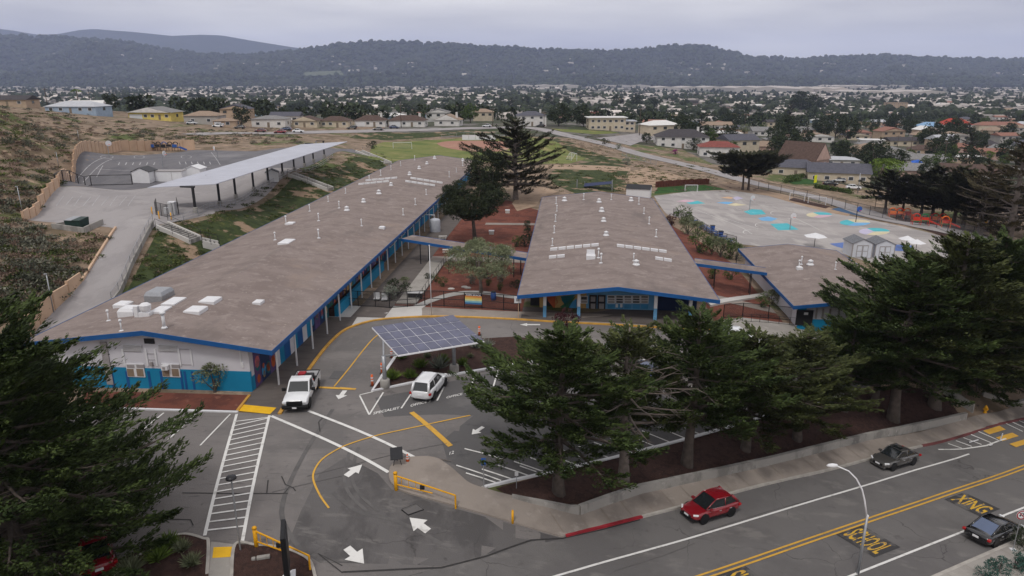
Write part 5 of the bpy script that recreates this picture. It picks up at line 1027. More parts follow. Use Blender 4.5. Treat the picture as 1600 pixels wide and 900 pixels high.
part('windscreen', MB().add([B0[0], B0[1], T0[1], T0[0]], [(0, 1, 2, 3)]), M['glass'], t); part('rear_window', MB().add([B1[0], B1[1], T1[1], T1[0]], [(0, 1, 2, 3)]), M['glass'], t)
part('roof', MB().slab([(.68, wt + .03, zt - .03), (.2, wt + .03, zt), (-.36, wt + .03, zt - .02), (-.36, -wt - .03, zt - .02), (.2, -wt - .03, zt), (.68, -wt - .03, zt - .03)], .08), pt, t, bevel=.03)
for s_ in (0, 1):
    sg = 1 - 2 * s_; part('side_window', MB().add([(B0[s_][0], sg * .92, zb), B1[s_], T1[s_], T0[s_]], [(0, 1, 2, 3)]), M['glass'], t)
    part('pillar', MB().tube([B0[s_], T0[s_], T1[s_], B1[s_]], .06, 6), pt, t); part('mirror', MB().box(1.0, 1.18, sg * 1.0 if sg > 0 else -1.32, 1.32 if sg > 0 else -1.0, 1.16, 1.42), M['black'], t, bevel=.03)
    part('headlight', MB().box(2.62, 2.85, sg * .78 - .16, sg * .78 + .16, .82, 1.0), M['lamp'], t, bevel=.03); part('taillight', MB().box(-2.93, -2.8, sg * .93 - .06, sg * .93 + .06, .75, 1.1), M['tail'], t)
part('grille', MB().box(2.7, 2.88, -.62, .62, .68, 1.0), M['black'], t, bevel=.03); part('front_bumper', MB().box(2.62, 2.98, -1.0, 1.0, .4, .66), M['black'], t, bevel=.06); part('rear_bumper', MB().box(-3.05, -2.9, -.95, .95, .45, .62), M['black'], t)
part('number_plate', MB().box(2.97, 3.0, -.17, .17, .46, .58), M['plate'], t); part('underbody', MB().box(-2.8, 2.5, -.7, .7, .3, .47), M['black'], t)
ty, ri = wheel_meshes(.4, .26)
for sx in (1.85, -1.8):
    for sy in (1, -1):
        w = link('wheel', None, t); w.location = (sx, sy * (hw - .13), .4); link('tyre', ty, w); link('rim', ri, w)
        part('wheel_arch', MB().lathe([(.48, sy * (hw - .16)), (.48, sy * (hw + .006))], 18, (sx, 0, .43), 'y'), M['black'], t)
# ---------------------------------------------------------------- solar canopy in the lot
cs = [G(581, 511, 4.2), G(708, 492, 4.6), G(757, 533, 3.55), G(622, 555, 3.1)]
b1, b2 = W(602, 606), W(710, 583)
t = thing('parking_solar_canopy', 'tilted blue solar panel canopy on two grey posts in planted island', 'canopy', b1)
o = Vector(b1); q = [Vector(p) - o for p in cs]
def bil(u, v): return q[0].lerp(q[1], u).lerp(q[3].lerp(q[2], u), v)
part('frame', MB().slab([tuple(p + Vector((0, 0, -.03))) for p in q], .12), M['panel_frame'], t)
for i in range(8):
    for j in range(4):
        c4 = [bil((i + e) / 8, (j + f) / 4) for e, f in ((.032, .03), (.968, .03), (.968, .95), (.032, .95))]
        part('solar_panel', MB().slab([tuple(p + Vector((0, 0, .02))) for p in c4], .04), M['panel'], t)
for bp, uu in ((b1, .12), (b2, .82)):
    p = Vector(bp) - o; c = min((bil(i / 20, j / 20) for i in range(21) for j in range(21)), key=lambda k: (k.xy - p.xy).length); tz = c.z - .28
    po = part('post', MB().tube([(p.x, p.y, .2), (p.x, p.y, tz)], .17, 12), M['grey_metal'], t, True); part('footing', MB().lathe([(.42, p.z - .3), (.42, p.z + .75), (.36, p.z + .82), (.3, p.z + .84)], 16, (p.x, p.y, 0)), M['conc_wall'], po, True)
    e0, e1 = bil(uu, .06), bil(uu, .94); part('beam', MB().tube([tuple(e0 - Vector((0, 0, .22))), (p.x, p.y, tz), tuple(e1 - Vector((0, 0, .22)))], .1, 6), M['grey_metal'], t)
part('purlin', MB().tube([tuple(bil(0, .3) - Vector((0, 0, .18))), tuple(bil(1, .3) - Vector((0, 0, .18)))], .06, 5).tube([tuple(bil(0, .7) - Vector((0, 0, .18))), tuple(bil(1, .7) - Vector((0, 0, .18)))], .06, 5), M['grey_metal'], t)
# ---------------------------------------------------------------- cones, delineators, signs, lamps
def cone(label, px, py, h=.75, slim=False, m='orange', name='traffic_cone'):
    p = W(px, py); t = thing(name, label, 'cone', p); k = .5 if slim else 1
    part('base', MB().box(-.2, .2, -.2, .2, 0, .05), M['black'], t); part('cone', MB().lathe([(.15 * (.75 if slim else 1), .05), (.1 if slim else .035, h - .03), (.06 if slim else .02, h)], 12), M[m], t, True)
    for z in (.45, .68): part('band', MB().lathe([((.15 - .115 * z) * 1.04 if not slim else .118, h * z), ((.15 - .115 * z) * 1.0 if not slim else .115, h * (z + .12))], 12), M['white'], t)
cone('orange delineator nearest the white parked car side of island tip', 582, 603, 1.05, True); cone('orange delineator beside left solar post', 597, 584, 1.05, True); cone('orange delineator under near edge of solar canopy', 612, 559, 1.05, True); cone('orange delineator beyond right corner of solar canopy', 749, 524, 1.0, True)
cone('small orange cone standing on tip of kerbed sidewalk island', 637, 723, .7); cone('pink cone beside door of small low wing', 1271, 512, .9, False, 'pink')
def pole(name, label, cat, px, py, h, r=.05, m='grey_metal'):
    p = W(px, py); t = thing(name, label, cat, p); part('pole', MB().tube([(0, 0, -.3), (0, 0, h)], [r, r * .8], 10), M[m], t, True); return t
# street lamp with a curved arm
p = W(1340, 897); t = thing('street_lamp', 'galvanised street lamp with curved arm rising beside SCHOOL lettering', 'lamp', p)
part('pole', MB().tube([(0, 0, -.3), (0, 0, 4.2)], [.1, .075], 10), M['grey_metal'], t, True)
def at_depth(px, py, p, dy=0):     # world offset from p of a picture position at the same distance
    a, b, c = ray(px, py); k = (p[1] + dy) / b; return (a * k - p[0], dy, CAM_H + c * k - p[2])
arm = [at_depth(x, y, p) for x, y in ((1350, 800), (1351, 782), (1347, 765), (1338, 748), (1326, 736), (1312, 730), (1304, 727))]
arm[0] = (0, 0, 4.1)
part('arm', MB().tube(arm, [.06, .055, .05, .045, .04, .04, .04], 8), M['panel_frame'], t, True)
e = arm[-1]; hd = part('lamp_head', MB().lathe([(.02, -.38), (.11, -.25), (.14, 0), (.1, .25), (.02, .32)], 10, axis='x'), M['white'], t, True); hd.location = (e[0] - .1, e[1], e[2] - .02)
part('sensor', MB().lathe([(.08, 4.15), (.09, 4.3), (.03, 4.36)], 8), M['white'], t)
# thin lamp on the corner walk
p = W(376, 862); t = thing('path_lamp', 'slim dark path lamp standing over white hatched crossing', 'lamp', p); tp = at_depth(362, 748, p)
part('pole', MB().tube([(0, 0, -.2), (0, 0, tp[2])], .05, 8), M['grey_metal'], t); l = part('lamp_head', MB().lathe([(.06, 0), (.3, .06), (.28, .16), (.08, .24)], 12), M['dark'], t, True); l.location = (0, 0, tp[2] - .05)
# poles on the left hill
for px, py, h, lab in ((84, 488, 4.2, 'thin lamp pole behind tan ramp wall'), (36, 337, 4.2, 'lamp pole left of upper yard wall corner'), (92, 262, 3.0, 'short pole on green slope left of court wall'), (124, 222, 3.0, 'short pole behind far left corner of court wall')):
    t = pole('light_pole', lab, 'pole', px, py, h, .06); part('lamp_head', MB().box(-.25, .05, -.08, .08, h - .05, h + .07), M['grey_metal'], t)
# flagpole
t = pole('flagpole', 'tall thin white flagpole at edge of front walk', 'flagpole', 674.5, 494, 8.0, .045, 'white'); part('finial', MB().lathe([(.02, 8), (.08, 8.06), (.02, 8.14)], 8), M['white'], t)
p = W(810, 500); t = thing('sign_post', 'white notice board on slim post beside middle wing corner', 'sign', p); part('post', MB().tube([(0, 0, -.2), (0, 0, 2.4)], .035, 6), M['tan'], t); part('board', MB().box(-.45, .3, -.03, .03, 1.95, 2.7), M['white'], t)
part('print', MB().box(-.25, .1, -.036, -.03, 2.15, 2.5), M['louvre'], t)
p = W(1254, 510); t = thing('parking_sign', 'blue accessible parking sign on post by small wing door', 'sign', p); part('post', MB().tube([(0, 0, -.2), (0, 0, 1.7)], .03, 6), M['grey_metal'], t); part('sign_plate', MB().box(-.24, .24, -.06, -.03, 1.0, 1.75), M['slide_blue'], t)
part('symbol', MB().lathe([(.04, -.075), (.04, -.062)], 8, (0, 0, 1.58), 'y').box(-.03, .03, -.075, -.062, 1.3, 1.52).box(-.03, .12, -.075, -.062, 1.26, 1.31), M['white'], t)
p = W(756, 761); t = thing('parking_sign', 'dark blue backed sign on post at sidewalk corner', 'sign', p); part('post', MB().tube([(0, 0, -.2), (0, 0, 2.2)], .035, 6), M['grey_metal'], t); part('sign_plate', MB().box(-.16, .16, -.06, -.03, 1.7, 2.25), M['slide_blue'], t, bevel=.01); part('base', MB().box(-.3, .3, -.2, .2, 0, .06), M['conc_wall'], t)
p = W(807, 764); t = thing('stall_sign', 'small white sign on thin post below nearest front cypress', 'sign', p); part('post', MB().tube([(0, 0, -.2), (0, 0, 1.3)], .025, 6), M['grey_metal'], t); part('sign_plate', MB().box(-.12, .12, -.05, -.025, 1.05, 1.35), M['white'], t)
p = W(1582, 862); t = thing('road_sign', 'round no u-turn sign on post beside black sedan', 'sign', p); hp = at_depth(1591, 804, p)[2]
part('post', MB().tube([(0, 0, -.2), (0, 0, hp)], .03, 6), M['grey_metal'], t); part('base', MB().box(-.18, .18, -.18, .18, .14, .2), M['white'], t)
sg_ = part('sign_plate', MB().lathe([(.36, -.05), (.36, -.03)], 20, (0, 0, hp), 'y'), M['white'], t); 
rg = MB()
for k in range(20):
    a0, a1 = k * math.pi / 10, (k + 1) * math.pi / 10; rg.add([(r_ * math.cos(a_), -.056, hp + r_ * math.sin(a_)) for a_, r_ in ((a0, .27), (a0, .35), (a1, .35), (a1, .27))], [(0, 1, 2, 3)])
rg.add([(-.22, -.058, hp + .18), (-.18, -.058, hp + .22), (.22, -.058, hp - .18), (.18, -.058, hp - .22)], [(0, 1, 2, 3)]); part('red_ring', rg, M['kerb_red'], sg_)
ar = MB(); pts = [(.1, -.16), (.1, .05)] + [(.1 * math.cos(a_), .05 + .1 * math.sin(a_)) for a_ in np.linspace(0, math.pi, 7)] + [(-.1, -.03)]
for (x0, z0), (x1, z1) in zip(pts, pts[1:]):
    d = Vector((x1 - x0, z1 - z0)); 
    if d.length < 1e-4: continue
    n = Vector((-d.y, d.x)).normalized() * .028; ar.add([(x0 + n.x, -.054, hp + z0 + n.y), (x1 + n.x, -.054, hp + z1 + n.y), (x1 - n.x, -.054, hp + z1 - n.y), (x0 - n.x, -.054, hp + z0 - n.y)], [(0, 1, 2, 3)])
ar.add([(-.19, -.054, hp - .02), (-.01, -.054, hp - .02), (-.1, -.054, hp - .14)], [(0, 1, 2)]); part('u_turn_arrow', ar, M['black'], sg_)
# marquee sign seen edge on at the gate bed
p = W(452, 915); t = thing('marquee_sign', 'tall black sign cabinet seen edge on beside yellow gate', 'sign', (p[0], p[1], p[2]), R(16)); hh = at_depth(441, 826, p)[2]
part('cabinet', MB().box(-.14, .1, -.9, .9, .9, hh), M['black'], t, bevel=.03); part('display', MB().box(.1, .13, -.82, .82, 1.0, hh - .1), M['dark'], t)
for y in (-.6, .5): part('leg', MB().box(-.08, .08, y - .08, y + .08, -.2, .9), M['black'], t)
part('base', MB().box(-.35, .35, -1.0, 1.0, -.2, .25), M['white'], t)
# yellow swing gates
def gate(label, p0, p1, h0, h1, bars):
    a, b = Vector(W(*p0)), Vector(W(*p1)); t = thing('swing_gate', label, 'gate', a); d = b - a; ym = M['yellow']
    part('gate_post', MB().tube([(0, 0, -.3), (0, 0, h0)], .12, 12).lathe([(.15, h0), (.13, h0 + .1), (.05, h0 + .15)], 10), ym, t, True); part('end_post', MB().tube([(d.x, d.y, d.z - .2), (d.x, d.y, d.z + h1)], .06, 8), ym, t)
    tp = lambda f: Vector((d.x * f, d.y * f, (h0 - .15) * (1 - f) + (d.z + h1) * f)); lo = lambda f: Vector((d.x * f, d.y * f, .45 + (d.z + .3) * f))
    part('top_rail', MB().tube([tuple(tp(0)), tuple(tp(1))], .055, 8), ym, t); part('brace', MB().tube([tuple(lo(0)), tuple(lo(.25)), tuple(tp(1) - Vector((0, 0, .1)))] if bars > 4 else [tuple(lo(0)), tuple(lo(.3)), tuple(lo(.62))], .045, 8), ym, t)
    for k in range(bars):
        f = .1 + k * .12; part('bar', MB().tube([tuple(lo(f) * .999), tuple(tp(f))], .02, 6), ym, t)
    part('lock_box', MB().box(d.x * .45 - .15, d.x * .45 + .15, d.y * .45 - .06, d.y * .45 + .06, tp(.45).z - .35, tp(.45).z - .08), M['dark'], t)
    return t
gate('yellow swing gate standing on tip of sidewalk island', (619, 766), (712, 795), 1.25, 1.0, 4); gate('yellow swing gate along near bed beside black sign', (401, 856), (485, 893), 1.3, 1.05, 4)
for px, py, h, lab in ((801, 818, .95, 'lone yellow bollard on sidewalk edge near street'), (238, 335, 1.1, 'leftmost yellow bollard near utility enclosure'), (249, 342, 1.1, 'middle yellow bollard near utility enclosure'), (268, 344, 1.1, 'rightmost yellow bollard near utility enclosure')):
    p = W(px, py); t = thing('bollard', lab, 'bollard', p); part('post', MB().tube([(0, 0, -.2), (0, 0, h)], .08, 10), M['yellow'], t, True); part('cap', MB().lathe([(.08, h), (.05, h + .05), (.01, h + .06)], 10), M['yellow'], t)
# hydrant
p = W(1539, 645); t = thing('fire_hydrant', 'yellow fire hydrant on bare soil at right edge', 'hydrant', p)
part('barrel', MB().lathe([(.2, 0), (.2, .06), (.13, .1), (.13, .5), (.18, .54), (.18, .6), (.14, .7), (.05, .8), (.03, .86)], 12), M['yellow'], t, True)
for a_ in (0, math.pi / 2, math.pi): part('nozzle', MB().tube([(0, 0, .42), (.26 * math.cos(a_), -.26 * math.sin(a_), .42)], .07, 8), M['yellow'], t)
# flexible lane posts at the street crossing
for k, (px, py, lean) in enumerate(((1514, 692, 1.2), (1546, 697, 1.4), (1562, 690, .05))):
    p = W(px, py); t = thing('lane_post', ['fallen white lane post on hatched paint', 'dark based stub of lane post at hatch corner', 'upright white lane post by yellow crossing'][k], 'post', p)
    part('base', MB().lathe([(.12, 0), (.1, .06)], 10), M['black'], t); part('post', MB().tube([(0, 0, .05), (math.sin(lean) * .8 * (1 if k != 1 else .25), -.1, .05 + math.cos(lean) * .8 + .05)], .05, 8), M['white'], t)
# concrete wheel stop scraps in the bed, survey board on island
p = W(408, 876); o = part('kerb_block', MB().box(-.5, -.28, -.1, .1, 0, .16).box(-.22, .5, -.12, .12, 0, .18), M['conc_wall'], bevel=.03); o.location = (p[0], p[1], p[2] + .12); o.rotation_euler = (0, 0, .25); tag(o, 'broken pale concrete wheel stop lying in mulch bed', 'kerb block')
p = W(621, 727); t = thing('notice_stand', 'dark tilted notice board stand beside orange cone on island', 'sign stand', (p[0], p[1], p[2] + .15), .3)
part('board', MB().slab([(-.5, -.35, .55), (.35, -.45, .55), (.45, .45, 1.0), (-.4, .5, 1.0)], .04), M['dark'], t)
for x, y in ((-.3, -.2), (.25, -.25), (.05, .3)): part('leg', MB().tube([(x, y, 0), (x * .4, y * .4, .7)], .025, 5), M['dark'], t)
# banner on the courtyard fence
bl, br = Vector(W(727, 481.5)), Vector(W(753, 482.8)); t = thing('banner', 'rainbow gradient SAFE SPACE banner hung on courtyard fence', 'banner', bl)
ex = br - bl; ex.z = 0; z0, z1 = .55, 1.75; yo = Vector((0, -.08, 0)); cols = [(.006, .01, .03), (.55, .22, .06), (.62, .42, .1), (.55, .58, .3), (.2, .42, .5), (.04, .15, .35)]
for k, c in enumerate(cols):
    za, zb_ = z1 - (z1 - z0) * k / 6, z1 - (z1 - z0) * (k + 1) / 6
    part('banner_band', MB().slab([tuple(yo + Vector((0, 0, za))), tuple(yo + ex + Vector((0, 0, za))), tuple(yo + ex + Vector((0, .015, za))), tuple(yo + Vector((0, .015, za)))], za - zb_), mat('banner_%d' % k, c, .7, .1, 2), t)
lettering('banner_text', 'SAFE SPACE', yo + Vector((0, -.004, z1 - .19)) + ex * .06, ex * .88, Vector((0, 0, .17)), M['white'], t, drape=False)
part('banner_figure', MB().box(ex.x * .38, ex.x * .62, -.09, -.085, z0 + .08, z1 - .3), mat('banner_pale', (.5, .58, .58), .7, .2, 6), t)
# carts and bench in the fenced entry
for k, (px, py, lab) in enumerate(((589, 470, 'left white plastic cart inside courtyard gate'), (601, 471, 'right white plastic cart inside courtyard gate'))):
    p = W(px, py); t = thing('cart', lab, 'cart', p); part('tray', MB().box(-.35, .35, -.3, .3, .2, .35), M['white'], t); part('back', MB().slab([(-.35, .1, 1.0), (.35, .1, 1.0), (.35, .16, 1.0), (-.35, .16, 1.0)], .65), M['white'], t)
    for x in (-.28, .28): part('leg', MB().box(x - .03, x + .03, -.25, -.19, 0, .2), M['dark'], t)
p = W(649, 467); t = thing('bench', 'dark rack bench with white ends by winding path', 'bench', p, -.08); part('slab', MB().box(-.9, .9, -.25, .25, .75, .85), M['white'], t); part('front', MB().box(-.85, .85, -.2, -.16, .1, .72), M['dark'], t)
for x in (-.8, .8): part('leg', MB().box(x - .05, x + .05, -.2, .2, 0, .75), M['dark'], t)
p = W(771, 469); t = thing('trash_bin', 'dark barrel bin behind fence right of banner', 'bin', p); part('barrel', MB().lathe([(.3, 0), (.34, .5), (.3, 1.0), (.2, 1.05)], 12), M['slide_blue'], t, True); part('lid', MB().lathe([(.32, 1.0), (.25, 1.12), (.03, 1.16)], 12), M['dark'], t, True)
# ---------------------------------------------------------------- courtyard furniture
def picnic(label, px, py, rz, m='conc_wall', sc=1.0, group=None, name='picnic_table'):
    p = W(px, py); t = thing(name, label, 'table', p, rz, group); t.scale = (sc,) * 3
    part('table_top', MB().box(-.9, .9, -.38, .38, .7, .78), M[m], t, bevel=.02)
    for s_ in (-1, 1): part('seat', MB().box(-.9, .9, s_ * .72 - .14, s_ * .72 + .14, .42, .48), M[m], t, bevel=.02)
    for x in (-.6, .6): part('leg', MB().tube([(x, -.75, 0), (x, -.1, .7)], .04, 5).tube([(x, .75, 0), (x, .1, .7)], .04, 5).tube([(x, -.75, .4), (x, .75, .4)], .035, 5), M[m], t)
    return t
M['pale'] = mat('pale_stone', (.5, .48, .45), .8, .1, 3)
picnic('pale picnic table left of pine trunk', 692, 374, .05, 'pale', .75); picnic('pale picnic table below covered walkway near olive tree', 699, 396, .05, 'pale', .8); picnic('pale table at right edge of courtyard near middle wing', 789, 390, .1, 'pale', .7)
for px, py, lab in ((768, 366, 'pale cube seat alone in middle of red bark courtyard'), (793, 333, 'pale cube seat by far courtyard path')):
    p = W(px, py); t = thing('stone_seat', lab, 'seat', p); part('block', MB().box(-.4, .4, -.4, .4, 0, .55), M['pale'], t, bevel=.05); part('cap', MB().box(-.46, .46, -.46, .46, .55, .66), M['white'], t, bevel=.03)
p = W(680, 362); t = thing('water_tank', 'pale upright cistern under eave of longest wing', 'tank', p); part('tank', MB().lathe([(.9, 0), (.92, .05), (.92, 2.0), (.8, 2.2), (.2, 2.35)], 20), mat('tank_grey', (.45, .47, .52), .5, .08, 2), t, True); part('inlet_pipe', MB().tube([(0, 0, 2.3), (0, 0, 2.9), (-1.6, -.2, 3.0)], .06, 6), M['white'], t)
tr_ = thing('shade_trellis', 'white edged sloping trellis roof beside olive tree', 'trellis', W(703, 410)); l = tr_.location
ta, tb = Vector(G(700, 404.5, 2.3)) - l, Vector(G(728, 396, 2.6)) - l
for k in range(4): part('slat', MB().tube([tuple(ta + Vector((0, k * .5, 0))), tuple(tb + Vector((0, k * .5, 0)))], .07, 5), M['white'], tr_)
for v_ in (ta, tb): part('post', MB().tube([(v_.x, v_.y + .8, -.2), (v_.x, v_.y + .8, v_.z)], .05, 6), M['dark'], tr_)
for k, (px, py) in enumerate(((705, 452), (726, 449), (731, 450.5))):
    p = W(px, py); o = part('boulder', MB().lathe([(.28, -.05), (.34, .1), (.22, .25), (.05, .3)], 7), M['pale'], None); o.location = p; o.scale = (1.4, .8, .7); tag(o, ['small pale rock left of olive trunk', 'long pale rock just left of olive trunk', 'small pale rock touching olive trunk shade'][k], 'rock')
# ---------------------------------------------------------------- playground things
def shed(label, c, w, d, h, hr, rz, wallm, roofm, doors=True):
    t = thing('storage_shed', label, 'shed', c, rz); part('wall', MB().box(-w / 2, w / 2, -d / 2, d / 2, 0, h).add([(-w / 2, -d / 2, h), (w / 2, -d / 2, h), (0, -d / 2, h + hr), (-w / 2, d / 2, h), (w / 2, d / 2, h), (0, d / 2, h + hr)], [(0, 1, 2), (3, 5, 4), (0, 2, 5, 3), (1, 4, 5, 2)]), wallm, t)
    for s_ in (-1, 1): part('roof', MB().slab([(0, -d / 2 - .15, h + hr + .12), (s_ * (w / 2 + .2), -d / 2 - .15, h + .0), (s_ * (w / 2 + .2), d / 2 + .15, h + .0), (0, d / 2 + .15, h + hr + .12)], .08), roofm, t)
    if doors:
        for s_ in (-1, 1):
            x0, x1 = sorted((s_ * .03, s_ * w * .29)); dd = part('door', MB().box(x0, x1, -d / 2 - .05, -d / 2 - .01, .1, h * .88), M['louvre'], t)
            for za, zb_ in ((.2, h * .44), (h * .48, h * .82)): part('door_panel', MB().box(x0 + .1, x1 - .1, -d / 2 - .07, -d / 2 - .04, za, zb_), wallm, dd)
        for x in (-w / 2, w / 2): part('corner_trim', MB().box(x - .07, x + .07, -d / 2 - .03, -d / 2 + .1, 0, h), M['louvre'], t)
    return t
sr = mat('shed_shingle', (.15, .155, .17), .9, .3, 6); sw_ = mat('shed_siding', (.55, .57, .62), .7, .05, 2)
p = W(1345, 402.5); shed('left one of two pale sheds with double doors by playground', (p[0] + .0, p[1] + 1.6, p[2]), 3.3, 3.6, 2.5, .7, -.02, sw_, sr); p = W(1380, 404); shed('right one of two pale sheds with double doors by playground', (p[0] + .0, p[1] + 1.6, p[2]), 3.2, 3.6, 2.5, .7, -.02, sw_, sr)
p = W(999, 309); shed('white shed with dark roof behind far end of middle wing', (p[0], p[1] + 1, p[2]), 3, 5.5, 2.2, .7, 1.25, M['white'], M['dark'], False)
p = W(222, 286); shed('left white shed behind court fence', (p[0], p[1] + 1.5, p[2]), 3.4, 3.4, 2.3, .7, 0, M['white'], M['dark'], False)
p = W(263, 284); t = thing('storage_container', 'long white storage box between two court sheds', 'container', (p[0], p[1] + 1, p[2])); part('box', MB().box(-3, 3, -1.2, 1.2, 0, 2.1), M['white'], t, bevel=.04); part('roof', MB().box(-3.1, 3.1, -1.3, 1.3, 2.1, 2.22), M['louvre'], t)
for x in (-2.5, 0.9): part('seam', MB().box(x, x + .06, -1.23, -1.2, .05, 2.05), M['louvre'], t)
p = W(302, 279); shed('right white shed partly under long canopy', (p[0], p[1] + 1.5, p[2]), 3.2, 3.2, 2.0, .6, 0, M['white'], M['white'], False)
p = W(425, 284); shed('small white shed under canopy posts at bank edge', (p[0], p[1] + .5, p[2]), 2.4, 2.4, 2.0, .6, .3, M['white'], M['dark'], False)
def hoop(label, px, py, h, face, m='white', bw=1.3):
    p = W(px, py); t = thing('basketball_hoop', label, 'hoop', p, face); part('pole', MB().tube([(0, 0, -.2), (0, 0, h - .5), (0, -.6, h - .1)], .08, 8), M['dark'] if m != 'white' else M['grey_metal'], t)
    part('backboard', MB().prism([(bw / 2 * math.cos(a_) * 1.0, bw / 2.2 * math.sin(a_)) for a_ in np.linspace(0, math.pi * 2, 17)[:-1]], -.03, .03), M[m], t).matrix_basis = Matrix.Translation((0, -.65, h + .1)) @ Matrix.Rotation(math.pi / 2, 4, 'X')
    rg = MB(); rg.tube([(.23 * math.cos(a_), -.95 + .23 * math.sin(a_), h - .15) for a_ in np.linspace(0, 6.283, 13)], .02, 5, False); part('rim', rg, M['orange'], t)
hoop('white hoop standing over farther blue painted key', 1171, 328, 2.8, .5); hoop('white hoop standing over nearer blue painted key', 1234, 359, 2.8, .3); hoop('hoop with dark blue backboard on playground', 1337, 347, 2.9, .2, 'slide_blue'); hoop('tall hoop in middle of upper court', 255, 262, 3.0, 1.5); hoop('hoop at left of upper court near tan wall', 171, 246, 3.0, .9); hoop('hoop at right of upper court', 341, 252, 3.0, -.9)
def goal(label, px, py, w, h, d, rz, net=True):
    p = W(px, py); t = thing('soccer_goal', label, 'goal', p, rz); r_ = .06
    for x in (-w / 2, w / 2): part('goal_post', MB().tube([(x, 0, 0), (x, 0, h)], r_, 8), M['white'], t); part('stay', MB().tube([(x, 0, h), (x, d * .3, h), (x, d, 0), (x, 0, 0)], r_ * .6, 6), M['white'], t)
    part('crossbar', MB().tube([(-w / 2, 0, h), (w / 2, 0, h)], r_, 8), M['white'], t)
    part('net', MB().add([(-w / 2, .3 * d, h), (w / 2, .3 * d, h), (w / 2, d, 0), (-w / 2, d, 0)], [(0, 1, 2, 3)]), M['netting'], t)
goal('white soccer goal on left of grass field', 629, 233, 6.6, 2.3, 1.6, .1); goal('white soccer goal at right end of grass field', 897, 250, 4.2, 2.2, 2.0, 1.9); goal('small white goal on green turf pitch', 1080, 300, 3.2, 1.8, 1, 0)
goal('left white goal by playground fence', 1245, 314, 3.6, 2, 1, -.3); goal('right white goal by playground fence', 1276, 320, 4.2, 2, 1, -.3)
for k in range(8):
    px, py = 1084 + k * 7.6, 349 + k * 4.2
    picnic('blue picnic table, %s in row from far end of garden fence' % ('first', 'second', 'third', 'fourth', 'fifth', 'sixth', 'seventh', 'last')[k], px, py, .6 * k, 'table_blue', .8, 'blue picnic tables along the garden fence')
for px, py, lab in ((1113, 361, 'dark blue bin between blue picnic tables, upper of two'), (1126, 370, 'dark blue bin between blue picnic tables, lower of two')):
    p = W(px, py); t = thing('trash_bin', lab, 'bin', p); part('body', MB().add([(-.28, -.28, 0), (.28, -.28, 0), (.28, .28, 0), (-.28, .28, 0), (-.35, -.35, 1), (.35, -.35, 1), (.35, .35, 1), (-.35, .35, 1)], [(0, 3, 2, 1), (4, 5, 6, 7), (0, 1, 5, 4), (1, 2, 6, 5), (2, 3, 7, 6), (3, 0, 4, 7)]), M['slide_blue'], t); part('lid', MB().box(-.38, .38, -.38, .38, 1, 1.1), M['dark'], t)
for px, py, lab in ((1272, 381, 'white shade umbrella roof just behind small low wing'), (1430, 391, 'white shade umbrella right of pale sheds'), (1415, 385, 'small white shade umbrella touching cypress tips')):
    p = W(px, py + 5); t = thing('shade_umbrella', lab, 'umbrella', p); w_ = 2.0 if px < 1300 else 1.5
    part('pole', MB().tube([(0, 0, 0), (0, 0, 2.3)], .05, 6), M['dark'], t); part('canopy', MB().add([(w_ * math.cos(a_), w_ * math.sin(a_), 1.95) for a_ in np.linspace(.4, .4 + 6.283, 7)[:-1]] + [(0, 0, 2.6)], [(k, (k + 1) % 6, 6) for k in range(6)]), M['white'], t)
def play_set(label, px, py, rz, cols, n, tower=False):
    p = W(px, py); t = thing('play_structure', label, 'playground set', p, rz); rr = random.Random(px)
    for x in np.linspace(-n * .8, n * .8, n + 1):
        for y in (-.7, .7): part('post', MB().tube([(x, y, 0), (x, y, 2.2 + (.6 if tower else 0))], .06, 6), M[cols[0]], t)
    for k in range(n):
        x = -n * .8 + 1.6 * k; part('deck', MB().box(x, x + 1.5, -.7, .7, .9 + .2 * (k % 2), 1.0 + .2 * (k % 2)), M[cols[1]], t); part('panel', MB().box(x + .1, x + 1.4, -.74, -.68, 1.1 + .2 * (k % 2), 1.9), M[cols[(k + 2) % len(cols)]], t)
        part('arch', MB().tube([(x + .75 + .7 * math.cos(a_), .0, 1.9 + .6 * math.sin(a_)) for a_ in np.linspace(0, math.pi, 7)], .12, 6), M[cols[k % len(cols)]], t)
    e = n * .8; part('slide', MB().slab([(e, -.4, 1.05), (e + 2, -.4, .25), (e + 2, .4, .25), (e, .4, 1.05)], .06).slab([(e, -.45, 1.3), (e + 2, -.45, .5), (e + 2, -.4, .5), (e, -.4, 1.3)], .3).slab([(e, .4, 1.3), (e + 2, .4, .5), (e + 2, .45, .5), (e, .45, 1.3)], .3), M[cols[2 % len(cols)]], t)
    if tower: part('tower_roof', MB().lathe([(1.5, 2.8), (.9, 3.3), (.1, 3.8)], 6), M['teal'], t)
play_set('bright orange play structure beside blue rubber surface', 1405, 341, -.25, ('orange_play', 'red_play', 'orange_play'), 3); play_set('low red and green play structure right of orange one', 1437, 352, -.3, ('red_play', 'green_play', 'red_play'), 2); play_set('red play tower behind low red structure', 1466, 350, -.3, ('red_play', 'red_play', 'orange_play'), 2); play_set('orange climber nearest cypress tops', 1476, 356, -.3, ('orange_play', 'green_play', 'red_play'), 1); play_set('play structure with teal peaked roof among right trees', 1541, 355, -.3, ('grey_metal', 'yellow', 'yellow'), 2, True)
play_set('dark post play structure with blue slide on upper court', 258, 236, 0, ('dark', 'dark', 'slide_blue', 'dark'), 5)
p = W(1376, 326); t = thing('shade_sail', 'dark blue shade sail on poles beside playground trees', 'shade sail', p)
part('sail', MB().slab([(-1.5, 0, 3.4), (.6, -1.2, 3.0), (1.6, .4, 3.5), (-.3, 1.3, 3.1)], .04), M['slide_blue'], t)
for x, y in ((-1.5, 0), (1.6, .4)): part('pole', MB().tube([(x, y, 0), (x, y, 3.5)], .07, 6), M['dark'], t)
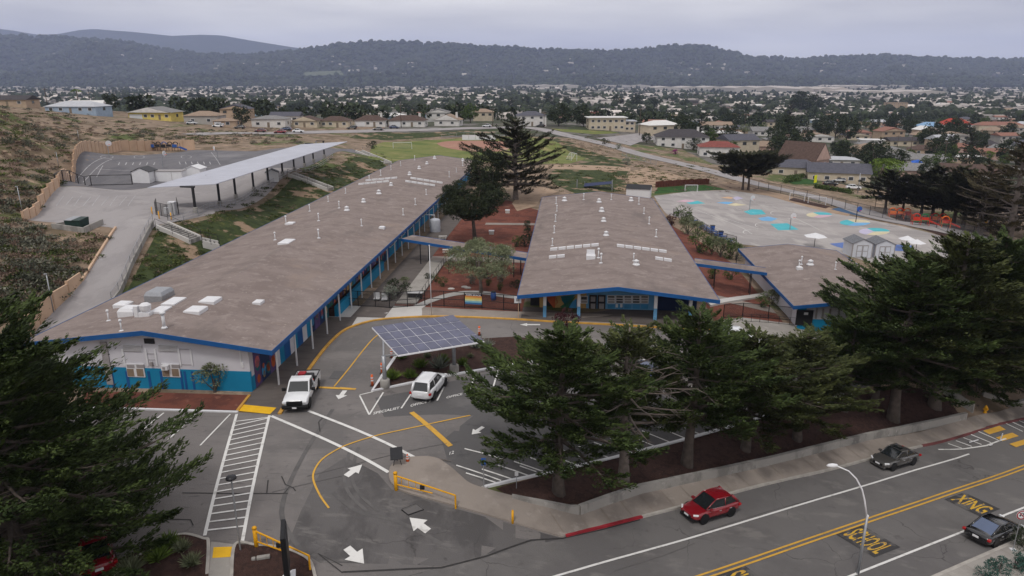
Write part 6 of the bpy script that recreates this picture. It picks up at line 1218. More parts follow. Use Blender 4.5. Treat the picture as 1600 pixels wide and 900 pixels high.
p = W(935, 296); t = thing('shade_sail', 'dark blue shade roof behind far end of middle wing', 'shade sail', (p[0], p[1], p[2] - 1.9)); part('sail', MB().slab([(-3.6, 0, 2.6), (3.2, 0, 3.3), (3.6, 3.5, 3.4), (-3, 3.5, 2.9)], .05), mat('shade_blue', (.025, .035, .09), .8, .1, 2), t)
for x, y in ((-5.2, .2), (3.3, 0), (3.4, 3.4), (-3, 3.4)): part('pole', MB().tube([(x, y, -.2), (x, y, 4.2 if y < 3 else 3.3)], .13 if y < 3 else .08, 8), M['grey_metal'], t)
p = W(271, 335); t = thing('utility_cabinet', 'white utility cabinet inside fenced enclosure by canopy', 'cabinet', p); part('cabinet', MB().box(-.5, .5, -.4, .4, 0, 2.0), M['white'], t, bevel=.03); part('side_unit', MB().box(-1.3, -.7, -.3, .3, 0, 1.1), M['white'], t, bevel=.03)
for x in (-.02,): part('door_seam', MB().box(x, x + .04, -.42, -.4, .1, 1.9), M['louvre'], t)
# ---------------------------------------------------------------- foliage
def leaf_mat(name, c0, c1, isl=.4, scale=.5): return mat(name, c0, .75, .1, scale, spec=.15, col2=c1, island=isl)
LM = dict(cypress=leaf_mat('cypress_leaf', (.024, .04, .012), (.062, .086, .024), .5), cypress_olive=leaf_mat('cypress_olive_leaf', (.03, .039, .013), (.07, .08, .026), .5), brown=leaf_mat('dry_cypress_leaf', (.055, .048, .026), (.095, .08, .042)), pine=leaf_mat('pine_needles', (.018, .026, .014), (.045, .055, .026)), tall=leaf_mat('tall_cypress_leaf', (.025, .027, .015), (.05, .052, .026)),
    olive=leaf_mat('olive_leaf', (.12, .14, .075), (.23, .25, .15), .35, 1.0), green=leaf_mat('green_leaf', (.045, .075, .022), (.085, .12, .035)), bright=leaf_mat('bright_leaf', (.1, .16, .03), (.16, .22, .045)), darkg=leaf_mat('dark_leaf', (.025, .036, .02), (.05, .062, .032)),
    maroon=leaf_mat('maroon_leaf', (.04, .012, .016), (.07, .02, .024)), grey=leaf_mat('grey_scrub_leaf', (.075, .08, .056), (.16, .155, .12), .4, .3), brownscrub=leaf_mat('brown_scrub_leaf', (.12, .082, .062), (.25, .18, .14), .45, .3), sage=leaf_mat('sage_leaf', (.15, .17, .14), (.25, .27, .22)), blue=leaf_mat('juniper_leaf', (.03, .075, .06), (.06, .12, .1)), magenta=leaf_mat('magenta_bloom', (.2, .015, .12), (.3, .03, .2)), ice=leaf_mat('ice_plant_leaf', (.035, .05, .014), (.1, .115, .035), .5, .25))
def quads_mesh(name, c, d, s, ln, wd, m):
    """diamond leaves: centres c, directions d, sideways s (unit), per leaf length and width"""
    n = len(c); ln = np.asarray(ln).reshape(-1, 1) * np.ones((n, 1)); wd = np.asarray(wd).reshape(-1, 1) * np.ones((n, 1))
    v = np.stack([c - d * ln * .5, c + s * wd * .5 - d * ln * .08, c + d * ln * .5, c - s * wd * .5 - d * ln * .08], 1).reshape(-1, 3)
    me = bpy.data.meshes.new(name); me.vertices.add(4 * n); me.vertices.foreach_set('co', v.astype(np.float32).ravel())
    me.loops.add(4 * n); me.loops.foreach_set('vertex_index', np.arange(4 * n, dtype=np.int32)); me.polygons.add(n); me.polygons.foreach_set('loop_start', np.arange(0, 4 * n, 4, dtype=np.int32))
    me.update(calc_edges=True); me.validate(); me.materials.append(m); return me
def unit(a): return a / np.maximum(np.linalg.norm(a, axis=-1, keepdims=True), 1e-6)
def cypress(name, seed, H, Rw, nbr, per, leaves, z0=.22, dens=1.0, lm='cypress', bark='bark', bare=0.0, flat=False, lean=(0, 0), leaf=.34, trunks=1, rise=.22, spacing=None, bsc=1.0, side=0.0, cone=False):
    g = np.random.default_rng(seed); tb = MB(); C, Dr, S, Ln = [], [], [], []
    tr = .03 * H
    for q in range(trunks):
        off = (0, 0) if trunks == 1 else ((q - .5) * 1.6, 0)
        pts = [(off[0] + lean[0] * f * f * H + .12 * math.sin(f * 5 + seed), off[1] + lean[1] * f * f * H + .12 * math.cos(f * 4 + seed), H * f * .97) for f in np.linspace(0, 1, 9)]
        tb.tube([(off[0], off[1], -.4)] + pts, [tr * 1.6, tr * 1.35] + [tr * (1 - .88 * f) + .015 for f in np.linspace(0.05, 1, 8)], 9)
    az = g.uniform(0, 6.28)
    for k in range(nbr):
        f = ((k + g.uniform(.1, .9)) / nbr) ** (1.35 if cone else 1.0); zf = z0 + (1 - z0) * f; az += 2.4 + g.uniform(-.4, .4)
        if cone: prof = 1.12 * (1 - f) ** .62 + .1
        elif flat: prof = .55 + .6 * f if f < .85 else 1.05
        else: prof = (.62 + .5 * math.sin(math.pi * min(1, f * 1.15 + .12))) * (1 - max(0, f - .55) / .45 * .82)
        Lb = Rw * prof * g.uniform(.72, 1.18) * (1 + side * math.cos(az)); 
        if Lb < .8: Lb = .8
        bx = lean[0] * zf * zf * H; by = lean[1] * zf * zf * H; o = np.array([bx, by, H * zf * .95]); dr = np.array([math.cos(az), math.sin(az), 0.]); sd = np.array([-dr[1], dr[0], 0.])
        rs = rise * (1 if f > .25 else .3) * g.uniform(.4, 1.5) - (.12 if f < .15 else 0); wig = g.uniform(-.15, .15)
        def bp(t): return o + dr * (Lb * t) + sd * (wig * Lb * t * t) + np.array([0, 0, Lb * rs * (t ** 1.6)])
        tb.tube([tuple(bp(t)) for t in (0, .25, .5, .75, .97)], [max(.012, tr * .42 * (1 - .75 * f) * (1 - t * .85)) * bsc for t in (0, .25, .5, .75, 1)], 5, False)
        if bare and g.random() < bare and .12 < f < .75:
            for _ in range(5):
                t = g.uniform(.3, .95); p = bp(t); e = p + dr * g.uniform(.3, 1.2) + sd * g.uniform(-1, 1) + np.array([0, 0, g.uniform(-.4, .5)]); tb.tube([tuple(p), tuple((p + e) / 2 + g.uniform(-.1, .1, 3)), tuple(e)], [.03, .02, .008], 4, False)
            continue
        npl = max(2, int(per * (Lb / Rw) ** .8 + .5))
        for j in range(npl):
            t = .22 + .78 * (j + g.uniform(.2, .9)) / npl; lat = g.choice([-1, 1]) * g.uniform(.15, 1) * .34 * Lb * (1.1 - t * .85); p = bp(t) + sd * lat + np.array([0, 0, g.uniform(-.08, .14)])
            ax = unit(dr * 1.0 + sd * (lat / (Lb * .3) * .75 + g.uniform(-.25, .25)) + np.array([0, 0, g.uniform(.08, .4)])); sx = unit(np.cross(ax, [0, 0, 1])); up = np.cross(sx, ax)
            if abs(lat) > .35: tb.tube([tuple(bp(t * .85)), tuple(p)], [.025, .012], 4, False)
            n = int(leaves * dens * g.uniform(.6, 1.3)); a = g.uniform(.8, 1.45) * (Rw / 5.5) ** .5; b = a * g.uniform(.3, .48)
            tt = g.uniform(-.5, 1, n); w = g.uniform(-1, 1, n); wv = w * b * (1 - .8 * np.clip(tt, 0, 1) ** 1.2); hh = g.normal(0, .06, n) * a + .1 * a * (1 - w * w) + .22 * a * np.clip(tt, 0, 1) ** 2
            # ragged sub sprays inside each plume
            tt = tt + .1 * np.round(np.sin(w * 9 + seed)); cc = p + np.outer(tt * a, ax) + np.outer(wv, sx) + np.outer(hh, up)
            dd = unit(np.outer(np.ones(n), ax) + np.outer(w * .8, sx) + np.outer(g.uniform(-.05, .7, n), up) + g.normal(0, .2, (n, 3)))
            ss = unit(np.cross(dd, g.normal(0, .3, (n, 3)) + up)); C.append(cc); Dr.append(dd); S.append(ss); Ln.append(leaf * g.uniform(.6, 1.35, n))
    C, Dr, S, Ln = map(np.concatenate, (C, Dr, S, Ln))
    tm = tb.mesh(name + '_trunk', True); tm.materials.append(M[bark])
    return tm, quads_mesh(name + '_crown', C, Dr, S, Ln, Ln * .42, LM[lm])
def clump_tree(name, seed, H, Rw, z0, ncl, leaves, lm, leaf=.25, bark='bark', rc=.28, squash=.75, lean=(0, 0), limbs=7, wl=.4):
    g = np.random.default_rng(seed); tb = MB(); tr = .028 * H + .04; hz = H * z0
    tb.tube([(0, 0, -.3), (lean[0] * .2, lean[1] * .2, hz * .5), (lean[0] * .6, lean[1] * .6, hz), (lean[0], lean[1], hz + (H - hz) * .5)], [tr * 1.4, tr, tr * .8, tr * .3], 8)
    cz = hz + (H - hz) * .52; C, Dr, S, Ln = [], [], [], []; cs = []
    for k in range(ncl):
        while True:
            p = g.uniform(-1, 1, 3)
            r_ = np.linalg.norm(p)
            if .35 < r_ < 1: break
        p = p / r_ * (r_ ** .45); p[2] = max(p[2], -.75); q = np.array([p[0] * Rw * g.uniform(.7, 1.05), p[1] * Rw * g.uniform(.7, 1.05), cz + p[2] * (H - hz) * .5]) + np.array([lean[0], lean[1], 0]); cs.append(q)
        R_ = Rw * rc * g.uniform(.7, 1.3); n = int(leaves * g.uniform(.7, 1.3)); dv = unit(g.normal(0, 1, (n, 3)) + np.array([0, 0, .25])); rad = g.uniform(.45, 1.0, n) ** .6
        C.append(q + dv * rad[:, None] * R_ * np.array([1, 1, squash])); d = unit(dv + g.normal(0, .5, (n, 3))); Dr.append(d); S.append(unit(np.cross(d, g.normal(0, 1, (n, 3))))); Ln.append(leaf * g.uniform(.6, 1.4, n))
    for k in range(min(limbs, ncl)):
        q = cs[k]; m_ = np.array([lean[0] * .6, lean[1] * .6, hz * .95]); tb.tube([tuple(m_), tuple(m_ * .5 + q * .5 + np.array([0, 0, -.1 * Rw])), tuple(q)], [tr * .55, tr * .35, tr * .12], 5, False)
    tm = tb.mesh(name + '_trunk', True); tm.materials.append(M[bark]); C, Dr, S, Ln = map(np.concatenate, (C, Dr, S, Ln))
    return tm, quads_mesh(name + '_crown', C, Dr, S, Ln, Ln * wl, LM[lm])
def tree(name, label, meshes, loc, rz=0, sc=1.0, cat='tree', group=None, part_names=('trunk', 'crown')):
    t = thing(name, label, cat, loc, rz, group); t.scale = sc if isinstance(sc, (tuple, list)) else (sc,) * 3
    for n_, me in zip(part_names, meshes): link(n_, me, t)
    return t
CY1 = cypress('front_cypress', 11, 12.4, 5.6, 46, 12, 125, .3, leaf=.3)
CY2 = cypress('bare_cypress', 23, 12.4, 5.2, 48, 9, 95, .34, bare=.68, lm='cypress_olive', bark='bark_grey', leaf=.3)
CY3 = cypress('broad_cypress', 37, 13.2, 6.0, 46, 12, 125, .3, lm='cypress', leaf=.3)
CY4 = cypress('olive_cypress', 41, 12.0, 5.8, 44, 12, 120, .27, lm='cypress_olive', rise=.16, leaf=.3)
CYB = cypress('great_cypress', 53, 16.5, 8.0, 96, 14, 150, .05, lm='cypress', leaf=.3, rise=.2, cone=True)
FG = 'cypress trees along the street'
def put(px, py): return W(px, py)
for nm, lab, me, px, py, rz, sc in (
    ('cypress_tree', 'full cypress in mulch strip nearest sidewalk corner, left of the front row', CY1, 874, 769, 1.0, (1.0, 1.0, 1.0)),
    ('cypress_tree', 'half bare cypress with grey branches, second from left of front row', CY2, 972, 752, 2.2, (1.0, 1.0, 1.0)),
    ('cypress_tree', 'broad cypress with thick trunk, third from left of front row', CY3, 1075, 727, .4, (.98, .98, 1.0)),
    ('cypress_tree', 'olive green cypress, fourth from left of front row', CY4, 1164, 704, 2.9, (.95, .95, .9)),
    ('cypress_tree', 'low spreading cypress, fifth from left of front row', CY4, 1243, 686, .9, (.95, .95, .84)),
    ('cypress_tree', 'short dark cypress before the small low wing', CY1, 1318, 642, 3.6, (.72, .72, .8)),
    ('cypress_tree', 'tall cypress right of pale sheds with pale thin trunk', CY3, 1395, 655, 2.0, (1.2, 1.2, 1.22)),
    ('cypress_tree', 'tallest cypress of the right cluster behind wall end', CY4, 1462, 636, 4.4, (1.4, 1.4, 1.5)),
    ('cypress_tree', 'large cypress over footpath near fire hydrant', CYB, 1530, 600, 1.2, (1.0, 1.0, 1.02)),
    ('cypress_tree', 'cypress cut by right picture edge above soil bank', CY3, 1600, 588, 5.2, (1.35, 1.35, 1.3)),
    ('cypress_tree', 'cypress behind tallest one, tips just below play structures', CY3, 1470, 560, 2.5, (1.05, 1.05, 1.05)),
    ('cypress_tree', 'cypress behind footpath trees at right edge', CY1, 1560, 545, 1.5, (1.2, 1.2, 1.15)),
    ('cypress_tree', 'dark cypress at right edge level with small wing roof', CY4, 1605, 520, .5, (1.2, 1.2, 1.2)),
    ('cypress_tree', 'low cypress between small wing gable and right cluster', CY4, 1368, 632, 4.2, (.85, .85, .95)),
    ('cypress_tree', 'mid height cypress between small wing and right cluster', CY1, 1400, 575, 5.0, (1.15, 1.15, 1.05)),
    ('cypress_tree', 'huge dark cypress filling lower left corner', CYB, 38, 903, .3, (.95, .95, .96)),
    ('cypress_tree', 'second cypress behind the huge one at left edge', CYB, -55, 800, 2.4, (.85, .85, .9))):
    tree(nm, lab, me, put(px, py), rz, sc, group=FG)
# courtyard and playground trees
PN1 = clump_tree('courtyard_pine', 5, 9.4, 5.6, .4, 88, 300, 'pine', .34, 'bark', .2, .6, (-.5, 0), 18, .3)
PN2 = clump_tree('dark_pine', 8, 9.5, 3.2, .12, 56, 260, 'pine', .34, 'bark', .34, .9, (0, 0), 8, .3)
TALL = cypress('tall_cypress', 71, 17.5, 9.4, 50, 12, 140, .16, lm='tall', bark='bark_grey', leaf=.34, rise=.34, bsc=1.5, bare=.12)
OLV = clump_tree('olive', 14, 6.0, 4.5, .34, 74, 300, 'olive', .22, 'bark_grey', .22, .75, (-.2, .2), 12, .28)
UMB = cypress('umbrella_cypress', 83, 10, 9.0, 50, 14, 170, .46, lm='tall', bark='bark', leaf=.4, flat=True, rise=.04, trunks=2)
PLY = cypress('shade_cypress', 91, 12, 6.2, 42, 10, 100, .3, lm='tall', bark='bark', leaf=.4, rise=.12)
BRN = cypress('dry_cypress', 97, 20, 6.6, 54, 9, 90, .15, lm='brown', bark='bark_grey', leaf=.42, rise=.2, bare=.3)
tree('pine_tree', 'dark pine with bare trunk standing in red bark courtyard', PN1, W(742, 377), .4); tree('pine_tree', 'dense dark pine behind courtyard pine beside longest wing', PN2, W(764, 322), .2, 1.2)
tree('tall_cypress', 'tall tiered cypress rising between wings above sports field', TALL, W(805, 312), .9); tree('olive_tree', 'silvery olive tree in front courtyard behind banner', OLV, W(752, 457), .5)
tree('umbrella_cypress', 'flat topped twin trunk cypress beside road behind turf pitch', UMB, W(1164, 297), .1)
for px, py, sc, rz, me, lab in ((1382, 333, .95, .3, PLY, 'leaning cypress shading orange play structure'), (1437, 342, 1.0, 1.7, PLY, 'cypress behind low red play structure'), (1470, 346, .9, 2.9, PLY, 'cypress behind red play tower'), (1505, 356, 1.1, 4.1, PLY, 'cypress left of teal roofed play structure'), (1572, 388, 1.15, .8, BRN, 'tall brownish cypress at right edge of playground'), (1530, 366, .8, 5, BRN, 'thin brownish cypress behind teal roofed play structure'), (1410, 337, .9, 5.2, PLY, 'cypress between orange and red play structures'), (1455, 342, 1.1, .9, PLY, 'dense cypress behind red play tower'), (1490, 350, 1.15, 3.6, PLY, 'dense cypress right of red play tower'), (1545, 362, 1.1, 2.6, PLY, 'cypress behind teal roof'), (1602, 372, 1.0, 2.2, PLY, 'cypress cut by right edge behind playground')):
    tree('playground_tree', lab, me, W(px, py), rz, sc, group='trees along the playground fence')
# ---- shrubs
SH = {k: clump_tree(k + '_shrub', i + 60, 1.5, .85, .08, 9, 110, k, .16, 'bark', .5, .8, wl=.35) for i, k in enumerate(('green', 'darkg', 'sage', 'bright', 'maroon', 'blue', 'olive', 'magenta'))}
def tuft(seed, lm, n=260, r=.6, h=.8, wl=.06):
    g = np.random.default_rng(seed); a = g.uniform(0, 6.28, n); el = g.uniform(.35, 1.45, n); ln = h * g.uniform(.6, 1.15, n); d = np.stack([np.cos(a) * np.cos(el), np.sin(a) * np.cos(el), np.sin(el)], 1)
    return quads_mesh('tuft', d * (ln * .5)[:, None] + g.normal(0, .07, (n, 3)) * [1, 1, 0], d, unit(np.cross(d, g.normal(0, 1, (n, 3)))), ln, ln * .09, LM[lm])
TF = {'grass': tuft(1, 'bright'), 'agave': tuft(2, 'sage', 120), 'dry': tuft(3, 'olive')}
n_s = 0
def shrub(label, px, py, kind, sc, name='shrub', group=None):
    p = W(px, py); tree(name, label, SH[kind], (p[0], p[1], p[2] + .02), px * .7, sc, 'shrub', group, ('stem', 'foliage'))
def tuft_at(label, px, py, kind, sc, group=None, name='grass_clump'):
    p = W(px, py); t = thing(name, label, 'plant', (p[0], p[1], p[2] + .12), px * .3, group); t.scale = (sc,) * 3; link('blades', TF[kind], t)
    base = MB().lathe([(.12, -.1), (.14, .05), (.03, .14)], 7).mesh('crown_base', True); base.materials.append(M['bark']); link('base', base, t)
for px, py, k, s, lab in ((613, 594, 'grass', 1.25, 'green grass clump right of left solar footing'), (641, 592, 'grass', 1.15, 'green grass clump behind white crossover'), (657, 576, 'grass', 1.2, 'bright green grass clump in middle of solar bed'), (694, 567, 'grass', 1.0, 'green grass clump left of right solar footing'), (723, 572, 'grass', 1.0, 'green grass clump right of right solar footing'), (686, 577, 'agave', 1.7, 'big grey agave behind white crossover'), (745, 545, 'agave', 1.6, 'wide grey agave under right end of solar panels'), (762, 544, 'agave', 1.2, 'grey agave right of solar panels'), (693, 547, 'agave', 1.3, 'grey agave beneath middle of solar panels'), (645, 553, 'grass', 1.0, 'dark green clump in shade of solar panels'), (628, 562, 'grass', 1.0, 'green clump at left shade of solar panels'), (668, 560, 'dry', .7, 'small dry clump beneath solar panels'), (735, 560, 'dry', .6, 'small dry clump right in solar bed'),
    (265, 855, 'grass', 1.1, 'green grass clump at top of corner bed'), (246, 878, 'grass', 1.2, 'green grass clump in middle of corner bed'), (205, 897, 'dry', 1.4, 'dry grass clump at lower end of corner bed'), (300, 885, 'dry', 1.0, 'dry brown clump beside corner walk'), (285, 862, 'dry', .9, 'small dry clump in corner bed')): tuft_at(lab, px, py, k, s)
for px, py, k, s, lab in ((336, 613, 'olive', 1.5, 'round shrub against blue gable wall'), (888, 521, 'maroon', 1.5, 'dark maroon shrub before middle wing porch'), (622, 462, 'darkg', 1.4, 'dark shrub at foot of pale courtyard ramp'), (612, 470, 'sage', 1.1, 'grey shrub behind courtyard gate'), (632, 447, 'olive', .7, 'small yellow green shrub near ramp rail'), (668, 437, 'darkg', .6, 'dark shrub left of flagpole in bark'), (680, 441, 'green', .6, 'green shrub right of flagpole in bark'), (693, 448, 'green', .7, 'green shrub between flagpole and olive tree'), (735, 444, 'sage', .8, 'grey shrub left of olive trunk'), (763, 447, 'green', .6, 'green shrub right of olive trunk'), (781, 454, 'green', .6, 'green shrub near right end of winding path'), (785, 440, 'sage', .8, 'grey shrub near middle wing wall'), (806, 451, 'darkg', .7, 'dark shrub beside middle wing eave'), (820, 385, 'darkg', 1.2, 'round shrub at middle wing wall below cube seat'), (826, 359, 'darkg', 1.0, 'dark shrub against left wall of middle wing'), (807, 386, 'green', 1.0, 'round green shrub near courtyard table'), (828, 372, 'darkg', 1.1, 'second dark shrub against left wall of middle wing'),
    (1066, 350, 'green', 1.9, 'large round bush at left end of picnic tables'), (1075, 366, 'olive', 1.8, 'olive bush between middle wing and fence'), (1090, 367, 'olive', 1.4, 'yellowish bush beside garden fence'), (1092, 395, 'green', 2.0, 'small leafy tree beside covered garden walkway'), (1112, 397, 'olive', 1.7, 'bush left in hedge by small wing'), (1126, 402, 'olive', 1.8, 'bush second in hedge by small wing'), (1140, 405, 'green', 1.8, 'bush third in hedge by small wing'), (1150, 406, 'olive', 1.5, 'bush at hedge end against small wing'), (1050, 352, 'maroon', 1.2, 'reddish bush beside middle wing roof'), (1113, 436, 'green', 1.0, 'bush below garden walkway left'), (1142, 437, 'green', 1.1, 'bush below garden walkway right'), (1205, 476, 'olive', 1.1, 'low bush beside small wing wall'), (1190, 480, 'green', .9, 'low bush at garden ramp end'), (723, 231, 'darkg', 1.0, 'bush near field edge') if False else (581, 233, 'darkg', 1.8, 'round bush at left end of sports field'), (978, 258, 'sage', 1.5, 'grey bush on dune top below road'), (945, 226, 'darkg', 1.6, 'dark bush on slope under road'), (966, 233, 'sage', 1.4, 'grey bush by road fence'),
    (1056, 241, 'magenta', (2.4, 1.6, 1.1), 'magenta flowering bush below white corner house'), (1083, 235, 'darkg', 3.2, 'large round dark bush before white corner house'), (1096, 238, 'maroon', 2.2, 'red leaved bush right of magenta bush'), (1597, 856, 'darkg', .9, 'dark shrub at right edge by near sidewalk'), (1560, 897, 'blue', .8, 'blue green juniper spreading at lower right corner'), (1584, 890, 'blue', .85, 'blue green juniper cut by right edge'), (1538, 904, 'blue', .75, 'blue green juniper at bottom edge'), (1604, 897, 'blue', .8, 'blue green juniper in the very corner')): shrub(lab, px, py, k, s)
# ---- scrub on the dunes: nobody could count it
def in_poly(x, y, P):
    c = False; j = len(P) - 1
    for i in range(len(P)):
        if (P[i][1] > y) != (P[j][1] > y) and x < (P[j][0] - P[i][0]) * (y - P[i][1]) / (P[j][1] - P[i][1]) + P[i][0]: c = not c
        j = i
    return c
KEEP_OUT = [[(36, 348), (92, 290), (131, 225), (310, 225), (560, 226), (575, 246), (460, 272), (330, 340), (246, 360), (190, 470), (170, 490), (60, 560), (30, 560), (60, 500), (150, 405), (182, 352)], [(78, 342), (165, 342), (165, 366), (78, 366)], [(160, 160), (285, 160), (285, 192), (160, 190)], [(285, 180), (385, 180), (400, 206), (290, 200)]]
def scatter(name, label, lm, n, region, size, leaves, leaf, seed, hz=.6, wl=.5):
    g = random.Random(seed); h = np.random.default_rng(seed); C, Dr, S, Ln = [], [], [], []; k = 0; tries = 0
    while k < n and tries < n * 12:
        tries += 1; x0, x1, y0, y1 = g.choice(region); x = g.uniform(x0, x1); y = y0 + (y1 - y0) * g.random() ** .8
        if any(in_poly(x, y, P) for P in KEEP_OUT): continue
        p = W(x, y)
        if p[1] > 420: continue
        k += 1; s = g.uniform(*size); n_ = leaves; dv = unit(h.normal(0, 1, (n_, 3)) + [0, 0, .5]); dv[:, 2] = np.abs(dv[:, 2]); rad = h.uniform(.5, 1, n_)
        C.append(np.array(p) + dv * rad[:, None] * s * np.array([1.2, 1.2, hz])); d = unit(dv + h.normal(0, .6, (n_, 3))); Dr.append(d); S.append(unit(np.cross(d, h.normal(0, 1, (n_, 3))))); Ln.append(leaf * s * h.uniform(.6, 1.4, n_))
    C, Dr, S, Ln = map(np.concatenate, (C, Dr, S, Ln)); o = link(name, quads_mesh(name, C, Dr, S, Ln, Ln * wl, LM[lm])); o['kind'] = 'stuff'; o['label'] = label; return o
LH = [(-20, 110, 165, 330), (-20, 230, 165, 226), (-20, 60, 330, 500), (40, 180, 360, 470), (200, 470, 198, 232)]
scatter('grey_scrub', 'grey green coastal scrub covering dune slope at left', 'grey', 300, LH, (.5, 1.5), 90, .3, 1)
scatter('brown_scrub', 'brown dry scrub patches on dune slope at left', 'brownscrub', 760, LH, (.35, 1.1), 70, .3, 2, .45)
scatter('green_scrub', 'dark green low scrub on dune slope at left', 'ice', 520, LH, (.4, 1.4), 70, .28, 3, .35)
BK = [(200, 330, 345, 440), (320, 520, 262, 345), (470, 600, 240, 290)]
KEEP_OUT2 = KEEP_OUT
KEEP_OUT = [[(36, 348), (92, 290), (131, 225), (310, 225), (540, 226), (545, 238), (455, 268), (330, 336), (246, 356), (240, 362), (190, 466), (60, 560), (30, 560)], [(250, 345), (300, 365), (350, 380), (352, 395), (300, 390), (245, 365)]]
scatter('ice_plant', 'ice plant tufts covering bank behind longest wing', 'ice', 520, BK, (.3, .9), 60, .3, 4, .4)
scatter('bank_scrub', 'brown dry tufts among ice plant on bank', 'brownscrub', 160, BK, (.2, .6), 50, .35, 5, .4)
KEEP_OUT = []
scatter('dune_scrub', 'green and brown dune scrub between road and sports field', 'ice', 260, [(850, 990, 216, 300), (990, 1110, 256, 290)], (.4, 1.1), 50, .3, 6, .4)
scatter('dune_scrub', 'straw coloured scrub on dune below road bend', 'brownscrub', 220, [(840, 960, 210, 240), (960, 1200, 248, 300)], (.3, .9), 50, .3, 7, .4)
# ---------------------------------------------------------------- houses
def hm(n, c, r=.85, v=.1, s=.8): return mat(n, c, r, v, s)
HW = dict(white=hm('house_white', (.6, .58, .56)), cream=hm('house_cream', (.5, .43, .33)), yellow=hm('house_yellow', (.62, .5, .15)), grey=hm('house_grey', (.36, .34, .32)), peach=hm('house_peach', (.55, .38, .29)), tan=hm('house_tan', (.4, .3, .22)), pink=hm('house_pink', (.48, .33, .28)), blue=hm('house_blue', (.3, .38, .48)))
HR = dict(brown=hm('roof_brown', (.085, .055, .045), .9, .25, 1.5), grey=hm('roof_grey', (.2, .195, .195), .9, .2, 1.5), dark=hm('roof_dark', (.055, .05, .055), .9, .2, 1.5), pale=hm('roof_pale', (.42, .43, .46), .8, .08, .8), tan=hm('roof_tan', (.27, .2, .15), .9, .2, 1.5), red=hm('roof_red', (.2, .06, .05), .9, .2, 1.5), white=hm('roof_white', (.62, .61, .6), .8, .06, .8), slate=hm('roof_slate', (.085, .085, .105), .9, .2, 1.5), rust=hm('roof_bright_red', (.36, .05, .03), .9, .15, 1.5), sky=hm('roof_blue', (.2, .33, .5), .8, .1, 1.5), brick=hm('roof_brick', (.24, .12, .09), .9, .2, 1.5))
def roof_mesh(kind, w, d, h, rh, oh=.5):
    x, y = w / 2 + oh, d / 2 + oh; mb = MB()
    if kind == 'gable': mb.add([(-x, -y, h), (x, -y, h), (x, y, h), (-x, y, h), (-x, 0, h + rh), (x, 0, h + rh)], [(0, 1, 5, 4), (2, 3, 4, 5), (0, 4, 3), (1, 2, 5), (0, 3, 2, 1)])
    elif kind == 'front': mb.add([(-x, -y, h), (x, -y, h), (x, y, h), (-x, y, h), (0, -y, h + rh), (0, y, h + rh)], [(0, 4, 5, 3), (1, 2, 5, 4), (0, 3, 2, 1), (2, 3, 5), (0, 1, 4)])
    elif kind == 'hip': k = min(x, y) * .95; mb.add([(-x, -y, h), (x, -y, h), (x, y, h), (-x, y, h), (-x + k, 0, h + rh), (x - k, 0, h + rh)], [(0, 1, 5, 4), (2, 3, 4, 5), (0, 4, 3), (1, 2, 5), (0, 3, 2, 1)])
    else: mb.box(-x, x, -y, y, h, h + .35)
    return mb
def house(label, px, py, w, d, h, rz, wall, roof, kind='gable', rh=1.6, win=4, garage=0, chim=0, floors=1, loc=None, group=None, oh=.5, gable_face=None, name='house', cat='house'):
    p = loc or W(px, py); a = math.cos(rz); b = math.sin(rz); c = (p[0] - b * 0, p[1] + d / 2, p[2])
    t = thing(name, label, cat, (c[0], c[1], min(c[2], T(c[0], c[1]) + .6)), rz, group)
    part('wall', MB().box(-w / 2, w / 2, -d / 2, d / 2, -3, h), HW[wall], t); r = part('roof', roof_mesh(kind, w, d, h, rh, oh), HR[roof], t)
    if kind == 'front': part('gable_face', MB().add([(-w / 2, -d / 2 - oh - .03, h), (w / 2, -d / 2 - oh - .03, h), (0, -d / 2 - oh - .03, h + rh * .93)], [(0, 1, 2)]), HW[gable_face or wall], t)
    x0 = -w / 2; gw = w * .3 if garage else 0
    if garage: part('garage_door', MB().box(x0 + .5, x0 + .5 + gw, -d / 2 - .06, -d / 2, -.1, 2.2), M['white'], t)
    for f in range(floors):
        z = h * f / floors
        for k in range(win):
            xx = x0 + gw + .4 + (w - gw - .8) * (k + .5) / win
            if f == 0 and k == win // 2 and win > 2: part('door', MB().box(xx - .5, xx + .5, -d / 2 - .06, -d / 2, 0, 2.1), M['wallbrown'], t); continue
            wn = part('window', MB().box(xx - .8, xx + .8, -d / 2 - .07, -d / 2, z + .95, z + 2.2), M['white'], t); part('pane', MB().box(xx - .68, xx + .68, -d / 2 - .09, -d / 2 - .06, z + 1.05, z + 2.1), M['pane'], wn)
        for s_ in (-1, 1): wn = part('window', MB().box(s_ * w / 2 - .06, s_ * w / 2 + .06, -.8, .8, z + .95, z + 2.2), M['pane'], t)
    if chim: part('chimney', MB().box(w * .3, w * .3 + .9, -.5, .5, h, h + rh + .9), HW['white'], r)
    return t
house('yellow house with white gable and white garage door up the hill', 236, 187, 19, 10, 3.0, -.08, 'yellow', 'grey', 'front', 2.2, 4, 1, 0, gable_face='white', oh=.9)
house('grey house with tan hip roof and two white windows up the hill', 314, 194, 14, 10, 3.4, .02, 'grey', 'tan', 'hip', 1.8, 2)
house('low garage with tan roof and white door beside grey hill house', 351, 199, 9, 6, 2.5, .02, 'tan', 'tan', 'hip', 1.0, 1, 1)
house('long house with pale blue grey hip roof on crest', 112, 177, 21, 11, 2.6, -.05, 'blue', 'pale', 'hip', 2.0, 5)
house('dark roofed house at left edge on crest', 12, 166, 16, 9, 2.6, 0, 'tan', 'dark', 'gable', 1.8, 3)
house('white house with low grey roof left of hill road row', 419, 199, 14, 10, 3.4, .05, 'white', 'grey', 'hip', 1.3, 3)
house('pinkish house with brown roof second along hill road row', 476, 199, 11, 9, 2.8, 0, 'cream', 'brown', 'front', 1.9, 3)
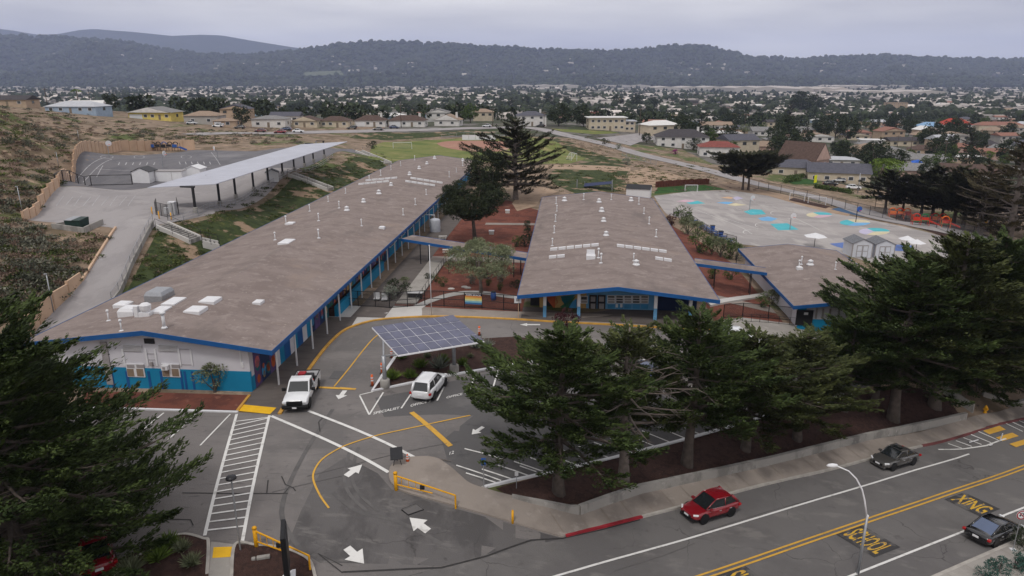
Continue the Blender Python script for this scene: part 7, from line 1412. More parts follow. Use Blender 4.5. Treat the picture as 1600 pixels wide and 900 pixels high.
house('cream house with dark brown roof third along hill road row', 522, 199, 13, 9, 2.8, 0, 'cream', 'brown', 'hip', 1.9, 4)
house('white house with wide brown hip roof fourth along hill road row', 578, 198, 14, 9, 2.8, 0, 'white', 'brown', 'hip', 2.2, 3, 1, 1)
house('white gabled house with brown roof and chimney fifth in row', 636, 198, 17, 9, 2.8, -.05, 'white', 'brown', 'hip', 2.3, 3, 1, 1)
house('white fronted house with taupe roof sixth in row', 700, 197, 12, 9, 2.8, -.15, 'white', 'tan', 'front', 2.6, 2, 0, 1)
house('two storey house with blue grey roof at road bend', 830, 197, 14, 10, 5, .1, 'white', 'slate', 'hip', 2, 3, 0, 1, 2)
house('large house with dark red hip roof and chimneys above road', 930, 188, 22, 12, 5.5, .05, 'cream', 'red', 'hip', 3, 5, 0, 1, 2)
house('flat roofed cream two storey house with balcony by road', 948, 204, 18, 10, 6, .05, 'cream', 'white', 'flat', 0, 6, 0, 0, 2, oh=.9)
house('small flat roofed wing of cream balcony house', 979, 206, 8, 8, 5, .05, 'cream', 'pale', 'flat', 0, 2, 1, 0, 2, oh=.7)
house('white flat garage building at side road corner', 1030, 208, 11, 8, 3, .1, 'white', 'white', 'flat', 0, 0)
house('white corner house with dark hip roof above road', 1068, 232, 22, 12, 4.8, -.06, 'white', 'dark', 'hip', 3, 5, 0, 1, 2)
house('peach house with white flat roof behind white corner house', 1131, 224, 17, 10, 4.8, -.1, 'peach', 'white', 'hip', 1.0, 4, 0, 0, 2, oh=.8)
house('white house with dark red roof right of white corner house', 1126, 247, 15, 9, 4.2, -.15, 'white', 'red', 'hip', 2, 4)
house('tan house with long flat white edged roof', 1228, 230, 18, 10, 3.4, -.12, 'cream', 'grey', 'flat', 0, 5, 0, 1, oh=.8)
house('pinkish hip roofed house behind umbrella cypress', 1200, 239, 13, 9, 2.8, -.1, 'pink', 'tan', 'hip', 2, 3)
house('steep brown gabled house, tallest near the road', 1266, 264, 11, 15, 3.2, .7, 'pink', 'brown', 'front', 6.2, 2, gable_face='pink', oh=.5)
house('cream house with slate roof before steep gabled house', 1249, 276, 15, 9, 3, -.3, 'cream', 'slate', 'hip', 2.4, 3)
house('cream house with dark slate hip roof beside driveway cars', 1318, 286, 19, 11, 3.2, -.3, 'cream', 'slate', 'gable', 2.8, 5)
house('house with pale green grey flat roof behind slate roofed house', 1318, 261, 13, 9, 2.8, -.2, 'white', 'pale', 'hip', .9, 3)
house('tan hip roofed house right of tall dark trees', 1367, 243, 16, 11, 3, -.2, 'tan', 'tan', 'hip', 2.2, 3)
house('white gabled house with grey roof beside utility pole', 1405, 252, 16, 11, 3.2, -.3, 'white', 'grey', 'front', 2.4, 3, gable_face='grey')
house('long grey roofed house behind playground trees', 1445, 261, 20, 10, 3, -.25, 'grey', 'grey', 'gable', 2, 4)
house('grey roofed house with brick red gable near blue tarp', 1432, 280, 17, 11, 3, -.3, 'pink', 'grey', 'gable', 2.2, 3)
house('long white house with dark brown roof at right', 1530, 287, 20, 11, 3.6, -.45, 'white', 'brown', 'gable', 2.6, 3)
house('slate roofed house among playground tree tops', 1455, 310, 16, 10, 3, -.3, 'cream', 'slate', 'gable', 2.4, 3)
house('house with white flat roof right of utility pole', 1512, 256, 14, 8, 2.8, -.2, 'tan', 'white', 'flat', 0, 3)
house('low house with brown roof right of white gabled house', 1455, 243, 16, 9, 2.8, -.2, 'tan', 'brown', 'hip', 2, 3)
house('house with bright red hip roof in right distance', 1497, 204, 24, 14, 5, -.1, 'white', 'rust', 'hip', 5, 4)
house('house with pale blue roof beside bright red roof', 1456, 206, 18, 11, 4, -.1, 'white', 'sky', 'hip', 3.4, 3)
house('beige blocky apartment building in right distance', 1402, 174, 30, 16, 13, 0, 'tan', 'tan', 'flat', 0, 5, 0, 0, 4)
house('long white two storey building beyond peach house', 1138, 181, 48, 16, 7, 0, 'white', 'grey', 'flat', 0, 8, 0, 0, 2)
house('small flat white roofed building in right trees', 1365, 228, 12, 8, 3, -.2, 'white', 'white', 'flat', 0, 2)
house('long brown roofed row house at far right', 1565, 205, 40, 12, 5, -.05, 'cream', 'brick', 'hip', 3, 6)
# a neighbourhood of further houses
taken = [tuple(o.location)[:2] + (14,) for o in COL.objects if o.get('category') == 'house']
rh_ = random.Random(11); count = 0; kinds = list(HW)
LMK = [(236, 187, 'yellow hill house'), (112, 177, 'long crest house'), (314, 194, 'grey hill house'), (419, 199, 'white hill road house'), (476, 199, 'pinkish hill road house'), (578, 198, 'fourth hill road house'), (636, 198, 'fifth hill road house'), (700, 197, 'taupe roofed house'), (830, 197, 'road bend house'), (930, 188, 'dark red hip roof'), (948, 204, 'cream balcony house'), (1068, 232, 'white corner house'), (1131, 224, 'peach house'), (1228, 230, 'tan flat house'), (1266, 264, 'steep gabled house'), (1318, 286, 'slate roofed house'), (1367, 243, 'tan hip roof'), (1405, 252, 'white gabled house'), (1497, 204, 'bright red roof'), (1456, 206, 'pale blue roof'), (1402, 174, 'beige apartment block'), (1138, 181, 'long white building'), (1565, 205, 'long row house'), (1530, 287, 'long white house'), (1250, 178, 'huge round tree'), (1445, 261, 'long grey roof'), (1512, 256, 'white flat roof'), (805, 200, 'tall cypress top'), (995, 165, 'wide dark tree mass'), (124, 160, 'palm tree')]
def where(px, py):
    lx, ly, nm = min(LMK, key=lambda q: (q[0] - px) ** 2 + ((q[1] - py) * 2.5) ** 2); dx, dy = px - lx, py - ly
    if abs(dx) > 3 * abs(dy): rel = 'left of' if dx < 0 else 'right of'
    elif abs(dx) > abs(dy): rel = ('beyond and ' if dy < 0 else 'below and ') + ('left of' if dx < 0 else 'right of')
    else: rel = 'beyond' if dy < 0 else 'in front of'
    d = math.hypot(dx, 2 * dy); return ('close ' if d < 22 else '' if d < 50 else 'well ' if d < 90 else 'far ') + rel + ' the ' + nm
POS = {'white': 'white walled', 'cream': 'cream walled', 'yellow': 'pale yellow', 'grey': 'grey walled', 'peach': 'peach walled', 'tan': 'tan walled', 'pink': 'pinkish', 'blue': 'bluish'}
proto = {}
roadpx = [(300, 211), (400, 208.5), (520, 206), (640, 203.5), (760, 200), (830, 200), (900, 215), (1000, 241), (1100, 265), (1200, 292), (1260, 307), (1320, 322), (1385, 338), (1450, 354), (1530, 372), (1620, 392)]
rd = [W(*q)[:2] for q in roadpx]
tries = 0
while count < 250 and tries < 6000:
    tries += 1; r_ = rh_.random()
    if r_ < .62: px, py = rh_.uniform(1010, 1660), rh_.uniform(158, 262)
    elif r_ < .88: px, py = rh_.uniform(380, 1100), rh_.triangular(150, 196, 175)
    else: px, py = rh_.uniform(-20, 420), rh_.triangular(152, 188, 168)
    p = W(px, py)
    if px > 1000 and p[1] < 340 - (px - 1000) * .22: continue
    if p[1] < 300 and px < 900: continue
    if any((p[0] - q[0]) ** 2 + (p[1] - q[1]) ** 2 < (11 + q[2]) ** 2 * .55 for q in taken): continue
    if any((p[0] - q[0]) ** 2 + (p[1] - q[1]) ** 2 < 400 for q in rd): continue
    wl = rh_.choice(['white', 'white', 'cream', 'grey', 'peach', 'tan', 'pink', 'white', 'cream', 'blue']); rf = rh_.choice(['brown', 'grey', 'dark', 'tan', 'pale', 'grey', 'brick', 'white', 'slate', 'tan']); kd = rh_.choice(['gable', 'hip', 'hip', 'front', 'gable'])
    w_, d_ = rh_.uniform(11, 17), rh_.uniform(8, 11); h_ = rh_.choice([2.8, 3.0, 3.2, 5.2]); taken.append((p[0], p[1], 10)); count += 1
    far = p[1] > 520
    key = (wl, rf, kd, h_)
    lab = '%s house, %s roof, %s' % (POS[wl].replace(' walled', ''), {'pale': 'pale grey', 'brick': 'brick coloured', 'slate': 'slate'}.get(rf, rf), where(px, py))
    t = thing('house', lab, 'house', (p[0], p[1] + d_ / 2, T(p[0], p[1] + d_ / 2)), rh_.uniform(-.4, .4), 'houses of the neighbourhood')
    part('wall', MB().box(-w_ / 2, w_ / 2, -d_ / 2, d_ / 2, -3, h_), HW[wl], t); part('roof', roof_mesh(kd, w_, d_, h_, rh_.uniform(1.5, 2.6)), HR[rf], t)
    if kd == 'front': part('gable_face', MB().add([(-w_ / 2, -d_ / 2 - .53, h_), (w_ / 2, -d_ / 2 - .53, h_), (0, -d_ / 2 - .53, h_ + 1.4)], [(0, 1, 2)]), HW[wl], t)
    for k in range(3):
        xx = -w_ / 2 + w_ * (k + .5) / 3; part('window', MB().box(xx - .9, xx + .9, -d_ / 2 - .06, -d_ / 2, h_ - 2.0, h_ - .7), M['pane'], t)
# distant roofs that merge into one mass
def blob_stuff(name, label, items, m):
    """items: centre, half sizes; low gabled blocks"""
    V, Fc = [], []
    for (x, y, z, a, b, h, r) in items:
        o = len(V); c, s_ = math.cos(r), math.sin(r)
        for dx, dy, dz in ((-a, -b, -2), (a, -b, -2), (a, b, -2), (-a, b, -2), (-a, -b, h), (a, -b, h), (a, b, h), (-a, b, h), (-a, 0, h * 1.5), (a, 0, h * 1.5)): V.append((x + dx * c - dy * s_, y + dx * s_ + dy * c, z + dz))
        Fc += [tuple(o + k for k in f) for f in ((0, 1, 5, 4), (1, 2, 6, 5), (2, 3, 7, 6), (3, 0, 4, 7), (4, 5, 9, 8), (6, 7, 8, 9), (4, 8, 7), (5, 6, 9))]
    me = bpy.data.meshes.new(name); me.from_pydata(V, [], Fc); me.update(); me.materials.append(m); o = link(name, me); o['kind'] = 'stuff'; o['label'] = label
town_m = mat('distant_roofs', (.33, .3, .28), .9, .3, .01, island=.8)
its = []
for _ in range(5600):
    px = rh_.uniform(-60, 1660); py = rh_.triangular(126, 190, 140)
    if px < 500 and py > 168: continue
    if math.sin(px * .021) + math.sin(px * .05 + py * .3) + math.sin(py * .6) < rh_.uniform(-2.2, .8): continue
    p = W(px, py, 0, 330.0)
    if p[1] < 470 or p[1] > 4600: continue
    if p[1] < 900 and any((p[0] - q[0]) ** 2 + (p[1] - q[1]) ** 2 < 260 for q in taken): continue
    k = 1 + p[1] / 3500; its.append((p[0], p[1], p[2], rh_.uniform(5, 9) * k, rh_.uniform(4, 6) * k, rh_.uniform(3, 5), rh_.uniform(-.6, .6)))
blob_stuff('distant_town', 'pale distant houses filling the valley floor', its, town_m)
for k, (x0, x1, y, hh, lab) in enumerate(((800, 905, 137, 14, 'pale greenhouse strip behind dark left clump of trees'), (930, 1010, 136.5, 14, 'pale greenhouse strip over dark tree mass'), (1020, 1130, 141, 16, 'long pale greenhouse roof in middle of valley'), (1140, 1240, 143, 18, 'long pale greenhouse roof right of valley middle'), (1245, 1310, 146, 18, 'greenhouse block beside round dark tree'), (1300, 1360, 138, 14, 'far greenhouse strip left of valley end'), (1365, 1412, 136.5, 12, 'far slanting greenhouse strip at valley end'), (505, 640, 123.5, 12, 'pale bare strip at foot of hills left'), (1330, 1450, 148, 12, 'long low pale sheds in right valley'))):
    a, b = W(x0, y), W(x1, y); z = min(a[2], b[2]); t = thing('greenhouse', lab, 'greenhouse', ((a[0] + b[0]) / 2, (a[1] + b[1]) / 2, z)); w = abs(b[0] - a[0]) / 2; n = max(3, int(w / 60)); me = MB().add([(-1, -60, -2), (1, -60, -2), (1, 200, -2), (-1, 200, -2), (-1, -60, hh), (1, -60, hh), (1, 200, hh), (-1, 200, hh), (0, -60, hh * 1.35), (0, 200, hh * 1.35)], [(0, 1, 5, 8, 4), (1, 2, 6, 5), (2, 3, 7, 9, 6), (3, 0, 4, 7), (4, 8, 9, 7), (5, 6, 9, 8)]).mesh('bay'); me.materials.append(hm('greenhouse_%d' % k, (.42, .38, .35)))
    for q in range(n): o = link('bay', me, t); o.location = (-w + 2 * w * (q + .5) / n, rh_.uniform(-40, 40), rh_.uniform(-2, 1)); o.scale = (w / n * .98, 1, 1)
# ---------------------------------------------------------------- trees of the neighbourhood
TV = [clump_tree('broadleaf', 31, 7, 3.6, .2, 26, 60, 'green', .62, rc=.34), clump_tree('dark_broadleaf', 32, 9, 4.2, .15, 30, 64, 'darkg', .72, rc=.34), clump_tree('bright_tree', 33, 5, 2.6, .2, 20, 54, 'bright', .5, rc=.36), cypress('far_conifer', 34, 12, 3.6, 26, 5, 26, .12, lm='tall', leaf=.75), clump_tree('round_tree', 35, 11, 6.2, .12, 40, 70, 'darkg', .95, rc=.32), clump_tree('olive_broadleaf', 36, 6, 3.2, .2, 24, 56, 'olive', .55, rc=.34)]
def palm():
    g = np.random.default_rng(3); tb = MB().tube([(0, 0, -.3), (.1, 0, 4), (.05, 0, 8)], [.3, .22, .2], 8); a = g.uniform(0, 6.28, 500); t_ = g.uniform(.1, 1, 500); d0 = np.stack([np.cos(np.round(a * 3) / 3), np.sin(np.round(a * 3) / 3), np.zeros(500)], 1); c = d0 * (2.2 * t_)[:, None] + np.stack([0 * t_, 0 * t_, 8 + 1.1 * t_ - 1.9 * t_ ** 2], 1); d = unit(d0 + g.normal(0, .4, (500, 3)) + [0, 0, -.3])
    tm = tb.mesh('palm_trunk', True); tm.materials.append(M['bark_grey']); return tm, quads_mesh('palm_crown', c, d, unit(np.cross(d, g.normal(0, 1, (500, 3)))), .7, .16, LM['bright'])
tree('palm_tree', 'single palm tree behind pale roofed crest house', palm(), W(124, 171), 0, 1.1)
for px, py, v, sc, lab in ((873, 197, 4, .95, 'large round dark tree left of red roofed house'), (912, 198, 4, .8, 'round green tree before cream balcony house'), (893, 190, 1, .9, 'dark tree between round trees above road'), (930, 181, 1, .6, 'small dark tree before dark red roof'), (860, 170, 4, 1.5, 'broad dark tree mass far left of red roof'), (885, 168, 4, 1.5, 'broad dark tree behind road bend'), (965, 168, 4, 1.7, 'wide dark tree mass behind red roofed house, left part'), (995, 170, 4, 1.8, 'wide dark tree mass behind red roofed house, middle part'), (1020, 172, 4, 1.6, 'wide dark tree mass behind red roofed house, right part'), (1250, 178, 4, 2.6, 'huge round dark tree in right middle distance'), (1272, 176, 4, 2.2, 'second half of huge dark tree in right middle distance'), (1305, 215, 1, 1.6, 'dark tree group above steep gabled house, left'), (1322, 222, 1, 1.5, 'dark tree group above steep gabled house, right'), (1282, 212, 1, 1.3, 'dark tree left of dark group above gabled house'), (1375, 289, 2, 1.6, 'bright leafy tree beside slate roofed house'), (1392, 282, 2, 1.4, 'bright leafy tree right of slate roofed house'), (1362, 262, 1, 1.0, 'dark round tree between houses above bright trees'), (1398, 268, 4, .7, 'rounded dark tree above bright leafy trees'), (1450, 285, 1, .8, 'small dark tree beside grey roofed house'), (1515, 246, 2, .9, 'lime green tree right of white flat roof'), (1545, 250, 2, .8, 'lime green tree near right dark tree'), (1575, 255, 4, .9, 'big round olive dark tree at right'), (1525, 238, 4, .8, 'wide dark tree left of big right tree'), (1400, 205, 1, 1.4, 'dark tree before bright blue roof'), (1420, 212, 1, 1.2, 'dark spreading tree below blue roof'), (1500, 320, 5, 1.2, 'olive tree top behind playground cypresses'),
    (475, 180, 4, 1.25, 'big dark eucalyptus behind third hill house, left'), (500, 178, 4, 1.3, 'big dark eucalyptus behind third hill house, right'), (575, 180, 4, 1.4, 'big dark tree behind fourth hill house'), (545, 182, 1, 1.3, 'dark tree between third and fourth hill houses'), (620, 184, 0, 1.6, 'green tree behind fifth hill house'), (665, 186, 0, 1.5, 'rounded green tree between fifth and sixth hill houses'), (735, 192, 0, 1.3, 'green tree right of sixth hill house'), (720, 186, 0, 1.2, 'green tree behind white chimney house'), (760, 186, 1, 1.4, 'dark tree left of tall cypress top'), (785, 185, 1, 1.3, 'dark tree behind tall cypress top'), (245, 165, 4, 1.1, 'tall dark tree behind yellow hill house'), (275, 170, 1, 1.4, 'dark tree right of yellow hill house'), (175, 175, 1, .9, 'dark bushy tree left of yellow hill house'), (75, 166, 3, .9, 'dark conifer behind crest house, left of palm'), (90, 166, 3, .8, 'second dark conifer left of palm'), (150, 165, 3, .9, 'dark conifer right of palm'), (40, 165, 5, 1.0, 'pale olive tree at left crest'), (378, 199, 1, .9, 'round dark tree beside hillside garage'), (310, 168, 1, 1.2, 'dark tree behind grey hill house'), (385, 182, 4, .7, 'dark tree left of white hill house'), (1010, 224, 1, .5, 'small dark tree at side road corner')):
    tree('street_tree', lab, TV[v], W(px, py), px * .37, sc, group='trees among the houses')
cnt = 0; tries = 0
while cnt < 225 and tries < 6000:
    tries += 1; r_ = rh_.random()
    if r_ < .62: px, py = rh_.uniform(1040, 1650), rh_.uniform(160, 275)
    elif r_ < .85: px, py = rh_.uniform(380, 1080), rh_.triangular(148, 192, 165)
    else: px, py = rh_.uniform(-20, 420), rh_.triangular(148, 182, 162)
    p = W(px, py)
    if px > 1040 and p[1] < 300 - (px - 1040) * .17: continue
    if p[1] < 330 and px < 1000: continue
    if any((p[0] - q[0]) ** 2 + (p[1] - q[1]) ** 2 < 60 for q in taken): continue
    if any((p[0] - q[0]) ** 2 + (p[1] - q[1]) ** 2 < 150 for q in rd): continue
    v = rh_.choice((0, 0, 1, 1, 1, 3, 4, 5, 4)); cnt += 1
    tree('street_tree', '%s %s' % (('leafy green tree', 'dark leafy tree', 'bright tree', 'dark conifer', 'wide dark tree', 'olive green tree')[v], where(px, py)), TV[v], p, rh_.uniform(0, 6), rh_.uniform(.6, 1.25) * (1 if p[1] < 600 else 1.3), group='trees among the houses')
# far woods: tree blobs by the thousand
def woods(name, label, pts, m, hmin, hmax, seed, aspect=.55):
    g = np.random.default_rng(seed); P = np.array(pts, float); n = len(P); h = g.uniform(hmin, hmax, n) * (P[:, 3] if P.shape[1] > 3 else 1); r = h * aspect * g.uniform(.7, 1.3, n)
    k = 6; ang = np.linspace(0, 2 * np.pi, k, endpoint=False); V = []
    rings = ((.0, .55), (.45, 1.0), (.8, .62))
    a0 = g.uniform(0, 6, n)
    for zf, rf in rings:
        for a in ang:
            j = g.uniform(.7, 1.3, n); V.append(np.stack([P[:, 0] + r * rf * j * np.cos(a + a0), P[:, 1] + r * rf * j * np.sin(a + a0), P[:, 2] + h * (zf * g.uniform(.85, 1.15, n) + .02)], 1))
    V.append(np.stack([P[:, 0], P[:, 1], P[:, 2] + h], 1)); nv = 3 * k + 1; V = np.stack(V, 1).reshape(-1, 3)
    f = []
    for q in range(2):
        for i in range(k): a, b = q * k + i, q * k + (i + 1) % k; f += [(a, b, b + k), (a, b + k, a + k)]
    for i in range(k): f.append((2 * k + i, 2 * k + (i + 1) % k, 3 * k))
    f = np.array(f); Fa = (f[None] + (np.arange(n) * nv)[:, None, None]).reshape(-1, 3)
    me = bpy.data.meshes.new(name); me.vertices.add(len(V)); me.vertices.foreach_set('co', V.astype(np.float32).ravel()); me.loops.add(Fa.size); me.loops.foreach_set('vertex_index', Fa.astype(np.int32).ravel()); me.polygons.add(len(Fa)); me.polygons.foreach_set('loop_start', np.arange(0, Fa.size, 3, dtype=np.int32)); me.update(calc_edges=True); me.materials.append(m)
    o = link(name, me); o['kind'] = 'stuff'; o['label'] = label
forest_m = mat('forest_leaf', (.016, .023, .012), .9, .1, .01, col2=(.034, .044, .02), island=.45)
vt = []
for _ in range(13500):
    px = rh_.uniform(-80, 1680); py = 121.5 + 70 * rh_.random() ** 1.5
    p = W(px, py, 0, 500.0)
    if p[1] < 900 or p[1] > 5200: continue
    if math.sin(p[0] * .011 + 2) + math.sin(p[1] * .007 + p[0] * .004) + math.sin(p[0] * .031) < rh_.uniform(-2.4, .9): continue
    vt.append((p[0], p[1], p[2], 1 + p[1] / 5000))
nt_ = []
for _ in range(2600):
    px = rh_.uniform(-60, 1660); p = W(px, rh_.uniform(148, 200))
    if not 400 < math.hypot(p[0], p[1]) < 1000: continue
    if p[1] < 360 and p[0] < 60: continue
    if any((p[0] - q[0]) ** 2 + (p[1] - q[1]) ** 2 < 55 for q in taken): continue
    nt_.append(p)
    if len(nt_) > 620: break
g = np.random.default_rng(77); C, Dr, Ln = [], [], []
for p in nt_:
    h = g.uniform(4, 10); r = h * g.uniform(.35, .6); n_ = 70; dv = unit(g.normal(0, 1, (n_, 3))); C.append(np.array(p) + [0, 0, h * .55] + dv * (g.uniform(.5, 1, n_) ** .5)[:, None] * [r, r, h * .5]); Dr.append(unit(dv + g.normal(0, .6, (n_, 3)))); Ln.append(np.full(n_, r * .55))
C, Dr, Ln = map(np.concatenate, (C, Dr, Ln)); ob = link('neighbourhood_woods', quads_mesh('neighbourhood_woods', C, Dr, unit(np.cross(Dr, g.normal(0, 1, C.shape))), Ln, Ln * .7, LM['darkg'])); ob['kind'] = 'stuff'; ob['label'] = 'dark garden trees massed between neighbourhood roofs'
woods('valley_woods', 'dark tree canopy spread between the valley houses', vt, forest_m, 5, 10, 5, .5)
# ---------------------------------------------------------------- hills
def ridge(name, sil, D0, D1, D2, z0, seed, m, rough_, cols=420):
    g = np.random.default_rng(seed); xs = np.linspace(-260, 1860, cols); sx, sy = zip(*sil); yy = np.interp(xs, sx, sy)
    rows = 46; V = np.zeros((rows, cols, 3)); ph = g.uniform(0, 6, 12); fr = g.uniform(.006, .05, 12)
    for j in range(rows):
        f = j / (rows - 1)
        if f <= .8: q = f / .8; D = D0 + (D1 - D0) * q; prof = (q ** 1.25) * (.9 + .1 * q)
        else: q = (f - .8) / .2; D = D1 + (D2 - D1) * q; prof = 1 - .6 * q
        a = (xs - 800) / F_PX; dy = (450 - yy) / F_PX; ca, cb = CP_ + dy * SP_, -SP_ + dy * CP_
        top = CAM_H + cb / ca * D1 - 12
        rug = sum(np.sin(xs * fr[k] * (1.5 if k % 2 else 1) + ph[k] + j * .09 * (k % 5 - 2)) for k in range(12)) / 12
        env = max(0.0, math.sin(math.pi * min(1, f / .8))) if f < .8 else 0
        V[j, :, 0] = a / CP_ * D * 1.0; V[j, :, 1] = D; V[j, :, 2] = z0 + (top - z0) * np.clip(prof + rug * rough_ * env, 0, 1.0)
    idx = (np.arange(rows - 1)[:, None] * cols + np.arange(cols - 1)[None]).reshape(-1); me = bpy.data.meshes.new(name); me.from_pydata(V.reshape(-1, 3).tolist(), [], np.stack([idx, idx + 1, idx + cols + 1, idx + cols], 1).tolist()); me.update(); me.materials.append(m)
    for p in me.polygons: p.use_smooth = True
    structure(link(name, me)); return V
S1 = [(-260, 60), (-100, 56), (0, 53), (50, 55), (100, 57), (150, 56), (200, 62), (250, 65), (280, 72), (320, 80), (370, 85), (420, 87), (470, 82), (520, 76), (560, 69), (600, 66), (650, 66), (700, 69), (750, 73), (800, 75), (850, 78), (900, 79), (950, 80), (1000, 76), (1040, 71), (1070, 72), (1100, 79), (1140, 90), (1180, 90), (1200, 93), (1250, 90), (1300, 88), (1340, 86), (1380, 91), (1450, 92), (1500, 94), (1550, 91), (1600, 86), (1860, 80)]
S0 = [(-260, 44), (0, 42), (60, 41), (100, 47), (130, 53), (160, 52), (190, 46), (210, 44), (245, 47), (270, 49), (320, 55), (360, 53), (390, 54), (430, 62), (480, 71), (515, 77), (600, 95), (900, 105), (1860, 110)]
hill_m = layered('forest_hill', [((.022, .03, .017), 1, 0, 1, U1), ((.014, .02, .012), .012, .45, .58, U1), ((.045, .048, .028), .006, .56, .68, U1), ((.1, .09, .06), .02, .68, .74, U1)], .95, 0)
HV = ridge('hills', S1, 5300, 7400, 9400, -42, 3, hill_m, .5)
ridge('mountains', S0, 10500, 13000, 15000, -42, 9, hill_m, .35, 260)
S2 = [(-260, 118), (0, 117), (120, 112), (260, 119), (380, 115), (480, 121), (600, 113), (720, 118), (820, 122), (950, 116), (1060, 121), (1180, 118), (1300, 123), (1420, 117), (1540, 121), (1860, 115)]
FV = ridge('foothills', S2, 4700, 5300, 6000, -42, 12, hill_m, .4, 300)
rr = np.random.default_rng(8); ft = []
for _ in range(4200):
    j = rr.uniform(1, 36); i = rr.uniform(30, 268); a, b = int(j), int(i); fj, fi = j - a, i - b
    p = (FV[a, b] * (1 - fi) + FV[a, b + 1] * fi) * (1 - fj) + (FV[a + 1, b] * (1 - fi) + FV[a + 1, b + 1] * fi) * fj; ft.append((*p, rr.uniform(.5, 1.1)))
rows, cols = HV.shape[:2]
for _ in range(17000):
    j = min(rows * .8, rr.random() ** .8 * rows * .8); i = rr.uniform(12, cols - 14); a, b = int(j), int(i); fj, fi = j - a, i - b
    p = (HV[a, b] * (1 - fi) + HV[a, b + 1] * fi) * (1 - fj) + (HV[a + 1, b] * (1 - fi) + HV[a + 1, b + 1] * fi) * fj; ft.append((*p, 1.0))
jt = int((rows - 1) * .8)
for i in np.arange(12, cols - 14, .17):
    if rr.random() < .45: continue
    b = int(i); fi = i - b; p = HV[jt, b] * (1 - fi) + HV[jt, b + 1] * fi; ft.append((p[0], p[1], p[2] - 4, rr.uniform(.6, 1.5)))
woods('hill_forest', 'dark forest covering the hills behind the valley', ft, forest_m, 18, 36, 6, .62)
its = []
for _ in range(260):
    j = rr.uniform(1, rows * .55); i = rr.uniform(12, cols - 14); p = HV[int(j), int(i)]; its.append((p[0], p[1], p[2] + 8, rr.uniform(10, 26), 10, rr.uniform(7, 13), rr.uniform(-.5, .5)))
blob_stuff('hill_houses', 'tiny pale houses scattered through the hill forest', its, town_m)
pa = W(505, 119.5) if False else HV[12, int((505 + 260) / 2120 * cols)]
mead = MB().add([tuple(HV[9, int((x + 260) / 2120 * cols)] + np.array([0, 0, 26])) for x in (502, 560)] + [tuple(HV[13, int((x + 260) / 2120 * cols)] + np.array([0, 0, 26])) for x in (556, 506)], [(0, 1, 2, 3)])
o = part('meadow', mead, hm('meadow_green', (.085, .1, .05))); o['kind'] = 'structure'
# ---------------------------------------------------------------- utility poles
wood_m = mat('pole_wood', (.075, .055, .045), .95, .2, 3)
for px, py, h, lab in ((999, 212, 13, 'utility pole at side road corner'), (1163, 205, 12, 'utility pole behind peach house'), (1421, 246, 10, 'dark utility pole beside white gabled house'), (1473, 263, 11, 'tall dark utility pole with crossarm above playground trees'), (1401, 235, 8, 'thin utility pole left of two dark ones'), (627, 200, 11, 'pole standing before fifth hill house'), (770, 198, 9, 'pole left of tall cypress top'), (547, 186, 12, 'pole behind fourth hill house'), (445, 180, 10, 'pole behind second hill house'), (75, 170, 9, 'leaning pole above pale crest roof, left'), (143, 172, 9, 'pole above pale crest roof, right'), (378, 190, 9, 'pole behind hillside garage'), (1340, 302, 6, 'slim pale pole beside hedge and white car'), (312, 178, 9, 'pole between yellow and grey hill houses'), (850, 199, 8, 'pole at road bend')):
    p = W(px, py); t = thing('utility_pole', lab, 'pole', p); part('pole', MB().tube([(0, 0, -.5), (0, 0, h)], [.17, .11], 8), M['grey_metal'] if h < 7 else wood_m, t, True)
    if h > 7:
        part('crossarm', MB().box(-1.2, 1.2, -.08, .08, h - .9, h - .7), wood_m, t)
        for x in (-1, -.4, .4, 1): part('insulator', MB().lathe([(.05, h - .7), (.07, h - .6), (.03, h - .45)], 6, (x, 0, 0)), M['white'], t)
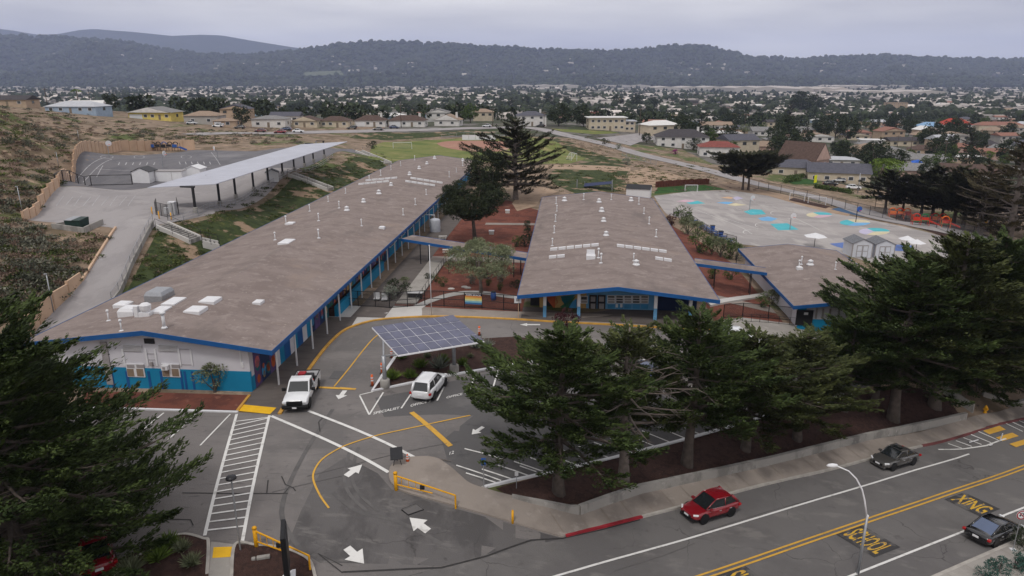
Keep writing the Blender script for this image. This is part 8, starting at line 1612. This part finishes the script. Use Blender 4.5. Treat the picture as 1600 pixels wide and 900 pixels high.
# hedges and lawns by the road
for pts, lab in (([(1273, 294), (1300, 298), (1330, 303)], 'clipped hedge along kerb below white car'), ([(1228, 281), (1260, 276)], 'hedge before cream slate roofed house'), ([(1225, 286), (1250, 282)], 'low hedge beside lawn and driveway')):
    g = np.random.default_rng(len(pts)); ln_ = PX(*pts); t = thing('hedge', lab, 'hedge', (*ln_[0], T(*ln_[0]))); C = []
    for i in range(len(ln_) - 1):
        n_ = 900; f = g.random(n_); x = ln_[i][0] + (ln_[i + 1][0] - ln_[i][0]) * f + g.uniform(-.7, .7, n_); y = ln_[i][1] + (ln_[i + 1][1] - ln_[i][1]) * f + g.uniform(-.7, .7, n_); z = np.array([T(a, b) for a, b in zip(x, y)]) + g.uniform(.1, 1.3, n_); C.append(np.stack([x, y, z], 1))
    C = np.concatenate(C) - np.array(t.location); d = unit(g.normal(0, 1, C.shape)); link('foliage', quads_mesh('hedge', C, d, unit(np.cross(d, g.normal(0, 1, C.shape))), .45, .25, LM['green']), t)
sheet('front_lawn', PX((1232, 285), (1262, 279), (1278, 284), (1276, 288), (1240, 288)), M['turf'], .08); sheet('front_lawn', PX((860, 201), (960, 206), (968, 208), (930, 210), (880, 206)), M['lawn'], .06)
p = W(1273, 289); t = thing('garden_banner', 'yellow upright banner on lawn before slate roofed house', 'banner', p); part('flag', MB().slab([(-.4, 0, 3), (.5, 0, 3.2), (.5, .04, 3.2), (-.4, .04, 3)], 2.4), mat('neon_yellow', (.6, .62, .02), .7, .1, 2), t); part('pole', MB().tube([(-.45, 0, 0), (-.45, 0, 3.3)], .04, 5), M['dark'], t)
p = W(1432, 266); t = thing('tarp', 'bright blue tarp among grey roofs', 'tarp', (p[0], p[1], p[2])); part('sheet', MB().add([(-2.5, -1, 2.4), (2.2, -1.3, 2.2), (2.5, 1.5, 3.2), (-2, 1.5, 3.5), (0, 0, 4.2)], [(0, 1, 4), (1, 2, 4), (2, 3, 4), (3, 0, 4)]), mat('tarp_blue', (.03, .12, .5), .5, .1, 2), t)
for x, y in ((-2.4, -1), (2.1, -1.2), (2.4, 1.4), (-1.9, 1.4)): part('prop', MB().tube([(x, y, -.5), (x, y, 2.6)], .05, 5), M['dark'], t)
# ---------------------------------------------------------------- the air
hz = MB().box(-21000, 21000, -900, 21000, -140, 1100)
hme = hz.mesh('haze'); hm_ = bpy.data.materials.new('haze'); hm_.use_nodes = True; ht = hm_.node_tree; ht.nodes.clear(); ho = nn(ht, 'ShaderNodeOutputMaterial'); pv = nn(ht, 'ShaderNodeVolumePrincipled')
pv.inputs['Color'].default_value = (.6, .685, 1.0, 1); pv.inputs['Density'].default_value = 6.5e-5; pv.inputs['Anisotropy'].default_value = 0.0
ht.links.new(pv.outputs[0], ho.inputs['Volume']); hme.materials.append(hm_); ob = link('haze', hme); ob['kind'] = 'stuff'; ob['label'] = 'thin bluish coastal haze filling the valley air'
